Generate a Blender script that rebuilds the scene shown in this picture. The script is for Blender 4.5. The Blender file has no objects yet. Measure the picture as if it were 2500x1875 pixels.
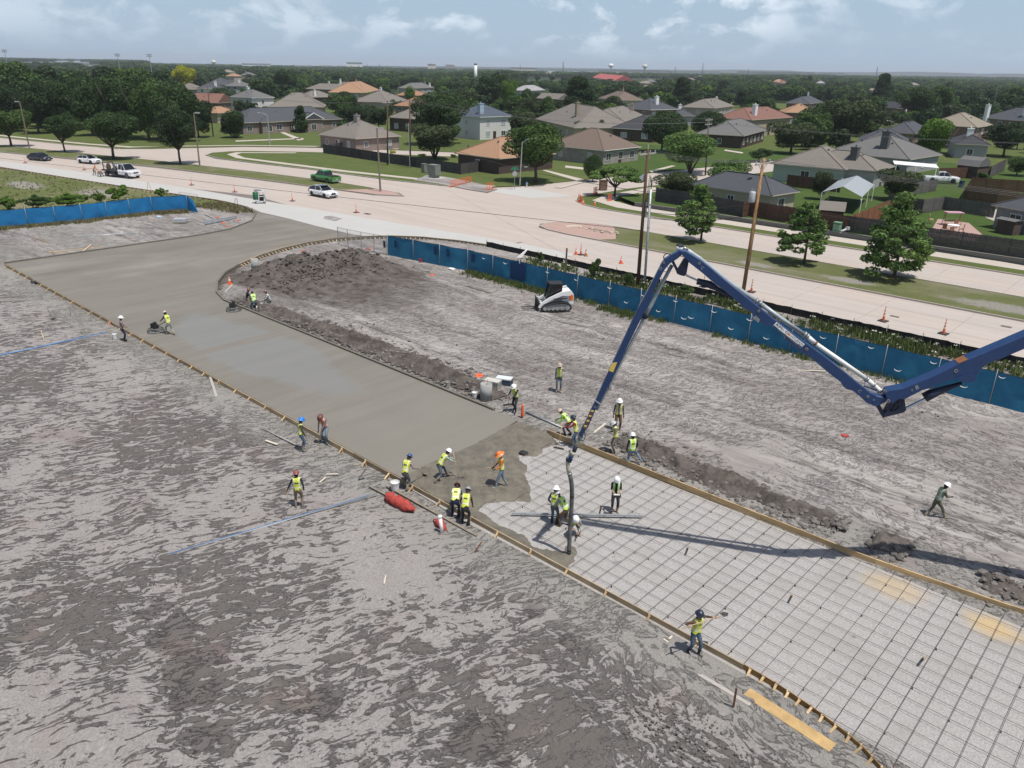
import bpy,bmesh,math,random
import numpy as np
from math import sin,cos,tan,atan,atan2,radians,degrees,pi,sqrt,hypot
from mathutils import Vector,Matrix
random.seed(7)
rng = np.random.default_rng(7)
SC = bpy.context.scene
COL = SC.collection
# ------------------------------------------------------------------ camera
FPX,CH = 1880.0,17.5
SLOPE = 0.0167
ROLL = atan(SLOPE)
PITCH = atan((937.5-165.5)*cos(ROLL)/FPX)
_fw = Vector((0,cos(PITCH),-sin(PITCH)))
_u0 = Vector((0,sin(PITCH),cos(PITCH)))
_r0 = Vector((1,0,0))
_up = _u0*cos(ROLL)-_r0*sin(ROLL)
_rt = _r0*cos(ROLL)+_u0*sin(ROLL)
cam_data = bpy.data.cameras.new('camera')
cam = bpy.data.objects.new('camera',cam_data)
COL.objects.link(cam)
cam_data.sensor_width = 36.0
cam_data.lens = 36.0*FPX/2500.0
cam_data.clip_start = 0.1
cam_data.clip_end = 30000
cam.matrix_world = Matrix(((_rt.x,_up.x,-_fw.x,0),(_rt.y,_up.y,-_fw.y,0),(_rt.z,_up.z,-_fw.z,CH),(0,0,0,1)))
SC.camera = cam
# ------------------------------------------------------------------ light
SUN_EL,SUN_AZ = radians(70),radians(180-46)      # azimuth clockwise from +Y: the sun stands behind the camera, to the right
SUN_DIR = Vector((sin(SUN_AZ)*cos(SUN_EL),cos(SUN_AZ)*cos(SUN_EL),sin(SUN_EL)))
sl = bpy.data.lights.new('sun', 'SUN')
sl.energy = 4.8
sl.angle = radians(0.6)
sl.color = (1.0,0.955,0.89)
so = bpy.data.objects.new('sun',sl)
COL.objects.link(so)
so.rotation_euler = SUN_DIR.to_track_quat('Z', 'Y').to_euler()
so.location = (0,0,60)
world = bpy.data.worlds.new('World')
SC.world = world
world.use_nodes = True
wn,wl = world.node_tree.nodes,world.node_tree.links
wn.clear()
def N(nt,kind,**kw):
 n = nt.nodes.new(kind)
 ins = kw.pop('ins',{})
 for k,v in kw.items():
  setattr(n,k,v)
 for k,v in ins.items():
  n.inputs[k].default_value = v
 return n
WT = world.node_tree
sky = N(WT, 'ShaderNodeTexSky',sky_type='NISHITA',sun_disc=False,sun_elevation=SUN_EL,sun_rotation=SUN_AZ,
  altitude=200.0,air_density=1.0,dust_density=1.6,ozone_density=1.6)
tc = N(WT, 'ShaderNodeTexCoord')
mp = N(WT, 'ShaderNodeMapping',ins={'Scale': (1,1,1.9), 'Location': (0.35,0.1,0.0)})
n1 = N(WT, 'ShaderNodeTexNoise',ins={'Scale': 15.0, 'Detail': 8.0, 'Roughness': 0.58, 'Distortion': 0.25})
n2 = N(WT, 'ShaderNodeTexNoise',ins={'Scale': 3.2, 'Detail': 3.0, 'Roughness': 0.5})
cr = N(WT, 'ShaderNodeValToRGB')
cr.color_ramp.elements[0].position = 0.475
cr.color_ramp.elements[0].color = (0,0,0,1)
cr.color_ramp.elements[1].position = 0.60
cr.color_ramp.elements[1].color = (1,1,1,1)
cr2 = N(WT, 'ShaderNodeValToRGB')
cr2.color_ramp.elements[0].position = 0.38
cr2.color_ramp.elements[1].position = 0.64
sep = N(WT, 'ShaderNodeSeparateXYZ')
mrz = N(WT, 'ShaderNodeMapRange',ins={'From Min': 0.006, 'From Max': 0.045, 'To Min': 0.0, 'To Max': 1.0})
mul = N(WT, 'ShaderNodeMath',operation='MULTIPLY')
mul2 = N(WT, 'ShaderNodeMath',operation='MULTIPLY_ADD',ins={1: 0.70,2: 0.22})
mul3 = N(WT, 'ShaderNodeMath',operation='MULTIPLY')
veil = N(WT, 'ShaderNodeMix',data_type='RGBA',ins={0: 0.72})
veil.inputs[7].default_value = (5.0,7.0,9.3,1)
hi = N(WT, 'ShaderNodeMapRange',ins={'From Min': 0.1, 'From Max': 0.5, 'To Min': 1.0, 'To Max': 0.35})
mul4 = N(WT, 'ShaderNodeMath',operation='MULTIPLY')
mixc = N(WT, 'ShaderNodeMix',data_type='RGBA')
mixc.inputs[7].default_value = (9.2,10.2,11.4,1)
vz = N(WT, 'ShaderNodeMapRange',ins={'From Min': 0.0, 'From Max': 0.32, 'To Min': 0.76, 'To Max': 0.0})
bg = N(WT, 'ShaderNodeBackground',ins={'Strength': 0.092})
wo = N(WT, 'ShaderNodeOutputWorld')
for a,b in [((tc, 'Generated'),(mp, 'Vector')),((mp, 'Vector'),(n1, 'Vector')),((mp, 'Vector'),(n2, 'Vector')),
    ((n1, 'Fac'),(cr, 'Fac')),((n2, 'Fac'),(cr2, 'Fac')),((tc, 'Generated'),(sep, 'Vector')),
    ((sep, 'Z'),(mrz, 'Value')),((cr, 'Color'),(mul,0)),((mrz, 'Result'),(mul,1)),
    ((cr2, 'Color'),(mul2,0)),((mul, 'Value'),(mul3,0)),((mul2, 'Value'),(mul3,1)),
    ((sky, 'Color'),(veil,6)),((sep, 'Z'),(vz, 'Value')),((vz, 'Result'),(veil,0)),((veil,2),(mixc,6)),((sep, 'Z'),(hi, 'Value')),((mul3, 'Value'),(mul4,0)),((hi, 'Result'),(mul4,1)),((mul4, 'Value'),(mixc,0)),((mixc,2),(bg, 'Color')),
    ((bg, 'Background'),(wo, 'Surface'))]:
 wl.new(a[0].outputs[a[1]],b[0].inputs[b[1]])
SC.view_settings.view_transform = 'Standard'
SC.view_settings.look = 'None'
SC.view_settings.gamma = 1
SC.view_settings.exposure = 0.0
SC.view_settings.use_curve_mapping = False
SC.cycles.max_bounces = 6
SC.cycles.diffuse_bounces = 3
SC.cycles.transparent_max_bounces = 12
SC.cycles.volume_bounces = 0
SC.cycles.caustics_reflective = False
SC.cycles.caustics_refractive = False
# ------------------------------------------------------------------ placing: photograph pixel + height -> point in the world (metres)
def ray(px,py):
 return _rt*((px-1250)/FPX)-_up*((py-937.5)/FPX)+_fw
def G(px,py,z=0.0):
 d = ray(px,py)
 t = (z-CH)/d.z
 return Vector((d.x*t,d.y*t,z))
def PX(p):
 q = Vector(p)-Vector((0,0,CH))
 zz = q.dot(_fw)
 return 1250+FPX*q.dot(_rt)/zz,937.5-FPX*q.dot(_up)/zz
def hgt(px,py,ty):
 b = G(px,py)
 lo,hi = 0.0,70.0
 for _ in range(40):
  m = (lo+hi)/2
  if PX(b+Vector((0,0,m)))[1] > ty:
   lo = m
  else:
   hi = m
 return m
def mpp(px,py):
 """pixels of the photograph per metre across, at this ground point"""
 p = G(px,py)
 return abs(PX(p+Vector((1,0,0)))[0]-PX(p)[0])
AZ = radians(132.7)                                   # the way the road and the new slab run, clockwise from +Y
DU = Vector((sin(AZ),cos(AZ),0))                    # along the road, towards the camera's right
DV = Vector((-cos(AZ),sin(AZ),0))                   # across it, away from the camera
def yaw_of(v):
 return atan2(v.y,v.x)
# ------------------------------------------------------------------ objects
def tag(o,label=None,cat=None,group=None,kind=None):
 if label: o['label'] = label
 if cat: o['category'] = cat
 if group: o['group'] = group
 if kind: o['kind'] = kind
 return o
def empty(name,loc=(0,0,0),rz=0.0,label=None,cat=None,group=None,scale=1.0):
 o = bpy.data.objects.new(name,None)
 o.empty_display_size = 0.2
 COL.objects.link(o)
 o.location = loc
 o.rotation_euler = (0,0,rz)
 o.scale = (scale,)*3
 return tag(o,label,cat,group)
def copy_tree(o,parent=None):
 c = o.copy()
 COL.objects.link(c)
 if parent is not None:
  c.parent = parent
 for ch in list(KIDS.get(o.name,[])):
  KIDS.setdefault(c.name,[]).append(copy_tree(ch,c))
 return c
KIDS = {}
def link_mesh(name,me,parent=None,mats=None):
 o = bpy.data.objects.new(name,me)
 COL.objects.link(o)
 if parent is not None:
  o.parent = parent
  KIDS.setdefault(parent.name,[]).append(o)
 return o
class MB:
 """collects shapes into one mesh"""
 def __init__(s):
  s.v,s.f,s.m = [],[],[]
  s.mi = 0
 def add(s,vs,fs,mi=None):
  b = len(s.v)
  s.v += [tuple(v) for v in vs]
  for f in fs:
   s.f.append([i+b for i in f])
   s.m.append(s.mi if mi is None else mi)
  return s
 def box(s,c,size,rz=0.0,mi=None,M=None):
  hx,hy,hz = size[0]/2,size[1]/2,size[2]/2
  R = M if M is not None else Matrix.Rotation(rz,3, 'Z')
  c = Vector(c)
  vs = [c+R @ Vector((x,y,z)) for x in (-hx,hx) for y in (-hy,hy) for z in (-hz,hz)]
  return s.add(vs,[(0,1,3,2),(4,6,7,5),(0,4,5,1),(2,3,7,6),(0,2,6,4),(1,5,7,3)],mi)
 def beam(s,a,b,w,h,mi=None,up=(0,0,1)):
  """box from a to b, w wide, h high"""
  a,b = Vector(a),Vector(b)
  d = (b-a)
  L = d.length
  if L < 1e-6: return s
  d /= L
  u = Vector(up)
  if abs(d.dot(u)) > .98: u = Vector((1,0,0))
  r = d.cross(u).normalized()
  u = r.cross(d)
  M = Matrix((d,r,u)).transposed()
  return s.box((a+b)/2,(L,w,h),mi=mi,M=M)
 def tube(s,pts,r,n=8,mi=None,cap=True):
  pts = [Vector(p) for p in pts]
  rs = r if isinstance(r,(list,tuple)) else [r]*len(pts)
  rings,prev = [],None
  for i,p in enumerate(pts):
   d = (pts[min(i+1,len(pts)-1)]-pts[max(i-1,0)])
   d = d.normalized() if d.length > 1e-9 else Vector((0,0,1))
   if prev is None:
    prev = Vector((1,0,0)) if abs(d.x) < .9 else Vector((0,1,0))
   a = (prev-d*prev.dot(d)).normalized()
   prev = a
   b = d.cross(a)
   rings.append([p+(a*cos(2*pi*k/n)+b*sin(2*pi*k/n))*rs[i] for k in range(n)])
  vs = [v for g in rings for v in g]
  fs = [(i*n+k,i*n+(k+1) % n,(i+1)*n+(k+1) % n,(i+1)*n+k) for i in range(len(pts)-1) for k in range(n)]
  if cap:
   fs += [tuple(range(n-1,-1,-1)),tuple(range((len(pts)-1)*n,len(pts)*n))]
  return s.add(vs,fs,mi)
 def lathe(s,prof,n=12,c=(0,0,0),mi=None,M=None,sx=1.0,sy=1.0,cap=True):
  R = M if M is not None else Matrix.Identity(3)
  c = Vector(c)
  vs = [c+R @ Vector((r*cos(2*pi*k/n)*sx,r*sin(2*pi*k/n)*sy,z)) for r,z in prof for k in range(n)]
  m = len(prof)
  fs = [(i*n+k,i*n+(k+1) % n,(i+1)*n+(k+1) % n,(i+1)*n+k) for i in range(m-1) for k in range(n)]
  if cap:
   fs += [tuple(range(n-1,-1,-1)),tuple(range((m-1)*n,m*n))]
  return s.add(vs,fs,mi)
 def loft(s,rings,mi=None,cap=True,closed=True,mis=None):
  n = len(rings[0])
  vs = [v for g in rings for v in g]
  b = len(s.v)
  s.v += [tuple(v) for v in vs]
  for i in range(len(rings)-1):
   for k in range(n if closed else n-1):
    s.f.append([b+i*n+k,b+i*n+(k+1) % n,b+(i+1)*n+(k+1) % n,b+(i+1)*n+k])
    s.m.append(mis(i,k) if mis else (s.mi if mi is None else mi))
  if cap:
   s.f.append([b+k for k in range(n-1,-1,-1)])
   s.m.append(mis(-1,0) if mis else (s.mi if mi is None else mi))
   s.f.append([b+(len(rings)-1)*n+k for k in range(n)])
   s.m.append(mis(-2,0) if mis else (s.mi if mi is None else mi))
  return s
 def prism(s,pts,off,mi=None):
  """closed outline (3D points) extruded by the vector off"""
  n = len(pts)
  pts = [Vector(p) for p in pts]
  off = Vector(off)
  vs = pts + [p+off for p in pts]
  tri = _tess(pts)
  fs = [tuple(t) for t in tri] + [tuple(i+n for i in reversed(t)) for t in tri]
  fs += [(i,(i+1) % n,(i+1) % n+n,i+n) for i in range(n)]
  return s.add(vs,fs,mi)
 def sheet(s,pts,mi=None):
  pts = [Vector(p) for p in pts]
  return s.add(pts,[tuple(t) for t in _tess(pts)],mi)
 def mesh(s,name,mats,smooth=False):
  me = bpy.data.meshes.new(name)
  me.from_pydata(s.v,[],s.f)
  mats = mats if isinstance(mats,(list,tuple)) else [mats]
  for m in mats:
   me.materials.append(m)
  if len(mats) > 1:
   me.polygons.foreach_set('material_index',s.m)
  if smooth:
   me.polygons.foreach_set('use_smooth',[True]*len(me.polygons))
  me.update()
  return me
 def build(s,name,mats,parent=None,smooth=False,fix=True):
  me = s.mesh(name,mats,smooth)
  if fix:
   bm = bmesh.new()
   bm.from_mesh(me)
   bmesh.ops.recalc_face_normals(bm,faces=bm.faces)
   bm.to_mesh(me)
   bm.free()
  return link_mesh(name,me,parent)
def _tess(pts):
 from mathutils.geometry import tessellate_polygon
 t = tessellate_polygon([pts])
 return t
def part(name,mb,mats,parent,smooth=False):
 return mb.build(name,mats,parent,smooth)
def _mk(meth,smooth):
 def f(name,m,root,*a,**k):
  mb = MB(); getattr(mb,meth)(*a,**k)
  return part(name,mb,m,root,smooth)
 return f
p_b,p_t,p_m,p_l,p_p = (_mk(q,False) for q in ('box', 'tube', 'beam', 'lathe', 'prism'))
p_bS,p_tS,p_mS,p_lS,p_pS = (_mk(q,True) for q in ('box', 'tube', 'beam', 'lathe', 'prism'))
def smooth_angle(o,deg=40):
 me = o.data
 me.polygons.foreach_set('use_smooth',[True]*len(me.polygons))
 bm = bmesh.new(); bm.from_mesh(me)
 lim = radians(deg)
 for e in bm.edges:
  if len(e.link_faces) == 2 and e.calc_face_angle(0) > lim:
   e.smooth = False
 bm.to_mesh(me); bm.free()
 return o
# ------------------------------------------------------------------ numpy value noise
_perm = rng.random((256,256))
def vnoise(x,y):
 xi,yi = np.floor(x).astype(int),np.floor(y).astype(int)
 fx,fy = x-xi,y-yi
 fx,fy = fx*fx*(3-2*fx),fy*fy*(3-2*fy)
 a = _perm[xi % 256,yi % 256]; b = _perm[(xi+1) % 256,yi % 256]
 c = _perm[xi % 256,(yi+1) % 256]; d = _perm[(xi+1) % 256,(yi+1) % 256]
 return (a*(1-fx)+b*fx)*(1-fy)+(c*(1-fx)+d*fx)*fy
def fbm(x,y,o=4,g=.5):
 s,a,t = 0,1,0
 for i in range(o):
  s = s+a*vnoise(x*2**i+17.3*i,y*2**i+9.1*i)
  t += a
  a *= g
 return s/t
# ------------------------------------------------------------------ materials
MATS = {}
def srgb(*c):
 return tuple(((x/255)/12.92 if x/255 <= .04045 else ((x/255 + .055)/1.055)**2.4) for x in c)
def mat(name,c,c2=None,scale=4.0,rough=.75,metal=0.0,bump=0.0,bscale=None,spec=.4,stretch=(1,1,1),detail=5.0,
  lo=.35,hi=.65,coat=0.0,island=0.0,transl=0.0,rot=(0,0,0),objrand=0.0,alpha=None):
 """Principled material whose colour wanders between c and c2 with a noise, with an optional bump"""
 if name in MATS: return MATS[name]
 m = bpy.data.materials.new(name)
 m.use_nodes = True
 nt = m.node_tree
 L = nt.links
 bs = nt.nodes['Principled BSDF']
 if c2 is None: c2 = tuple(x * .82 for x in c)
 tcn = N(nt, 'ShaderNodeTexCoord')
 mpn = N(nt, 'ShaderNodeMapping',ins={'Scale': stretch, 'Rotation': rot})
 L.new(tcn.outputs['Object'],mpn.inputs['Vector'])
 nz = N(nt, 'ShaderNodeTexNoise',ins={'Scale': scale, 'Detail': detail, 'Roughness': .6})
 L.new(mpn.outputs['Vector'],nz.inputs['Vector'])
 rp = N(nt, 'ShaderNodeValToRGB')
 rp.color_ramp.elements[0].position = lo
 rp.color_ramp.elements[0].color = (*c,1)
 rp.color_ramp.elements[1].position = hi
 rp.color_ramp.elements[1].color = (*c2,1)
 L.new(nz.outputs['Fac'],rp.inputs['Fac'])
 out = rp.outputs['Color']
 if island or objrand:
  hs = N(nt, 'ShaderNodeHueSaturation')
  if island:
   gi = N(nt, 'ShaderNodeNewGeometry')
   src = gi.outputs['Random Per Island']
   amt = island
  else:
   gi = N(nt, 'ShaderNodeObjectInfo')
   src = gi.outputs['Random']
   amt = objrand
  mr = N(nt, 'ShaderNodeMapRange',ins={'To Min': 1-amt, 'To Max': 1+amt})
  L.new(src,mr.inputs['Value'])
  L.new(mr.outputs['Result'],hs.inputs['Value'])
  L.new(out,hs.inputs['Color'])
  out = hs.outputs['Color']
 L.new(out,bs.inputs['Base Color'])
 bs.inputs['Roughness'].default_value = rough
 bs.inputs['Metallic'].default_value = metal
 bs.inputs['Specular IOR Level'].default_value = spec
 if coat: bs.inputs['Coat Weight'].default_value = coat
 if alpha is not None: bs.inputs['Alpha'].default_value = alpha
 if bump:
  nb = N(nt, 'ShaderNodeTexNoise',ins={'Scale': bscale or scale*3, 'Detail': 6.0, 'Roughness': .65})
  L.new(mpn.outputs['Vector'],nb.inputs['Vector'])
  bp = N(nt, 'ShaderNodeBump',ins={'Strength': 1.0, 'Distance': bump})
  L.new(nb.outputs['Fac'],bp.inputs['Height'])
  L.new(bp.outputs['Normal'],bs.inputs['Normal'])
 if transl:
  tr = N(nt, 'ShaderNodeBsdfTranslucent')
  L.new(out,tr.inputs['Color'])
  ms = N(nt, 'ShaderNodeMixShader',ins={0: transl})
  L.new(bs.outputs[0],ms.inputs[1]); L.new(tr.outputs[0],ms.inputs[2])
  L.new(ms.outputs[0],nt.nodes['Material Output'].inputs['Surface'])
 MATS[name] = m
 return m
class NG:
 """small helper for hand-wired materials"""
 def __init__(s,name,rough=.9,spec=.3):
  s.m = bpy.data.materials.new(name); s.m.use_nodes = True
  s.nt = s.m.node_tree; s.bs = s.nt.nodes['Principled BSDF']
  s.bs.inputs['Roughness'].default_value = rough
  s.bs.inputs['Specular IOR Level'].default_value = spec
  s.co = N(s.nt, 'ShaderNodeTexCoord').outputs['Object']
 def L(s,a,b): s.nt.links.new(a,b)
 def map(s,scale=(1,1,1),rz=0.0,src=None,loc=(0,0,0)):
  n = N(s.nt, 'ShaderNodeMapping',ins={'Scale': scale, 'Rotation': (0,0,0), 'Location': loc})
  v = src or s.co
  if rz:
   r = N(s.nt, 'ShaderNodeMapping',ins={'Rotation': (0,0,rz)})
   s.L(v,r.inputs['Vector']); v = r.outputs['Vector']
  s.L(v,n.inputs['Vector'])
  return n.outputs['Vector']
 def noise(s,vec,scale,detail=5.,rough=.6,dist=0.):
  n = N(s.nt, 'ShaderNodeTexNoise',ins={'Scale': scale, 'Detail': detail, 'Roughness': rough, 'Distortion': dist})
  s.L(vec,n.inputs['Vector'])
  return n.outputs['Fac']
 def ramp(s,fac,stops,interp='LINEAR'):
  n = N(s.nt, 'ShaderNodeValToRGB')
  cr = n.color_ramp
  cr.interpolation = interp
  while len(cr.elements) < len(stops): cr.elements.new(.5)
  for e,(p,c) in zip(cr.elements,stops):
   e.position = p
   e.color = (*c,1) if isinstance(c,tuple) else (c,c,c,1)
  s.L(fac,n.inputs['Fac'])
  return n.outputs['Color']
 def mix(s,f,a,b,mode='MIX'):
  n = N(s.nt, 'ShaderNodeMix',data_type='RGBA',blend_type=mode)
  for i,v in ((0,f),(6,a),(7,b)):
   if isinstance(v,(int,float)): n.inputs[i].default_value = v if i == 0 else (v,v,v,1)
   elif isinstance(v,tuple): n.inputs[i].default_value = (*v,1)
   else: s.L(v,n.inputs[i])
  return n.outputs[2]
 def math(s,op,a,b=0.0,c=0.0):
  n = N(s.nt, 'ShaderNodeMath',operation=op)
  for i,v in ((0,a),(1,b),(2,c)):
   if isinstance(v,(int,float)): n.inputs[i].default_value = v
   else: s.L(v,n.inputs[i])
  return n.outputs[0]
 def attr(s,name):
  return N(s.nt, 'ShaderNodeAttribute',attribute_name=name).outputs['Fac']
 def sep(s,v=None):
  n = N(s.nt, 'ShaderNodeSeparateXYZ'); s.L(v or s.co,n.inputs[0]); return n.outputs
 def bump(s,h,dist,strength=1.0):
  n = N(s.nt, 'ShaderNodeBump',ins={'Strength': strength, 'Distance': dist})
  s.L(h,n.inputs['Height']); s.L(n.outputs[0],s.bs.inputs['Normal'])
 def color(s,c): s.L(c,s.bs.inputs['Base Color'])
def W(u,v,z=0.0):
 return DU*u+DV*v+Vector((0,0,z))
def UV(p):
 p = Vector((p[0],p[1],0))
 return p.dot(DU),p.dot(DV)
RZ = -atan2(DU.y,DU.x)                                # turns world x,y into u,v inside a material
YAW = atan2(DU.y,DU.x)
RU = Matrix.Rotation(YAW,3, 'Z')
# ------------------------------------------------------------------ ground materials
RUTS = [(-62,39.5,-38,39.6,.55),(-47,36.2,-20,35.9,.45),(-34,33.6,4,34.4,.55),(-30,36.8,6,37.6,.40),(-58,44.6,-40,43.0,.5),(-40,44.8,-20,44.0,.5),(-24,42.0,4,41.4,.5),(-101,31,-84,40,.7),(-100,24,-84,27,.6)]
def dirt_material():
 g = NG('site_dirt',.95,.15)
 uv = g.map(rz=RZ)
 s = g.sep(uv)
 warp = N(g.nt, 'ShaderNodeTexNoise',ins={'Scale': .35, 'Detail': 3.0})
 g.L(uv,warp.inputs['Vector'])
 wv = N(g.nt, 'ShaderNodeVectorMath',operation='MULTIPLY_ADD')
 g.L(warp.outputs['Color'],wv.inputs[0]); wv.inputs[1].default_value = (1.6,1.6,0)
 g.L(uv,wv.inputs[2])
 w = wv.outputs[0]
 a = g.noise(g.map((.8,2.1,1),rz=radians(-66),src=w),1.9,8,.66,.9)
 b = g.noise(g.map((.8,1.7,1),rz=radians(8),src=w),1.55,8,.66,1.1)
 sel = g.ramp(g.math('ADD',g.math('MULTIPLY',s[0],.035),g.math('MULTIPLY',g.noise(uv,.12,2),1.2)),[(.0,0.),(.42,1.)])
 sel.node.color_ramp.elements[0].position = .0
 pat = g.mix(sel,a,b)
 big = g.math('ADD',g.math('MULTIPLY',g.noise(uv,.11,4,.6),.7),g.math('MULTIPLY',g.noise(uv,.45,3,.6),.3))
 pat = g.math('ADD',g.math('MULTIPLY',pat,.86),g.math('MULTIPLY',g.noise(w,6.5,5,.65),.14))
 pat2 = g.math('ADD',pat,g.math('MULTIPLY',g.math('SUBTRACT',big,.5),.62))
 crust = g.ramp(pat2,[(.448,0.),(.50,1.)])
 crust2 = g.ramp(pat2,[(.40,0.),(.56,1.)])
 fine = g.noise(w,14,6,.7)
 lightc = g.mix(g.ramp(fine,[(.3,0.),(.7,1.)]),(.205,.187,.176),(.368,.342,.325))
 darkc = g.mix(g.ramp(fine,[(.3,0.),(.7,1.)]),(.108,.096,.087),(.150,.135,.124))
 darkc = g.mix(crust2,darkc,(.150,.137,.131))
 near = g.mix(crust,darkc,lightc)
 for (px_,py_,rr) in ((430,1540,.95),(455,1620,.95),(480,1690,.80),(365,1485,.65),(770,1715,.75),(1170,1790,.95),(500,1790,.7),(1400,1560,.5),(1310,1480,.5),(990,1680,.45)):
  pu,pv = UV(G(px_,py_))
  q = g.math('SQRT',g.math('ADD',g.math('POWER',g.math('ABSOLUTE',g.math('SUBTRACT',s[0],pu)),2.0),g.math('POWER',g.math('ABSOLUTE',g.math('SUBTRACT',s[1],pv)),2.0)))
  q = g.math('ADD',g.math('DIVIDE',q,rr*3.8),g.math('MULTIPLY',g.noise(g.map((1,1,1),src=uv,loc=(px_ * .01,0,0)),1.3,7,.62),.75))
  near = g.mix(g.ramp(q,[(.60,.92),(.635,0.)]),near,(.125,.112,.104))
 rust = g.ramp(g.noise(uv,.5,4,.6),[(.60,0.),(.74,.45)])
 near = g.mix(rust,near,(.27,.215,.185))
 st = g.noise(g.map((.10,1.1,1),src=w),1.3,8,.66,.25)
 st2 = g.noise(g.map((.5,4.5,1),src=w),1.0,6,.7)
 stm = g.math('ADD',g.math('MULTIPLY',st,.62),g.math('MULTIPLY',st2,.38))
 field = g.ramp(stm,[(.36,(.080,.071,.066)),(.43,(.200,.181,.170)),(.52,(.325,.300,.284)),(.66,(.44,.41,.385))])
 for (ua,va,ub,vb,wd) in RUTS:
  sl_ = (vb-va)/(ub-ua)
  ln_ = g.math('SUBTRACT',g.math('SUBTRACT',s[1],g.math('MULTIPLY',s[0],sl_)),va-sl_*ua)
  ln_ = g.math('ABSOLUTE',g.math('ADD',ln_,g.math('MULTIPLY',g.math('SUBTRACT',g.noise(g.map((.35,.35,1),src=uv),.8,3),.5),.9)))
  mk = g.math('MULTIPLY',g.ramp(g.math('DIVIDE',ln_,wd*2),[(.25,1.),(.6,0.)]),g.math('MULTIPLY',g.math('GREATER_THAN',s[0],ua),g.math('LESS_THAN',s[0],ub)))
  mk = g.math('MULTIPLY',mk,g.ramp(g.noise(g.map((.7,2.4,1),src=uv),1.6,6,.7),[(.42,0.),(.56,.85)]))
  field = g.mix(mk,field,(.072,.062,.056))
 blot = g.noise(g.map((.3,1,1),src=w),.16,4,.55)
 field = g.mix(g.ramp(blot,[(.40,0.),(.60,.75)]),field,(.215,.192,.180))
 blot2 = g.noise(g.map((.25,1,1),src=w,loc=(7,3,0)),.22,4,.55)
 field = g.mix(g.ramp(blot2,[(.52,0.),(.66,.6)]),field,(.42,.39,.365))
 field = g.mix(g.ramp(fine,[(.35,0.),(.75,.28)]),field,(.40,.38,.36))
 side = g.ramp(g.math('ADD',s[1],g.math('MULTIPLY',big,1.0)),[(.0,0.),(1.,1.)])
 n = g.math('DIVIDE',g.math('SUBTRACT',g.math('ADD',s[1],g.math('MULTIPLY',big,2.0)),27.5),1.0)
 n.node.use_clamp = True
 n2 = g.math('DIVIDE',g.math('SUBTRACT',-81.0,s[0]),1.5)
 n2.node.use_clamp = True
 sd = g.math('MAXIMUM',n,n2)
 e1 = g.math('ABSOLUTE',g.math('SUBTRACT',s[1],19.3))
 e2 = g.math('ABSOLUTE',g.math('SUBTRACT',s[1],28.2))
 e = g.math('MINIMUM',e1,e2)
 em = g.math('SUBTRACT',g.math('ADD',1.6,g.math('MULTIPLY',g.noise(uv,.8,4),2.4)),e)
 em.node.use_clamp = True
 grav = g.ramp(g.noise(uv,22,5,.75),[(.3,(.15,.14,.128)),(.52,(.27,.255,.235)),(.72,(.40,.38,.35))])
 gf = g.math('MULTIPLY',em,.85)
 c = g.mix(gf,g.mix(sd,near,field),grav)
 q = g.math('SQRT',g.math('ADD',g.math('POWER',g.math('ABSOLUTE',g.math('MULTIPLY',g.math('ADD',s[0],56.5),.75)),2.0),g.math('POWER',g.math('ABSOLUTE',g.math('SUBTRACT',s[1],38.0)),2.0)))
 q = g.math('ADD',g.math('DIVIDE',q,16.0),g.math('MULTIPLY',g.noise(g.map((.5,1.2,1),src=uv),.5,6,.65),.6))
 c = g.mix(g.ramp(q,[(.66,.8),(.86,0.)]),c,(.125,.109,.100))
 cl = g.ramp(g.noise(g.map((.5,1,1),src=uv),.42,4,.6),[(.60,0.),(.70,.5)])
 c = g.mix(cl,c,(.19,.15,.145))
 g.color(c)
 hgt_ = g.math('ADD',g.math('MULTIPLY',crust,.9),g.math('ADD',g.math('MULTIPLY',fine,.55),g.math('MULTIPLY',g.noise(uv,45,4,.7),.25)))
 hgt_ = g.math('ADD',hgt_,g.math('MULTIPLY',st2,1.2))
 g.bump(hgt_,.065)
 return g.m
def grass_material(name,c1,c2,dry=(.23,.20,.11),dryamt=.4,sc=1.0,bare=()):
 g = NG(name,.95,.1)
 uv = g.map(rz=RZ)
 a = g.noise(uv,.35*sc,5,.6)
 b = g.noise(uv,9*sc,4,.7)
 d = g.noise(g.map((.5,1,1),src=uv),.16*sc,5,.65)
 c = g.mix(g.ramp(a,[(.3,0.),(.7,1.)]),c1,c2)
 c = g.mix(g.ramp(d,[(.5,0.),(.68,dryamt)]),c,dry)
 c = g.mix(g.ramp(b,[(.3,.55),(.65,0.)]),c,tuple(x * .45 for x in c1))
 for (pu,pv,ru,rv) in bare:
  s = g.sep(uv)
  q = g.math('SQRT',g.math('ADD',g.math('POWER',g.math('ABSOLUTE',g.math('DIVIDE',g.math('SUBTRACT',s[0],pu),ru)),2.0),g.math('POWER',g.math('ABSOLUTE',g.math('DIVIDE',g.math('SUBTRACT',s[1],pv),rv)),2.0)))
  q = g.math('ADD',g.math('MULTIPLY',q,.5),g.math('MULTIPLY',g.noise(uv,1.3,6,.7),.7))
  c = g.mix(g.ramp(q,[(.62,.9),(.82,0.)]),c,g.mix(g.ramp(b,[(.4,0.),(.7,1.)]),(.20,.185,.165),(.34,.32,.29)))
 g.color(c)
 g.bump(b,.08)
 return g.m
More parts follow.
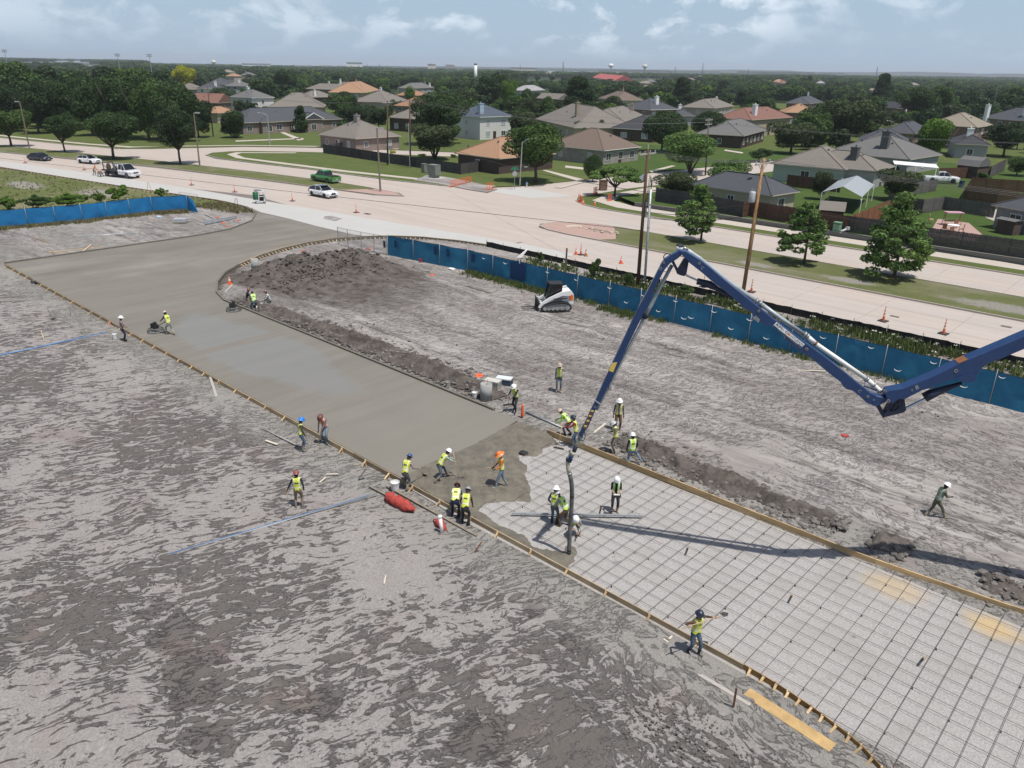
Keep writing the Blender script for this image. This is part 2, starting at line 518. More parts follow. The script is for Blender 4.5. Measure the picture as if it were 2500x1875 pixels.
def concrete_material(name,c,var=.08,streak=(.05,1.2),blot=.25,dark=None,bumpd=.004,tint=None,sc=1.0,rough=.85):
 g = NG(name,rough,.3)
 uv = g.map(rz=RZ)
 a = g.noise(g.map((streak[0],streak[1],1),src=uv),.9*sc,6,.6,.2)
 b = g.noise(uv,.25*sc,5,.6)
 f = g.noise(uv,30,4,.7)
 dk = dark or tuple(x * .72 for x in c)
 col = g.mix(g.ramp(a,[(.35,0.),(.70,var*4)]),c,dk)
 col = g.mix(g.ramp(b,[(.4,0.),(.7,blot)]),col,tint or tuple(x * .8 for x in c))
 col = g.mix(g.ramp(f,[(.3,.18),(.6,0.)]),col,tuple(x * .6 for x in c))
 g.color(col)
 g.bump(f,bumpd)
 return g.m
M_DIRT = dirt_material()
M_LAWN = grass_material('lawn_grass',(.085,.115,.034),(.118,.145,.048),dry=(.17,.16,.075),dryamt=.35)
M_LAWN_LUSH = grass_material('lush_lawn',(.055,.095,.022),(.075,.120,.032),dry=(.13,.13,.055),dryamt=.3)
M_MEDIAN = grass_material('median_grass',(.115,.132,.050),(.155,.165,.070),dry=(.26,.235,.18),dryamt=.75,bare=((-11,71.5,6,1.8),(-24,71,3,1.2),(-33,70.5,2.5,1.0)))
M_FIELD = grass_material('wild_field_grass',(.10,.125,.042),(.15,.165,.062),dry=(.27,.235,.16),dryamt=.75,sc=.9,bare=((-120,42,6,3),(-135,37,7,2.5),(-150,35,6,2)))
M_TERRAIN = grass_material('terrain_green',(.030,.050,.020),(.055,.075,.03),dry=(.10,.10,.06),dryamt=.35,sc=.12)
M_ROAD = concrete_material('pinkish_road_concrete',(.445,.388,.345),var=.13,blot=.35,tint=(.385,.32,.27))
M_ROAD2 = concrete_material('plain_road_concrete',(.44,.393,.354),var=.11,blot=.3)
M_NEWC = concrete_material('pale_new_concrete',(.425,.415,.392),var=.10,blot=.5,tint=(.46,.455,.44),sc=.8,dark=(.40,.40,.385))
M_WALK = concrete_material('sidewalk_concrete',(.46,.41,.355),var=.04)
M_KERB = concrete_material('kerb_concrete',(.44,.385,.335),var=.05)
M_ALLEY = concrete_material('alley_concrete',(.40,.365,.32),var=.05)
M_PAVER = concrete_material('red_stamped_paving',(.40,.275,.235),var=.1,blot=.4,sc=3,bumpd=.01)
M_WALL = concrete_material('retaining_wall_concrete',(.22,.205,.19),var=.15,sc=2)
M_JOINT = mat('road_joint_filler',(.19,.165,.145),(.14,.12,.11),scale=8,rough=.9)
# ------------------------------------------------------------------ terrain and site ground
ZS = -0.13
def flat(name,pts,z,m,kind='structure'):
 mb = MB()
 mb.sheet([Vector((p[0],p[1],z)) for p in pts])
 o = mb.build(name,m,fix=False)
 bm = bmesh.new(); bm.from_mesh(o.data)
 for f in bm.faces:
  f.normal_update()
  if f.normal.z < 0: f.normal_flip()
 bm.to_mesh(o.data); bm.free()
 tag(o,kind=kind)
 return o
ter = MB()
R_ = 9000
ter.sheet([(-R_,-600,-.28),(R_,-600,-.28),(R_,14000,-.28),(-R_,14000,-.28)])
tag(ter.build('ground',M_TERRAIN,fix=False),kind='structure')
def grid_u(u0,u1,du,v0,v1,dv,hf,name,m,ufac=None):
 us = np.arange(u0,u1+du/2,du)
 vs = np.arange(v0,v1+dv/2,dv)
 Ug,Vg = np.meshgrid(us,vs,indexing='ij')
 Z = hf(Ug,Vg)
 x = Ug*DU.x+Vg*DV.x
 y = Ug*DU.y+Vg*DV.y
 co = np.stack([x,y,Z],-1).reshape(-1,3)
 nu,nv = len(us),len(vs)
 i,j = np.meshgrid(np.arange(nu-1),np.arange(nv-1),indexing='ij')
 a = (i*nv+j).ravel()
 F = np.stack([a,a+nv,a+nv+1,a+1],-1)
 keep = ~np.isnan(Z.ravel()[F]).any(1)
 F = F[keep]
 co = np.nan_to_num(co)
 me = bpy.data.meshes.new(name)
 me.vertices.add(len(co)); me.vertices.foreach_set('co',co.ravel())
 me.loops.add(F.size); me.loops.foreach_set('vertex_index',F.ravel())
 me.polygons.add(len(F)); me.polygons.foreach_set('loop_start',np.arange(0,F.size,4)); me.polygons.foreach_set('loop_total',np.full(len(F),4))
 me.update(calc_edges=True)
 me.polygons.foreach_set('use_smooth',[True]*len(F))
 me.materials.append(m)
 return link_mesh(name,me)
def sstep(x,a,b):
 t = np.clip((x-a)/(b-a),0,1)
 return t*t*(3-2*t)
LEFT_EDGE = [(-82.0,19.4),(-82.0,32.0),(-82.1,38.0),(-83.0,42.4),(-86.0,46.8),(-90.5,50.0),(-96.0,51.3),(-103.0,51.2),(-121.7,47.3),(-146.4,43.0),(-180.0,37.0)]
RIGHT_EDGE = [(-57.0,27.9),(-59.6,28.6),(-62.6,30.2),(-65.2,32.3),(-67.3,34.9),(-69.1,38.0),(-70.4,41.3),(-71.0,44.6),(-70.8,47.8),(-69.7,50.6),(-67.9,53.2),(-65.0,55.4),(-61.0,57.0),(-56.6,58.0),(-50.0,58.3)]
def interp_edge(v,E):
 vs = [p[1] for p in E]; us = [p[0] for p in E]
 return np.interp(v,vs,us)
def dirt_h(u,v):
 h = np.full_like(u,ZS)
 h += (fbm(u * .16,v * .16,3) - .5) * .22
 h += (fbm(u * .9+50,v * .9,4) - .5) * .07
 far = sstep(v,30,33)*(1-sstep(v,54,57))
 h += far*(fbm(u * .09,v*1.6+30,4) - .5) * .16
 h += sstep(v,28.4,29.0)*(1-sstep(v,30.5,32))*(fbm(u*1.3,v*1.3,3)) * .10
 h = h*(1-sstep(v,56.5,58.0))+(-.06)*sstep(v,56.5,58.0)
 under = sstep(v,19.15,19.35)*(1-sstep(v,28.0,28.2))*(u < 60)
 rx = interp_edge(np.clip(v,28.2,57.9),RIGHT_EDGE)
 lx = interp_edge(np.clip(v,19.5,51.2),LEFT_EDGE[:7])
 app = (v > 27.9) & (v < 60) & (u < rx + .5) & (u > lx - .1)
 h = np.where(under > .5,-.45,h)
 h = np.where(app,-.45,h)
 h = np.where((v < 20.5) & (v > 19.2) & (u > -82.2),np.minimum(h,-.45),h)
 h = np.where((u < -82.0) & (v > 19.2) & (v < 28.2),ZS+(fbm(u * .5,v * .5,3) - .5) * .2,h)
 return h
site = grid_u(-101.5,34,.3,-22,57.9,.3,dirt_h, 'construction_site_ground',M_DIRT)
tag(site,kind='structure')
flat('site_ground_outer',[W(34,-60),W(160,-60),W(160,57.9),W(34,57.9)],-.14,M_DIRT)
flat('site_ground_left',[W(-200,-60),W(34,-60),W(34,-22),W(-101.5,-22),W(-101.5,19.5),W(-200,19.5)],-.14,M_DIRT)
flat('site_subsoil',[W(-101.5,-22),W(34,-22),W(34,57.9),W(-101.5,57.9)],-.24,M_DIRT)
fld = flat('grass_field',[W(-330,19.5),W(-101.2,19.5),W(-101.2,46.2),W(-96,51.0),W(-103,50.9),W(-121.7,47.0),W(-146.4,42.7),W(-180,36.7),W(-250,24)],-.05,M_FIELD)
# ------------------------------------------------------------------ road system (u, v in metres along and across)
NEAR0 = [(-340,8),(-250,26.4),(-180,37.0),(-146.4,43.0),(-121.7,47.3),(-103.0,51.2),(-96,51.3),(-90.5,50),(-71,50),(-69.7,50.6),(-67.9,53.2),(-65.0,55.4),(-61.0,57.0),(-56.6,58.0),(-50,58.3),(200,58.3)]
FAR1 = [(200,85.2),(-63,85.2),(-66.5,86.2),(-69.6,88.2),(-71.3,90.6),(-71.6,94.0)]
base = NEAR0+FAR1
SS2 = [(-71.6,94),(-71.8,104),(-66,150),(-61.5,190),(-70.5,190),(-77,150),(-83,108),(-84,94),(-86.5,88.5),(-90,84.6)]
FARL = [(-103.5,81.6),(-123.8,79.6),(-136.3,77.4),(-150.0,75.6),(-157.2,76.6),(-160.5,79.6),(-160.8,84.0)]
SS1 = [(-159.5,87.0),(-152.0,94.0),(-138.0,105.5),(-118.0,117.5),(-122,125),(-142,113),(-158,101.5),(-168,91.5),(-172,82),(-175.5,74),(-179.5,68.6)]
LFT = [(-193.6,63.8),(-222.9,57.2),(-262,48.0),(-350,26)]
roadpts = base+SS2+FARL+SS1+LFT
flat('road',[W(*p) for p in roadpts],-.012,M_JOINT)
def curve_off(u):
 """how far the road has swung towards v = 0 at this u (it bends left beyond the new approach)"""
 return np.interp(u,[-340,-250,-180,-146.4,-121.7,-103,-90],[-50,-31.4,-20.8,-14.6,-10.0,-6.2,-3.5]) if u < -90 else (-3.5*max(0,(-75-u)/15) if u < -75 else 0)
road_o = [o for o in SC.objects if o.name == 'road'][0]
lanes = [(58.3,61.65),(61.65,65.1),(65.1,68.55),(76.2,79.2),(79.2,82.2),(82.2,85.2)]
ji = -13.0
npan = 0
for li,(va,vb) in enumerate(lanes):
 for k in range(-10,3):
  u0,u1 = ji+6.1*k,ji+6.1*(k+1)
  if u0 < -58 and li < 3 and va < 60: continue
  mb = MB()
  gp = .022
  mb.box(W((u0+u1)/2,(va+vb)/2,-.02),(6.1-gp,vb-va-gp,.044),mi=0,M=RU)
  o = mb.build('panel',M_ROAD2 if (k+li) % 3 else M_ROAD,road_o,fix=False)
  npan += 1
flat('road_junction',[W(-104,57),W(-92,56),W(-74,58.5),W(-56,60),(W(-56,68.6)),W(-60,69.2),W(-61.5,71.2),W(-61,73.4),W(-57,76.2),W(-57,85.1),W(-90,84.5),W(-103.5,81.5),W(-100,74.5),W(-92,74.2),W(-88.5,72.4),W(-92.5,69.8),W(-104,68)],.006,M_ROAD)
flat('road_surface',[W(*p) for p in [(-104,57),(-125,50.5),(-146.4,46.2),(-180,40),(-345,6),(-345,14.2),(-250,34),(-187.7,47.4),(-163.6,54.2),(-143,60.3),(-118.7,65.4),(-104,68)]],.004,M_ROAD)
flat('road_surface',[W(*p) for p in [(-100,74.5),(-103.5,81.5),(-123.8,79.5),(-136.3,77.3),(-157,74),(-178.7,68.3),(-222.9,57.5),(-345,30),(-345,22.5),(-250,42.5),(-202.3,52.4),(-169.6,61),(-151.6,65.7),(-125.6,71.2),(-108.3,73.8)]],.004,M_ROAD)
flat('road_side_street',[W(*p) for p in [(-71.7,94),(-66.6,86.2),(-63,85.2),(-73,84.8),(-92,84.2),(-90,84.6),(-86.5,88.5),(-84,94),(-83,108),(-77,150),(-70.5,190),(-61.5,190),(-66,150),(-71.8,104)]],.010,M_ROAD)
flat('road_side_street_left',[W(*p) for p in [(-150,75.3)]+FARL[4:]+SS1 + [(-179,66),(-165,70)]],.010,M_ROAD)
flat('road_side_patch',[W(-86,85.5),W(-75.5,85.2),(W(-72.6,91.5)),W(-83.5,92.5)],.014,M_NEWC)
NEWC = [(-101.5,51.6),(-121.7,47.6),(-146.4,43.3),(-180,37.3),(-171.3,43.4),(-139.3,49.7),(-112.8,53.8),(-92.1,56.3),(-77.8,58.2),(-60,60.5),(-48,61.4),(-48,58.4),(-56.6,58.3),(-61.0,57.3),(-65.0,55.7),(-67.9,53.5),(-69.7,51.2),(-71.2,50.8),(-78,50.6),(-85,50.8),(-90.5,50.6),(-96,51.6)]
flat('new_concrete_lane',[W(*p) for p in NEWC],.014,M_NEWC)
def strip(name,pts,w0,w1,h,m,z0=-.02,parent=None,closed=False):
 """kerb-like solid along a line given in (u, v): from offset w0 to w1 sideways, top at height h"""
 P_ = [W(*p) for p in pts]
 rings = []
 n = len(P_)
 for i,p in enumerate(P_):
  a = P_[(i-1) % n] if (closed or i) else P_[0]
  b = P_[(i+1) % n] if (closed or i < n-1) else P_[-1]
  d = (b-a).normalized()
  nn = Vector((-d.y,d.x,0))
  q0,q1 = p+nn*w0,p+nn*w1
  rings.append([Vector((q0.x,q0.y,z0)),Vector((q0.x,q0.y,h)),Vector((q1.x,q1.y,h)),Vector((q1.x,q1.y,z0))])
 if closed: rings.append(rings[0])
 mb = MB()
 mb.loft(rings,cap=not closed)
 return mb.build(name,m,parent)
MED_R = [(-60.7,71.2),(-60.2,69.8),(-58.2,68.9),(-55,68.55),(200,68.55),(200,76.2),(-53,76.2),(-56.5,75.6),(-59.3,74.2),(-60.6,72.6)]
MED_L = [(-89.0,72.2),(-92.5,70.2),(-98.1,69.2),(-107.7,67.6),(-118.7,65.8),(-143,60.9),(-163.6,54.8),(-187.7,48.0),(-250,34.5),(-345,14.6),(-345,22),(-250,42.0),(-202.3,52.0),(-169.6,60.6),(-151.6,65.3),(-125.6,70.8),(-108.3,73.4),(-99.0,73.9),(-92,73.6)]
for nm,MD in (('median',MED_R),('median',MED_L)):
 flat(nm,[W(*p) for p in MD],.10,M_MEDIAN)
 k = strip('kerb',MD,-.13,.0,.15,M_KERB,closed=True)
 tag(k,kind='structure')
flat('median_paving',[W(*p) for p in MED_R[:4] + [(-50.5,68.75),(-49.5,70.2),(-51.5,73.0),(-54.0,76.0)]+MED_R[7:]],.112,M_PAVER)
flat('median_paving',[W(*p) for p in [(-89.0,72.2),(-92.5,70.2),(-98.1,69.3),(-99.5,69.2),(-98.0,71.5),(-97.2,73.6),(-92,73.6)]],.112,M_PAVER)
KF = [(-71.6,93.6),(-71.3,90.6),(-69.6,88.2),(-66.5,86.2),(-63,85.2),(200,85.2)]
tag(strip('kerb',KF,0,.16,.13,M_KERB),kind='structure')
flat('verge',[W(*p) for p in [(-71.4,93.6),(-71.1,90.6),(-69.4,88.3),(-66.4,86.4),(-63,85.4),(200,85.4),(200,87.6),(-62,87.6),(-68,90),(-69.4,93.6)]],.10,M_LAWN)
flat('sidewalk',[W(*p) for p in [(-69.4,94.5),(-68,90),(-62,87.6),(200,87.6),(200,90.2),(-61,90.2),(-65.6,92),(-66.8,94.5)]],.106,M_WALK)
wl_ = strip('retaining_wall',[(-61.0,90.4),(-50,90.55),(200,90.55)],0,.25,.62,M_WALL)
tag(wl_, 'long low grey concrete retaining wall behind the far pavement', 'retaining wall')
flat('lawn_bank',[W(*p) for p in [(-61,90.65),(200,90.8),(200,97),(-66,97),(-66.5,94)]],.50,M_LAWN_LUSH)
flat('lawn',[W(*p) for p in [(-69.5,94.3),(-67,92),(-60,96.5),(-60,112),(-69,112),(-69.6,104)]],.07,M_LAWN_LUSH)
flat('sidewalk',[W(*p) for p in [(-69.6,94),(-67.6,94),(-67.6,108),(-69.9,108)]],.118,M_WALK)
flat('neighbourhood_lawn',[W(-400,62),W(-200,50),W(-160,60),W(-90,78),W(-60,84),W(220,84),W(220,330),W(-60,520),W(-420,420)],-.035,M_LAWN)
PARC = [(-90.2,84.8),(-103.5,81.8),(-123.8,79.8),(-136.3,77.7),(-150.0,75.8),(-156.9,76.9),(-160.1,79.8),(-160.3,84.0),(-159.0,86.8),(-151.6,93.7),(-137.7,105.2),(-117.8,117.2),(-84,125),(-82.4,108),(-84.1,94.4),(-86.7,88.9)]
flat('lawn',[W(*p) for p in PARC],.07,M_LAWN)
tag(strip('kerb',PARC[:12][::-1],-.16,0,.13,M_KERB),kind='structure')
flat('sidewalk',[W(*p) for p in [(-87.0,88.4),(-96.4,86.2),(-117.6,81.9),(-136,79.8),(-148,78.6),(-155.5,80.6),(-158.0,84.0),(-150,93.6),(-149.0,92.6),(-156.0,84.2),(-154.2,82.0),(-147.6,80.2),(-136,81.5),(-117.6,83.6),(-96.4,87.9),(-87.2,90.0)]],.080,M_WALK)
LL = [(-179.7,68.8),(-193.6,64.0),(-222.9,57.4),(-262,48.2),(-350,26.2),(-420,140),(-250,190),(-120,170),(-100,150),(-118,132),(-122.2,125.2),(-142.2,113.2),(-158.2,101.7),(-168.2,91.7),(-172.2,82.2),(-175.7,74.2)]
flat('lawn',[W(*p) for p in LL],.05,M_LAWN)
flat('sidewalk',[W(*p) for p in [(-181,71.2),(-195,66.4),(-262,51),(-262,52.6),(-195,68.1),(-182.5,72.8),(-176.2,82),(-170,93),(-159,103.6),(-142.6,115),(-143.4,116.2),(-160,104.8),(-171.5,93.8),(-177.8,82)]],.065,M_WALK)
tag(strip('kerb',LL[:4][::-1],-.16,0,.13,M_KERB),kind='structure')
flat('lawn',[W(*p) for p in [(-59.8,97),(200,97),(200,175),(-50,190),(-61.2,190),(-65.7,150),(-70.4,112),(-60,112)]],.04,M_LAWN_LUSH)
flat('lawn',[W(*p) for p in [(-82.2,108),(-84,125.2),(-118,132),(-100,150),(-120,170),(-70.8,190),(-77.2,150)]],.04,M_LAWN_LUSH)
flat('alley',[W(*p) for p in [(-3.0,108),(-12.0,108),(-18.5,111),(-24.0,118.2),(-26.5,124),(-20,137),(-13,152),(-9,152),(-14.5,137),(-19.5,125),(-17,119),(-8,116),(60,116),(60,108)]],.06,M_ALLEY)
# ------------------------------------------------------------------ the new slab, wet concrete, gravel bed, steel
def slab_material():
 g = NG('fresh_concrete',.5,.3)
 uv = g.map(rz=RZ)
 s = g.sep(uv)
 st = g.noise(g.map((1.4,.12,1),src=uv),.9,6,.6,.3)
 st2 = g.math('ADD',g.math('MULTIPLY',g.noise(g.map((.9,.14,1),src=uv),.8,6,.6,.3),.5),g.math('MULTIPLY',g.noise(g.map((.5,.35,1),src=uv),.35,4,.55),.5))
 bl = g.noise(uv,.22,4,.55,.4)
 f = g.noise(uv,26,4,.7)
 onapp = g.math('DIVIDE',g.math('SUBTRACT',-66.0,s[0]),3.0); onapp.node.use_clamp = True
 dry = g.ramp(st2,[(.30,(.135,.122,.100)),(.5,(.188,.171,.142)),(.72,(.255,.236,.202))])
 wet = g.ramp(st,[(.3,(.165,.151,.127)),(.7,(.208,.193,.165))])
 c = g.mix(onapp,wet,dry)
 c = g.mix(g.ramp(bl,[(.45,0.),(.6,.30)]),c,(.15,.14,.12))
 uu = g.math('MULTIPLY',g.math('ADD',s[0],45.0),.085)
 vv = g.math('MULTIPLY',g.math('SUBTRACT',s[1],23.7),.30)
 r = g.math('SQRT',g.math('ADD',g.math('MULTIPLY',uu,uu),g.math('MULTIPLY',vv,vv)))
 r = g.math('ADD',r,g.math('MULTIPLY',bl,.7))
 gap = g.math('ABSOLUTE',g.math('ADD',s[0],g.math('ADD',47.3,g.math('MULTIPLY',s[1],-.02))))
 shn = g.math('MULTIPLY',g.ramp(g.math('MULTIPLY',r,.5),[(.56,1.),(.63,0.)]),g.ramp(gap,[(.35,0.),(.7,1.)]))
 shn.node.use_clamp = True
 c = g.mix(g.math('MULTIPLY',shn,.60),c,(.205,.205,.196))  # sheen of the wet surface painted into the colour as a paler grey
 far = g.math('DIVIDE',g.math('ADD',s[0],38.0),12.0); far.node.use_clamp = True
 c = g.mix(g.math('MULTIPLY',far,.6),c,(.205,.189,.160))
 c = g.mix(g.ramp(f,[(.3,.15),(.6,0.)]),c,(.1,.095,.085))
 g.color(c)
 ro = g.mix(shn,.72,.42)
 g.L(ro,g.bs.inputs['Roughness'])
 g.bump(g.math('ADD',f,g.math('MULTIPLY',st,3.0)),.004)
 return g.m
M_SLAB = slab_material()
M_ROUGH = mat('wet_concrete',(.175,.155,.120),(.115,.102,.080),scale=1.6,rough=.6,bump=.10,bscale=5,spec=.5)
M_WKERB = mat('wet_kerb_concrete',(.165,.150,.125),(.125,.112,.092),scale=2.5,rough=.7,bump=.02,bscale=14)
M_BED = None
def bed_material():
 g = NG('gravel_bed',.95,.15)
 uv = g.map(rz=RZ)
 f = g.noise(uv,16,7,.75)
 b = g.noise(uv,.5,5,.6)
 c = g.ramp(f,[(.3,(.235,.223,.213)),(.5,(.350,.335,.322)),(.7,(.46,.445,.43))])
 c = g.mix(g.ramp(b,[(.5,0.),(.72,.5)]),c,(.27,.255,.235))
 spots = g.noise(uv,1.7,3,.5)
 c = g.mix(g.ramp(spots,[(.69,0.),(.76,.55)]),c,(.13,.12,.11))
 s = g.sep(uv)
 for (a,bb,rr) in ((-2.3,27.3,.75),(-5.6,27.2,.9)):
  q = g.math('SQRT',g.math('ADD',g.math('POWER',g.math('ABSOLUTE',g.math('MULTIPLY',g.math('SUBTRACT',s[0],a),.7)),2.0),g.math('POWER',g.math('ABSOLUTE',g.math('SUBTRACT',s[1],bb)),2.0)))
  q = g.math('ADD',q,g.math('MULTIPLY',g.noise(uv,2.2,5,.7),.9))
  q = g.math('MULTIPLY',q,.62)
  c = g.mix(g.ramp(q,[(min(.9,rr * .5 + .1),.85 if a > -3 else .5),(min(1.,rr * .5 + .42),0.)]),c,(.50,.37,.20))
 g.color(c)
 g.bump(f,.03)
 return g.m
M_BED = bed_material()
flat('gravel_bed',[W(-27,19.4),W(10,18),W(20,12),W(28,12),W(24,30),W(10,30.2),W(0,28.9),W(-7,28.0),W(-27,27.8)],-.20,M_BED)
SL = [(-24.7,19.42),(-24.8,22),(-24.7,24),(-24.9,26),(-25.2,27.8)]
slab_pts = SL + [(-57.0,27.9),(-59.6,28.6),(-62.6,30.2),(-65.2,32.3),(-67.3,34.9),(-69.1,38.0),(-70.4,41.3),(-71.0,44.6),(-70.8,47.8),(-69.9,50.4),(-71.2,50.8),(-78,50.55),(-85,50.75),(-90.5,50.0),(-86.0,46.8),(-83.0,42.4),(-82.1,38.0),(-82.0,32.0),(-82.0,19.42)]
mb = MB()
mb.prism([W(u,v,-.3) for u,v in slab_pts],(0,0,.302))
tag(mb.build('new_slab',M_SLAB),kind='structure')
ke = [(x,y) for x,y in LEFT_EDGE[:7]]
tag(strip('slab_kerb',ke,-.0,.17,.13,M_WKERB,z0=-.3),kind='structure')
tag(strip('slab_kerb',[(-27,27.75),(-57.0,27.75)] + [(-59.6,28.45),(-62.6,30.05),(-65.2,32.15),(-67.3,34.8),(-69.1,37.9),(-70.4,41.25),(-71.0,44.6),(-70.8,47.8),(-69.7,50.6),(-67.9,53.2),(-65.0,55.4),(-61.0,57.0),(-56.6,58.0)],-.17,0,.12,M_WKERB,z0=-.3),kind='structure')
def inpoly(x,y,P_):
 ins = np.zeros(x.shape,bool)
 n = len(P_)
 for i in range(n):
  x1,y1 = P_[i]; x2,y2 = P_[(i+1) % n]
  c = ((y1 > y) != (y2 > y)) & (x < (x2-x1)*(y-y1)/(y2-y1+1e-12)+x1)
  ins ^= c
 return ins
def segdist(x,y,P_,closed=False):
 d = np.full(x.shape,1e9)
 n = len(P_)
 for i in range(n if closed else n-1):
  x1,y1 = P_[i]; x2,y2 = P_[(i+1) % n]
  L2 = (x2-x1)**2+(y2-y1)**2+1e-12
  t = np.clip(((x-x1)*(x2-x1)+(y-y1)*(y2-y1))/L2,0,1)
  d = np.minimum(d,np.hypot(x-x1-t*(x2-x1),y-y1-t*(y2-y1)))
 return d
LEAD = [(-25.3,27.8),(-22.5,27.8),(-22.0,27.5),(-22.2,26.5),(-21.9,26.0),(-22.0,25.5),(-22.6,25.1),(-22.2,24.8),(-21.6,24.7),(-21.1,24.0),(-20.1,23.2),(-19.4,22.6),(-19.2,22.2),(-20.0,21.5),(-20.6,20.7),(-20.4,20.15),(-19.4,20.15),(-18.9,20.05),(-17.8,20.15),(-16.9,19.95),(-16.3,20.1),(-16.1,20.4),(-16.2,20.8),(-15.7,21.0),(-15.3,20.6),(-15.0,20.1),(-15.0,19.6),(-15.2,19.36)]
RP = [(-24.8,19.36),(-24.9,22),(-24.8,24),(-25.0,26)]+LEAD
def rough_h(u,v):
 ins = inpoly(u,v,RP)
 d = segdist(u,v,LEAD[1:-1])
 dd = segdist(u,v,LEAD[1:-1] + [])
 back = u+24.9
 h = .02 + .26*(fbm(u*1.2+v*2.4,v * .9-u * .9,5,.66) - .5)*np.clip(back/1.0,0,1) + .05*(fbm(u*5,v*5,3) - .5)*np.clip(back/1,0,1)
 h -= np.clip(back,0,6) * .012
 h = h - .24*np.exp(-(d / .22))
 h = np.where(ins,np.maximum(h,-.215),np.where(dd < .06,-.215,np.nan))
 return h
ro = grid_u(-25.0,-14.7,.075,19.34,27.9,.075,rough_h, 'wet_concrete',M_ROUGH)
tag(ro,kind='stuff')
# ------------------------------------------------------------------ reinforcing steel: every bar is a part of the mat
M_BAR = mat('rebar_steel',(.15,.115,.095),(.09,.072,.062),scale=3,rough=.8,metal=.2)
M_CHAIR = mat('black_plastic',(.02,.02,.022),(.03,.03,.03),rough=.5)
steel = empty('rebar_mat',W(-10.7,23.7,-.2),YAW, 'grid of dark reinforcing bars wired over the grey gravel bed', 'rebar')
ZB = -.115
def right_v(u):
 return float(np.interp(u,[-22,-7,-5,0,6,14],[27.85,28.0,28.2,28.9,30.0,31.5]))
def left_v(u):
 return float(np.interp(u,[-15,-6.5,-5.3,-3.7,-2.9,-1,2,6],[19.4,19.4,19.2,18.8,18.4,17.3,15.5,12]))
inv = Matrix.Rotation(-YAW,3, 'Z')
o0 = W(-10.7,23.7,-.2)
def bar(p,q,r=.0135):
 p,q = inv @ (Vector(p)-o0),inv @ (Vector(q)-o0)
 mid = (p+q)/2
 n = 4
 pts = []
 for i in range(n+1):
  t = i/n
  s = p.lerp(q,t)+Vector((0,0,random.uniform(-.012,.012)))+Vector((random.uniform(-.012,.012),random.uniform(-.012,.012),0))
  pts.append(s)
 mb = MB(); mb.tube(pts,r,5)
 part('bar',mb,M_BAR,steel,True)
k = 0
u = -10.7 - .61*19
while u < 12:
 v1,v0 = right_v(u) - .08,left_v(u) + .08
 us = np.array([u]); vv = np.linspace(v0,v1,60)
 ins = inpoly(np.full(60,u),vv,RP)
 free = vv[~ins]
 if len(free) > 3:
  bar(W(u+random.uniform(-.02,.02),free.min(),ZB + .02),W(u+random.uniform(-.02,.02),free.max(),ZB + .02),.0085)
 u += .61
v = 28.05
for k in range(24):
 v = 27.7 - .605*k
 if v < 12.5: break
 ul = np.linspace(-24,12,300)
 ok = (~inpoly(ul,np.full(300,v),RP)) & np.array([left_v(x) + .05 < v < right_v(x) for x in ul]) & (ul > -22)
 if ok.sum() > 4:
  fr = ul[ok]
  bar(W(fr.min(),v+random.uniform(-.03,.03),ZB),W(min(fr.max(),12),v+random.uniform(-.03,.03),ZB),.0075)
cm = MB(); cm.lathe([(.028,0),(.02,.05),(.010,.075)],6)
cme = cm.mesh('bar_chair',M_CHAIR)
for iu in range(-18,36,2):
 for iv in range(1,22,4):
  uu,vq = -10.7 + .61*iu,27.7 - .605*(iv+(iu // 2) % 2)
  if not (left_v(uu) + .3 < vq < right_v(uu) - .2): continue
  if inpoly(np.array([uu]),np.array([vq]),RP)[0] or uu < -21.5: continue
  o = link_mesh('bar_chair',cme,steel)
  o.location = inv @ (W(uu,vq,-.2)-o0)
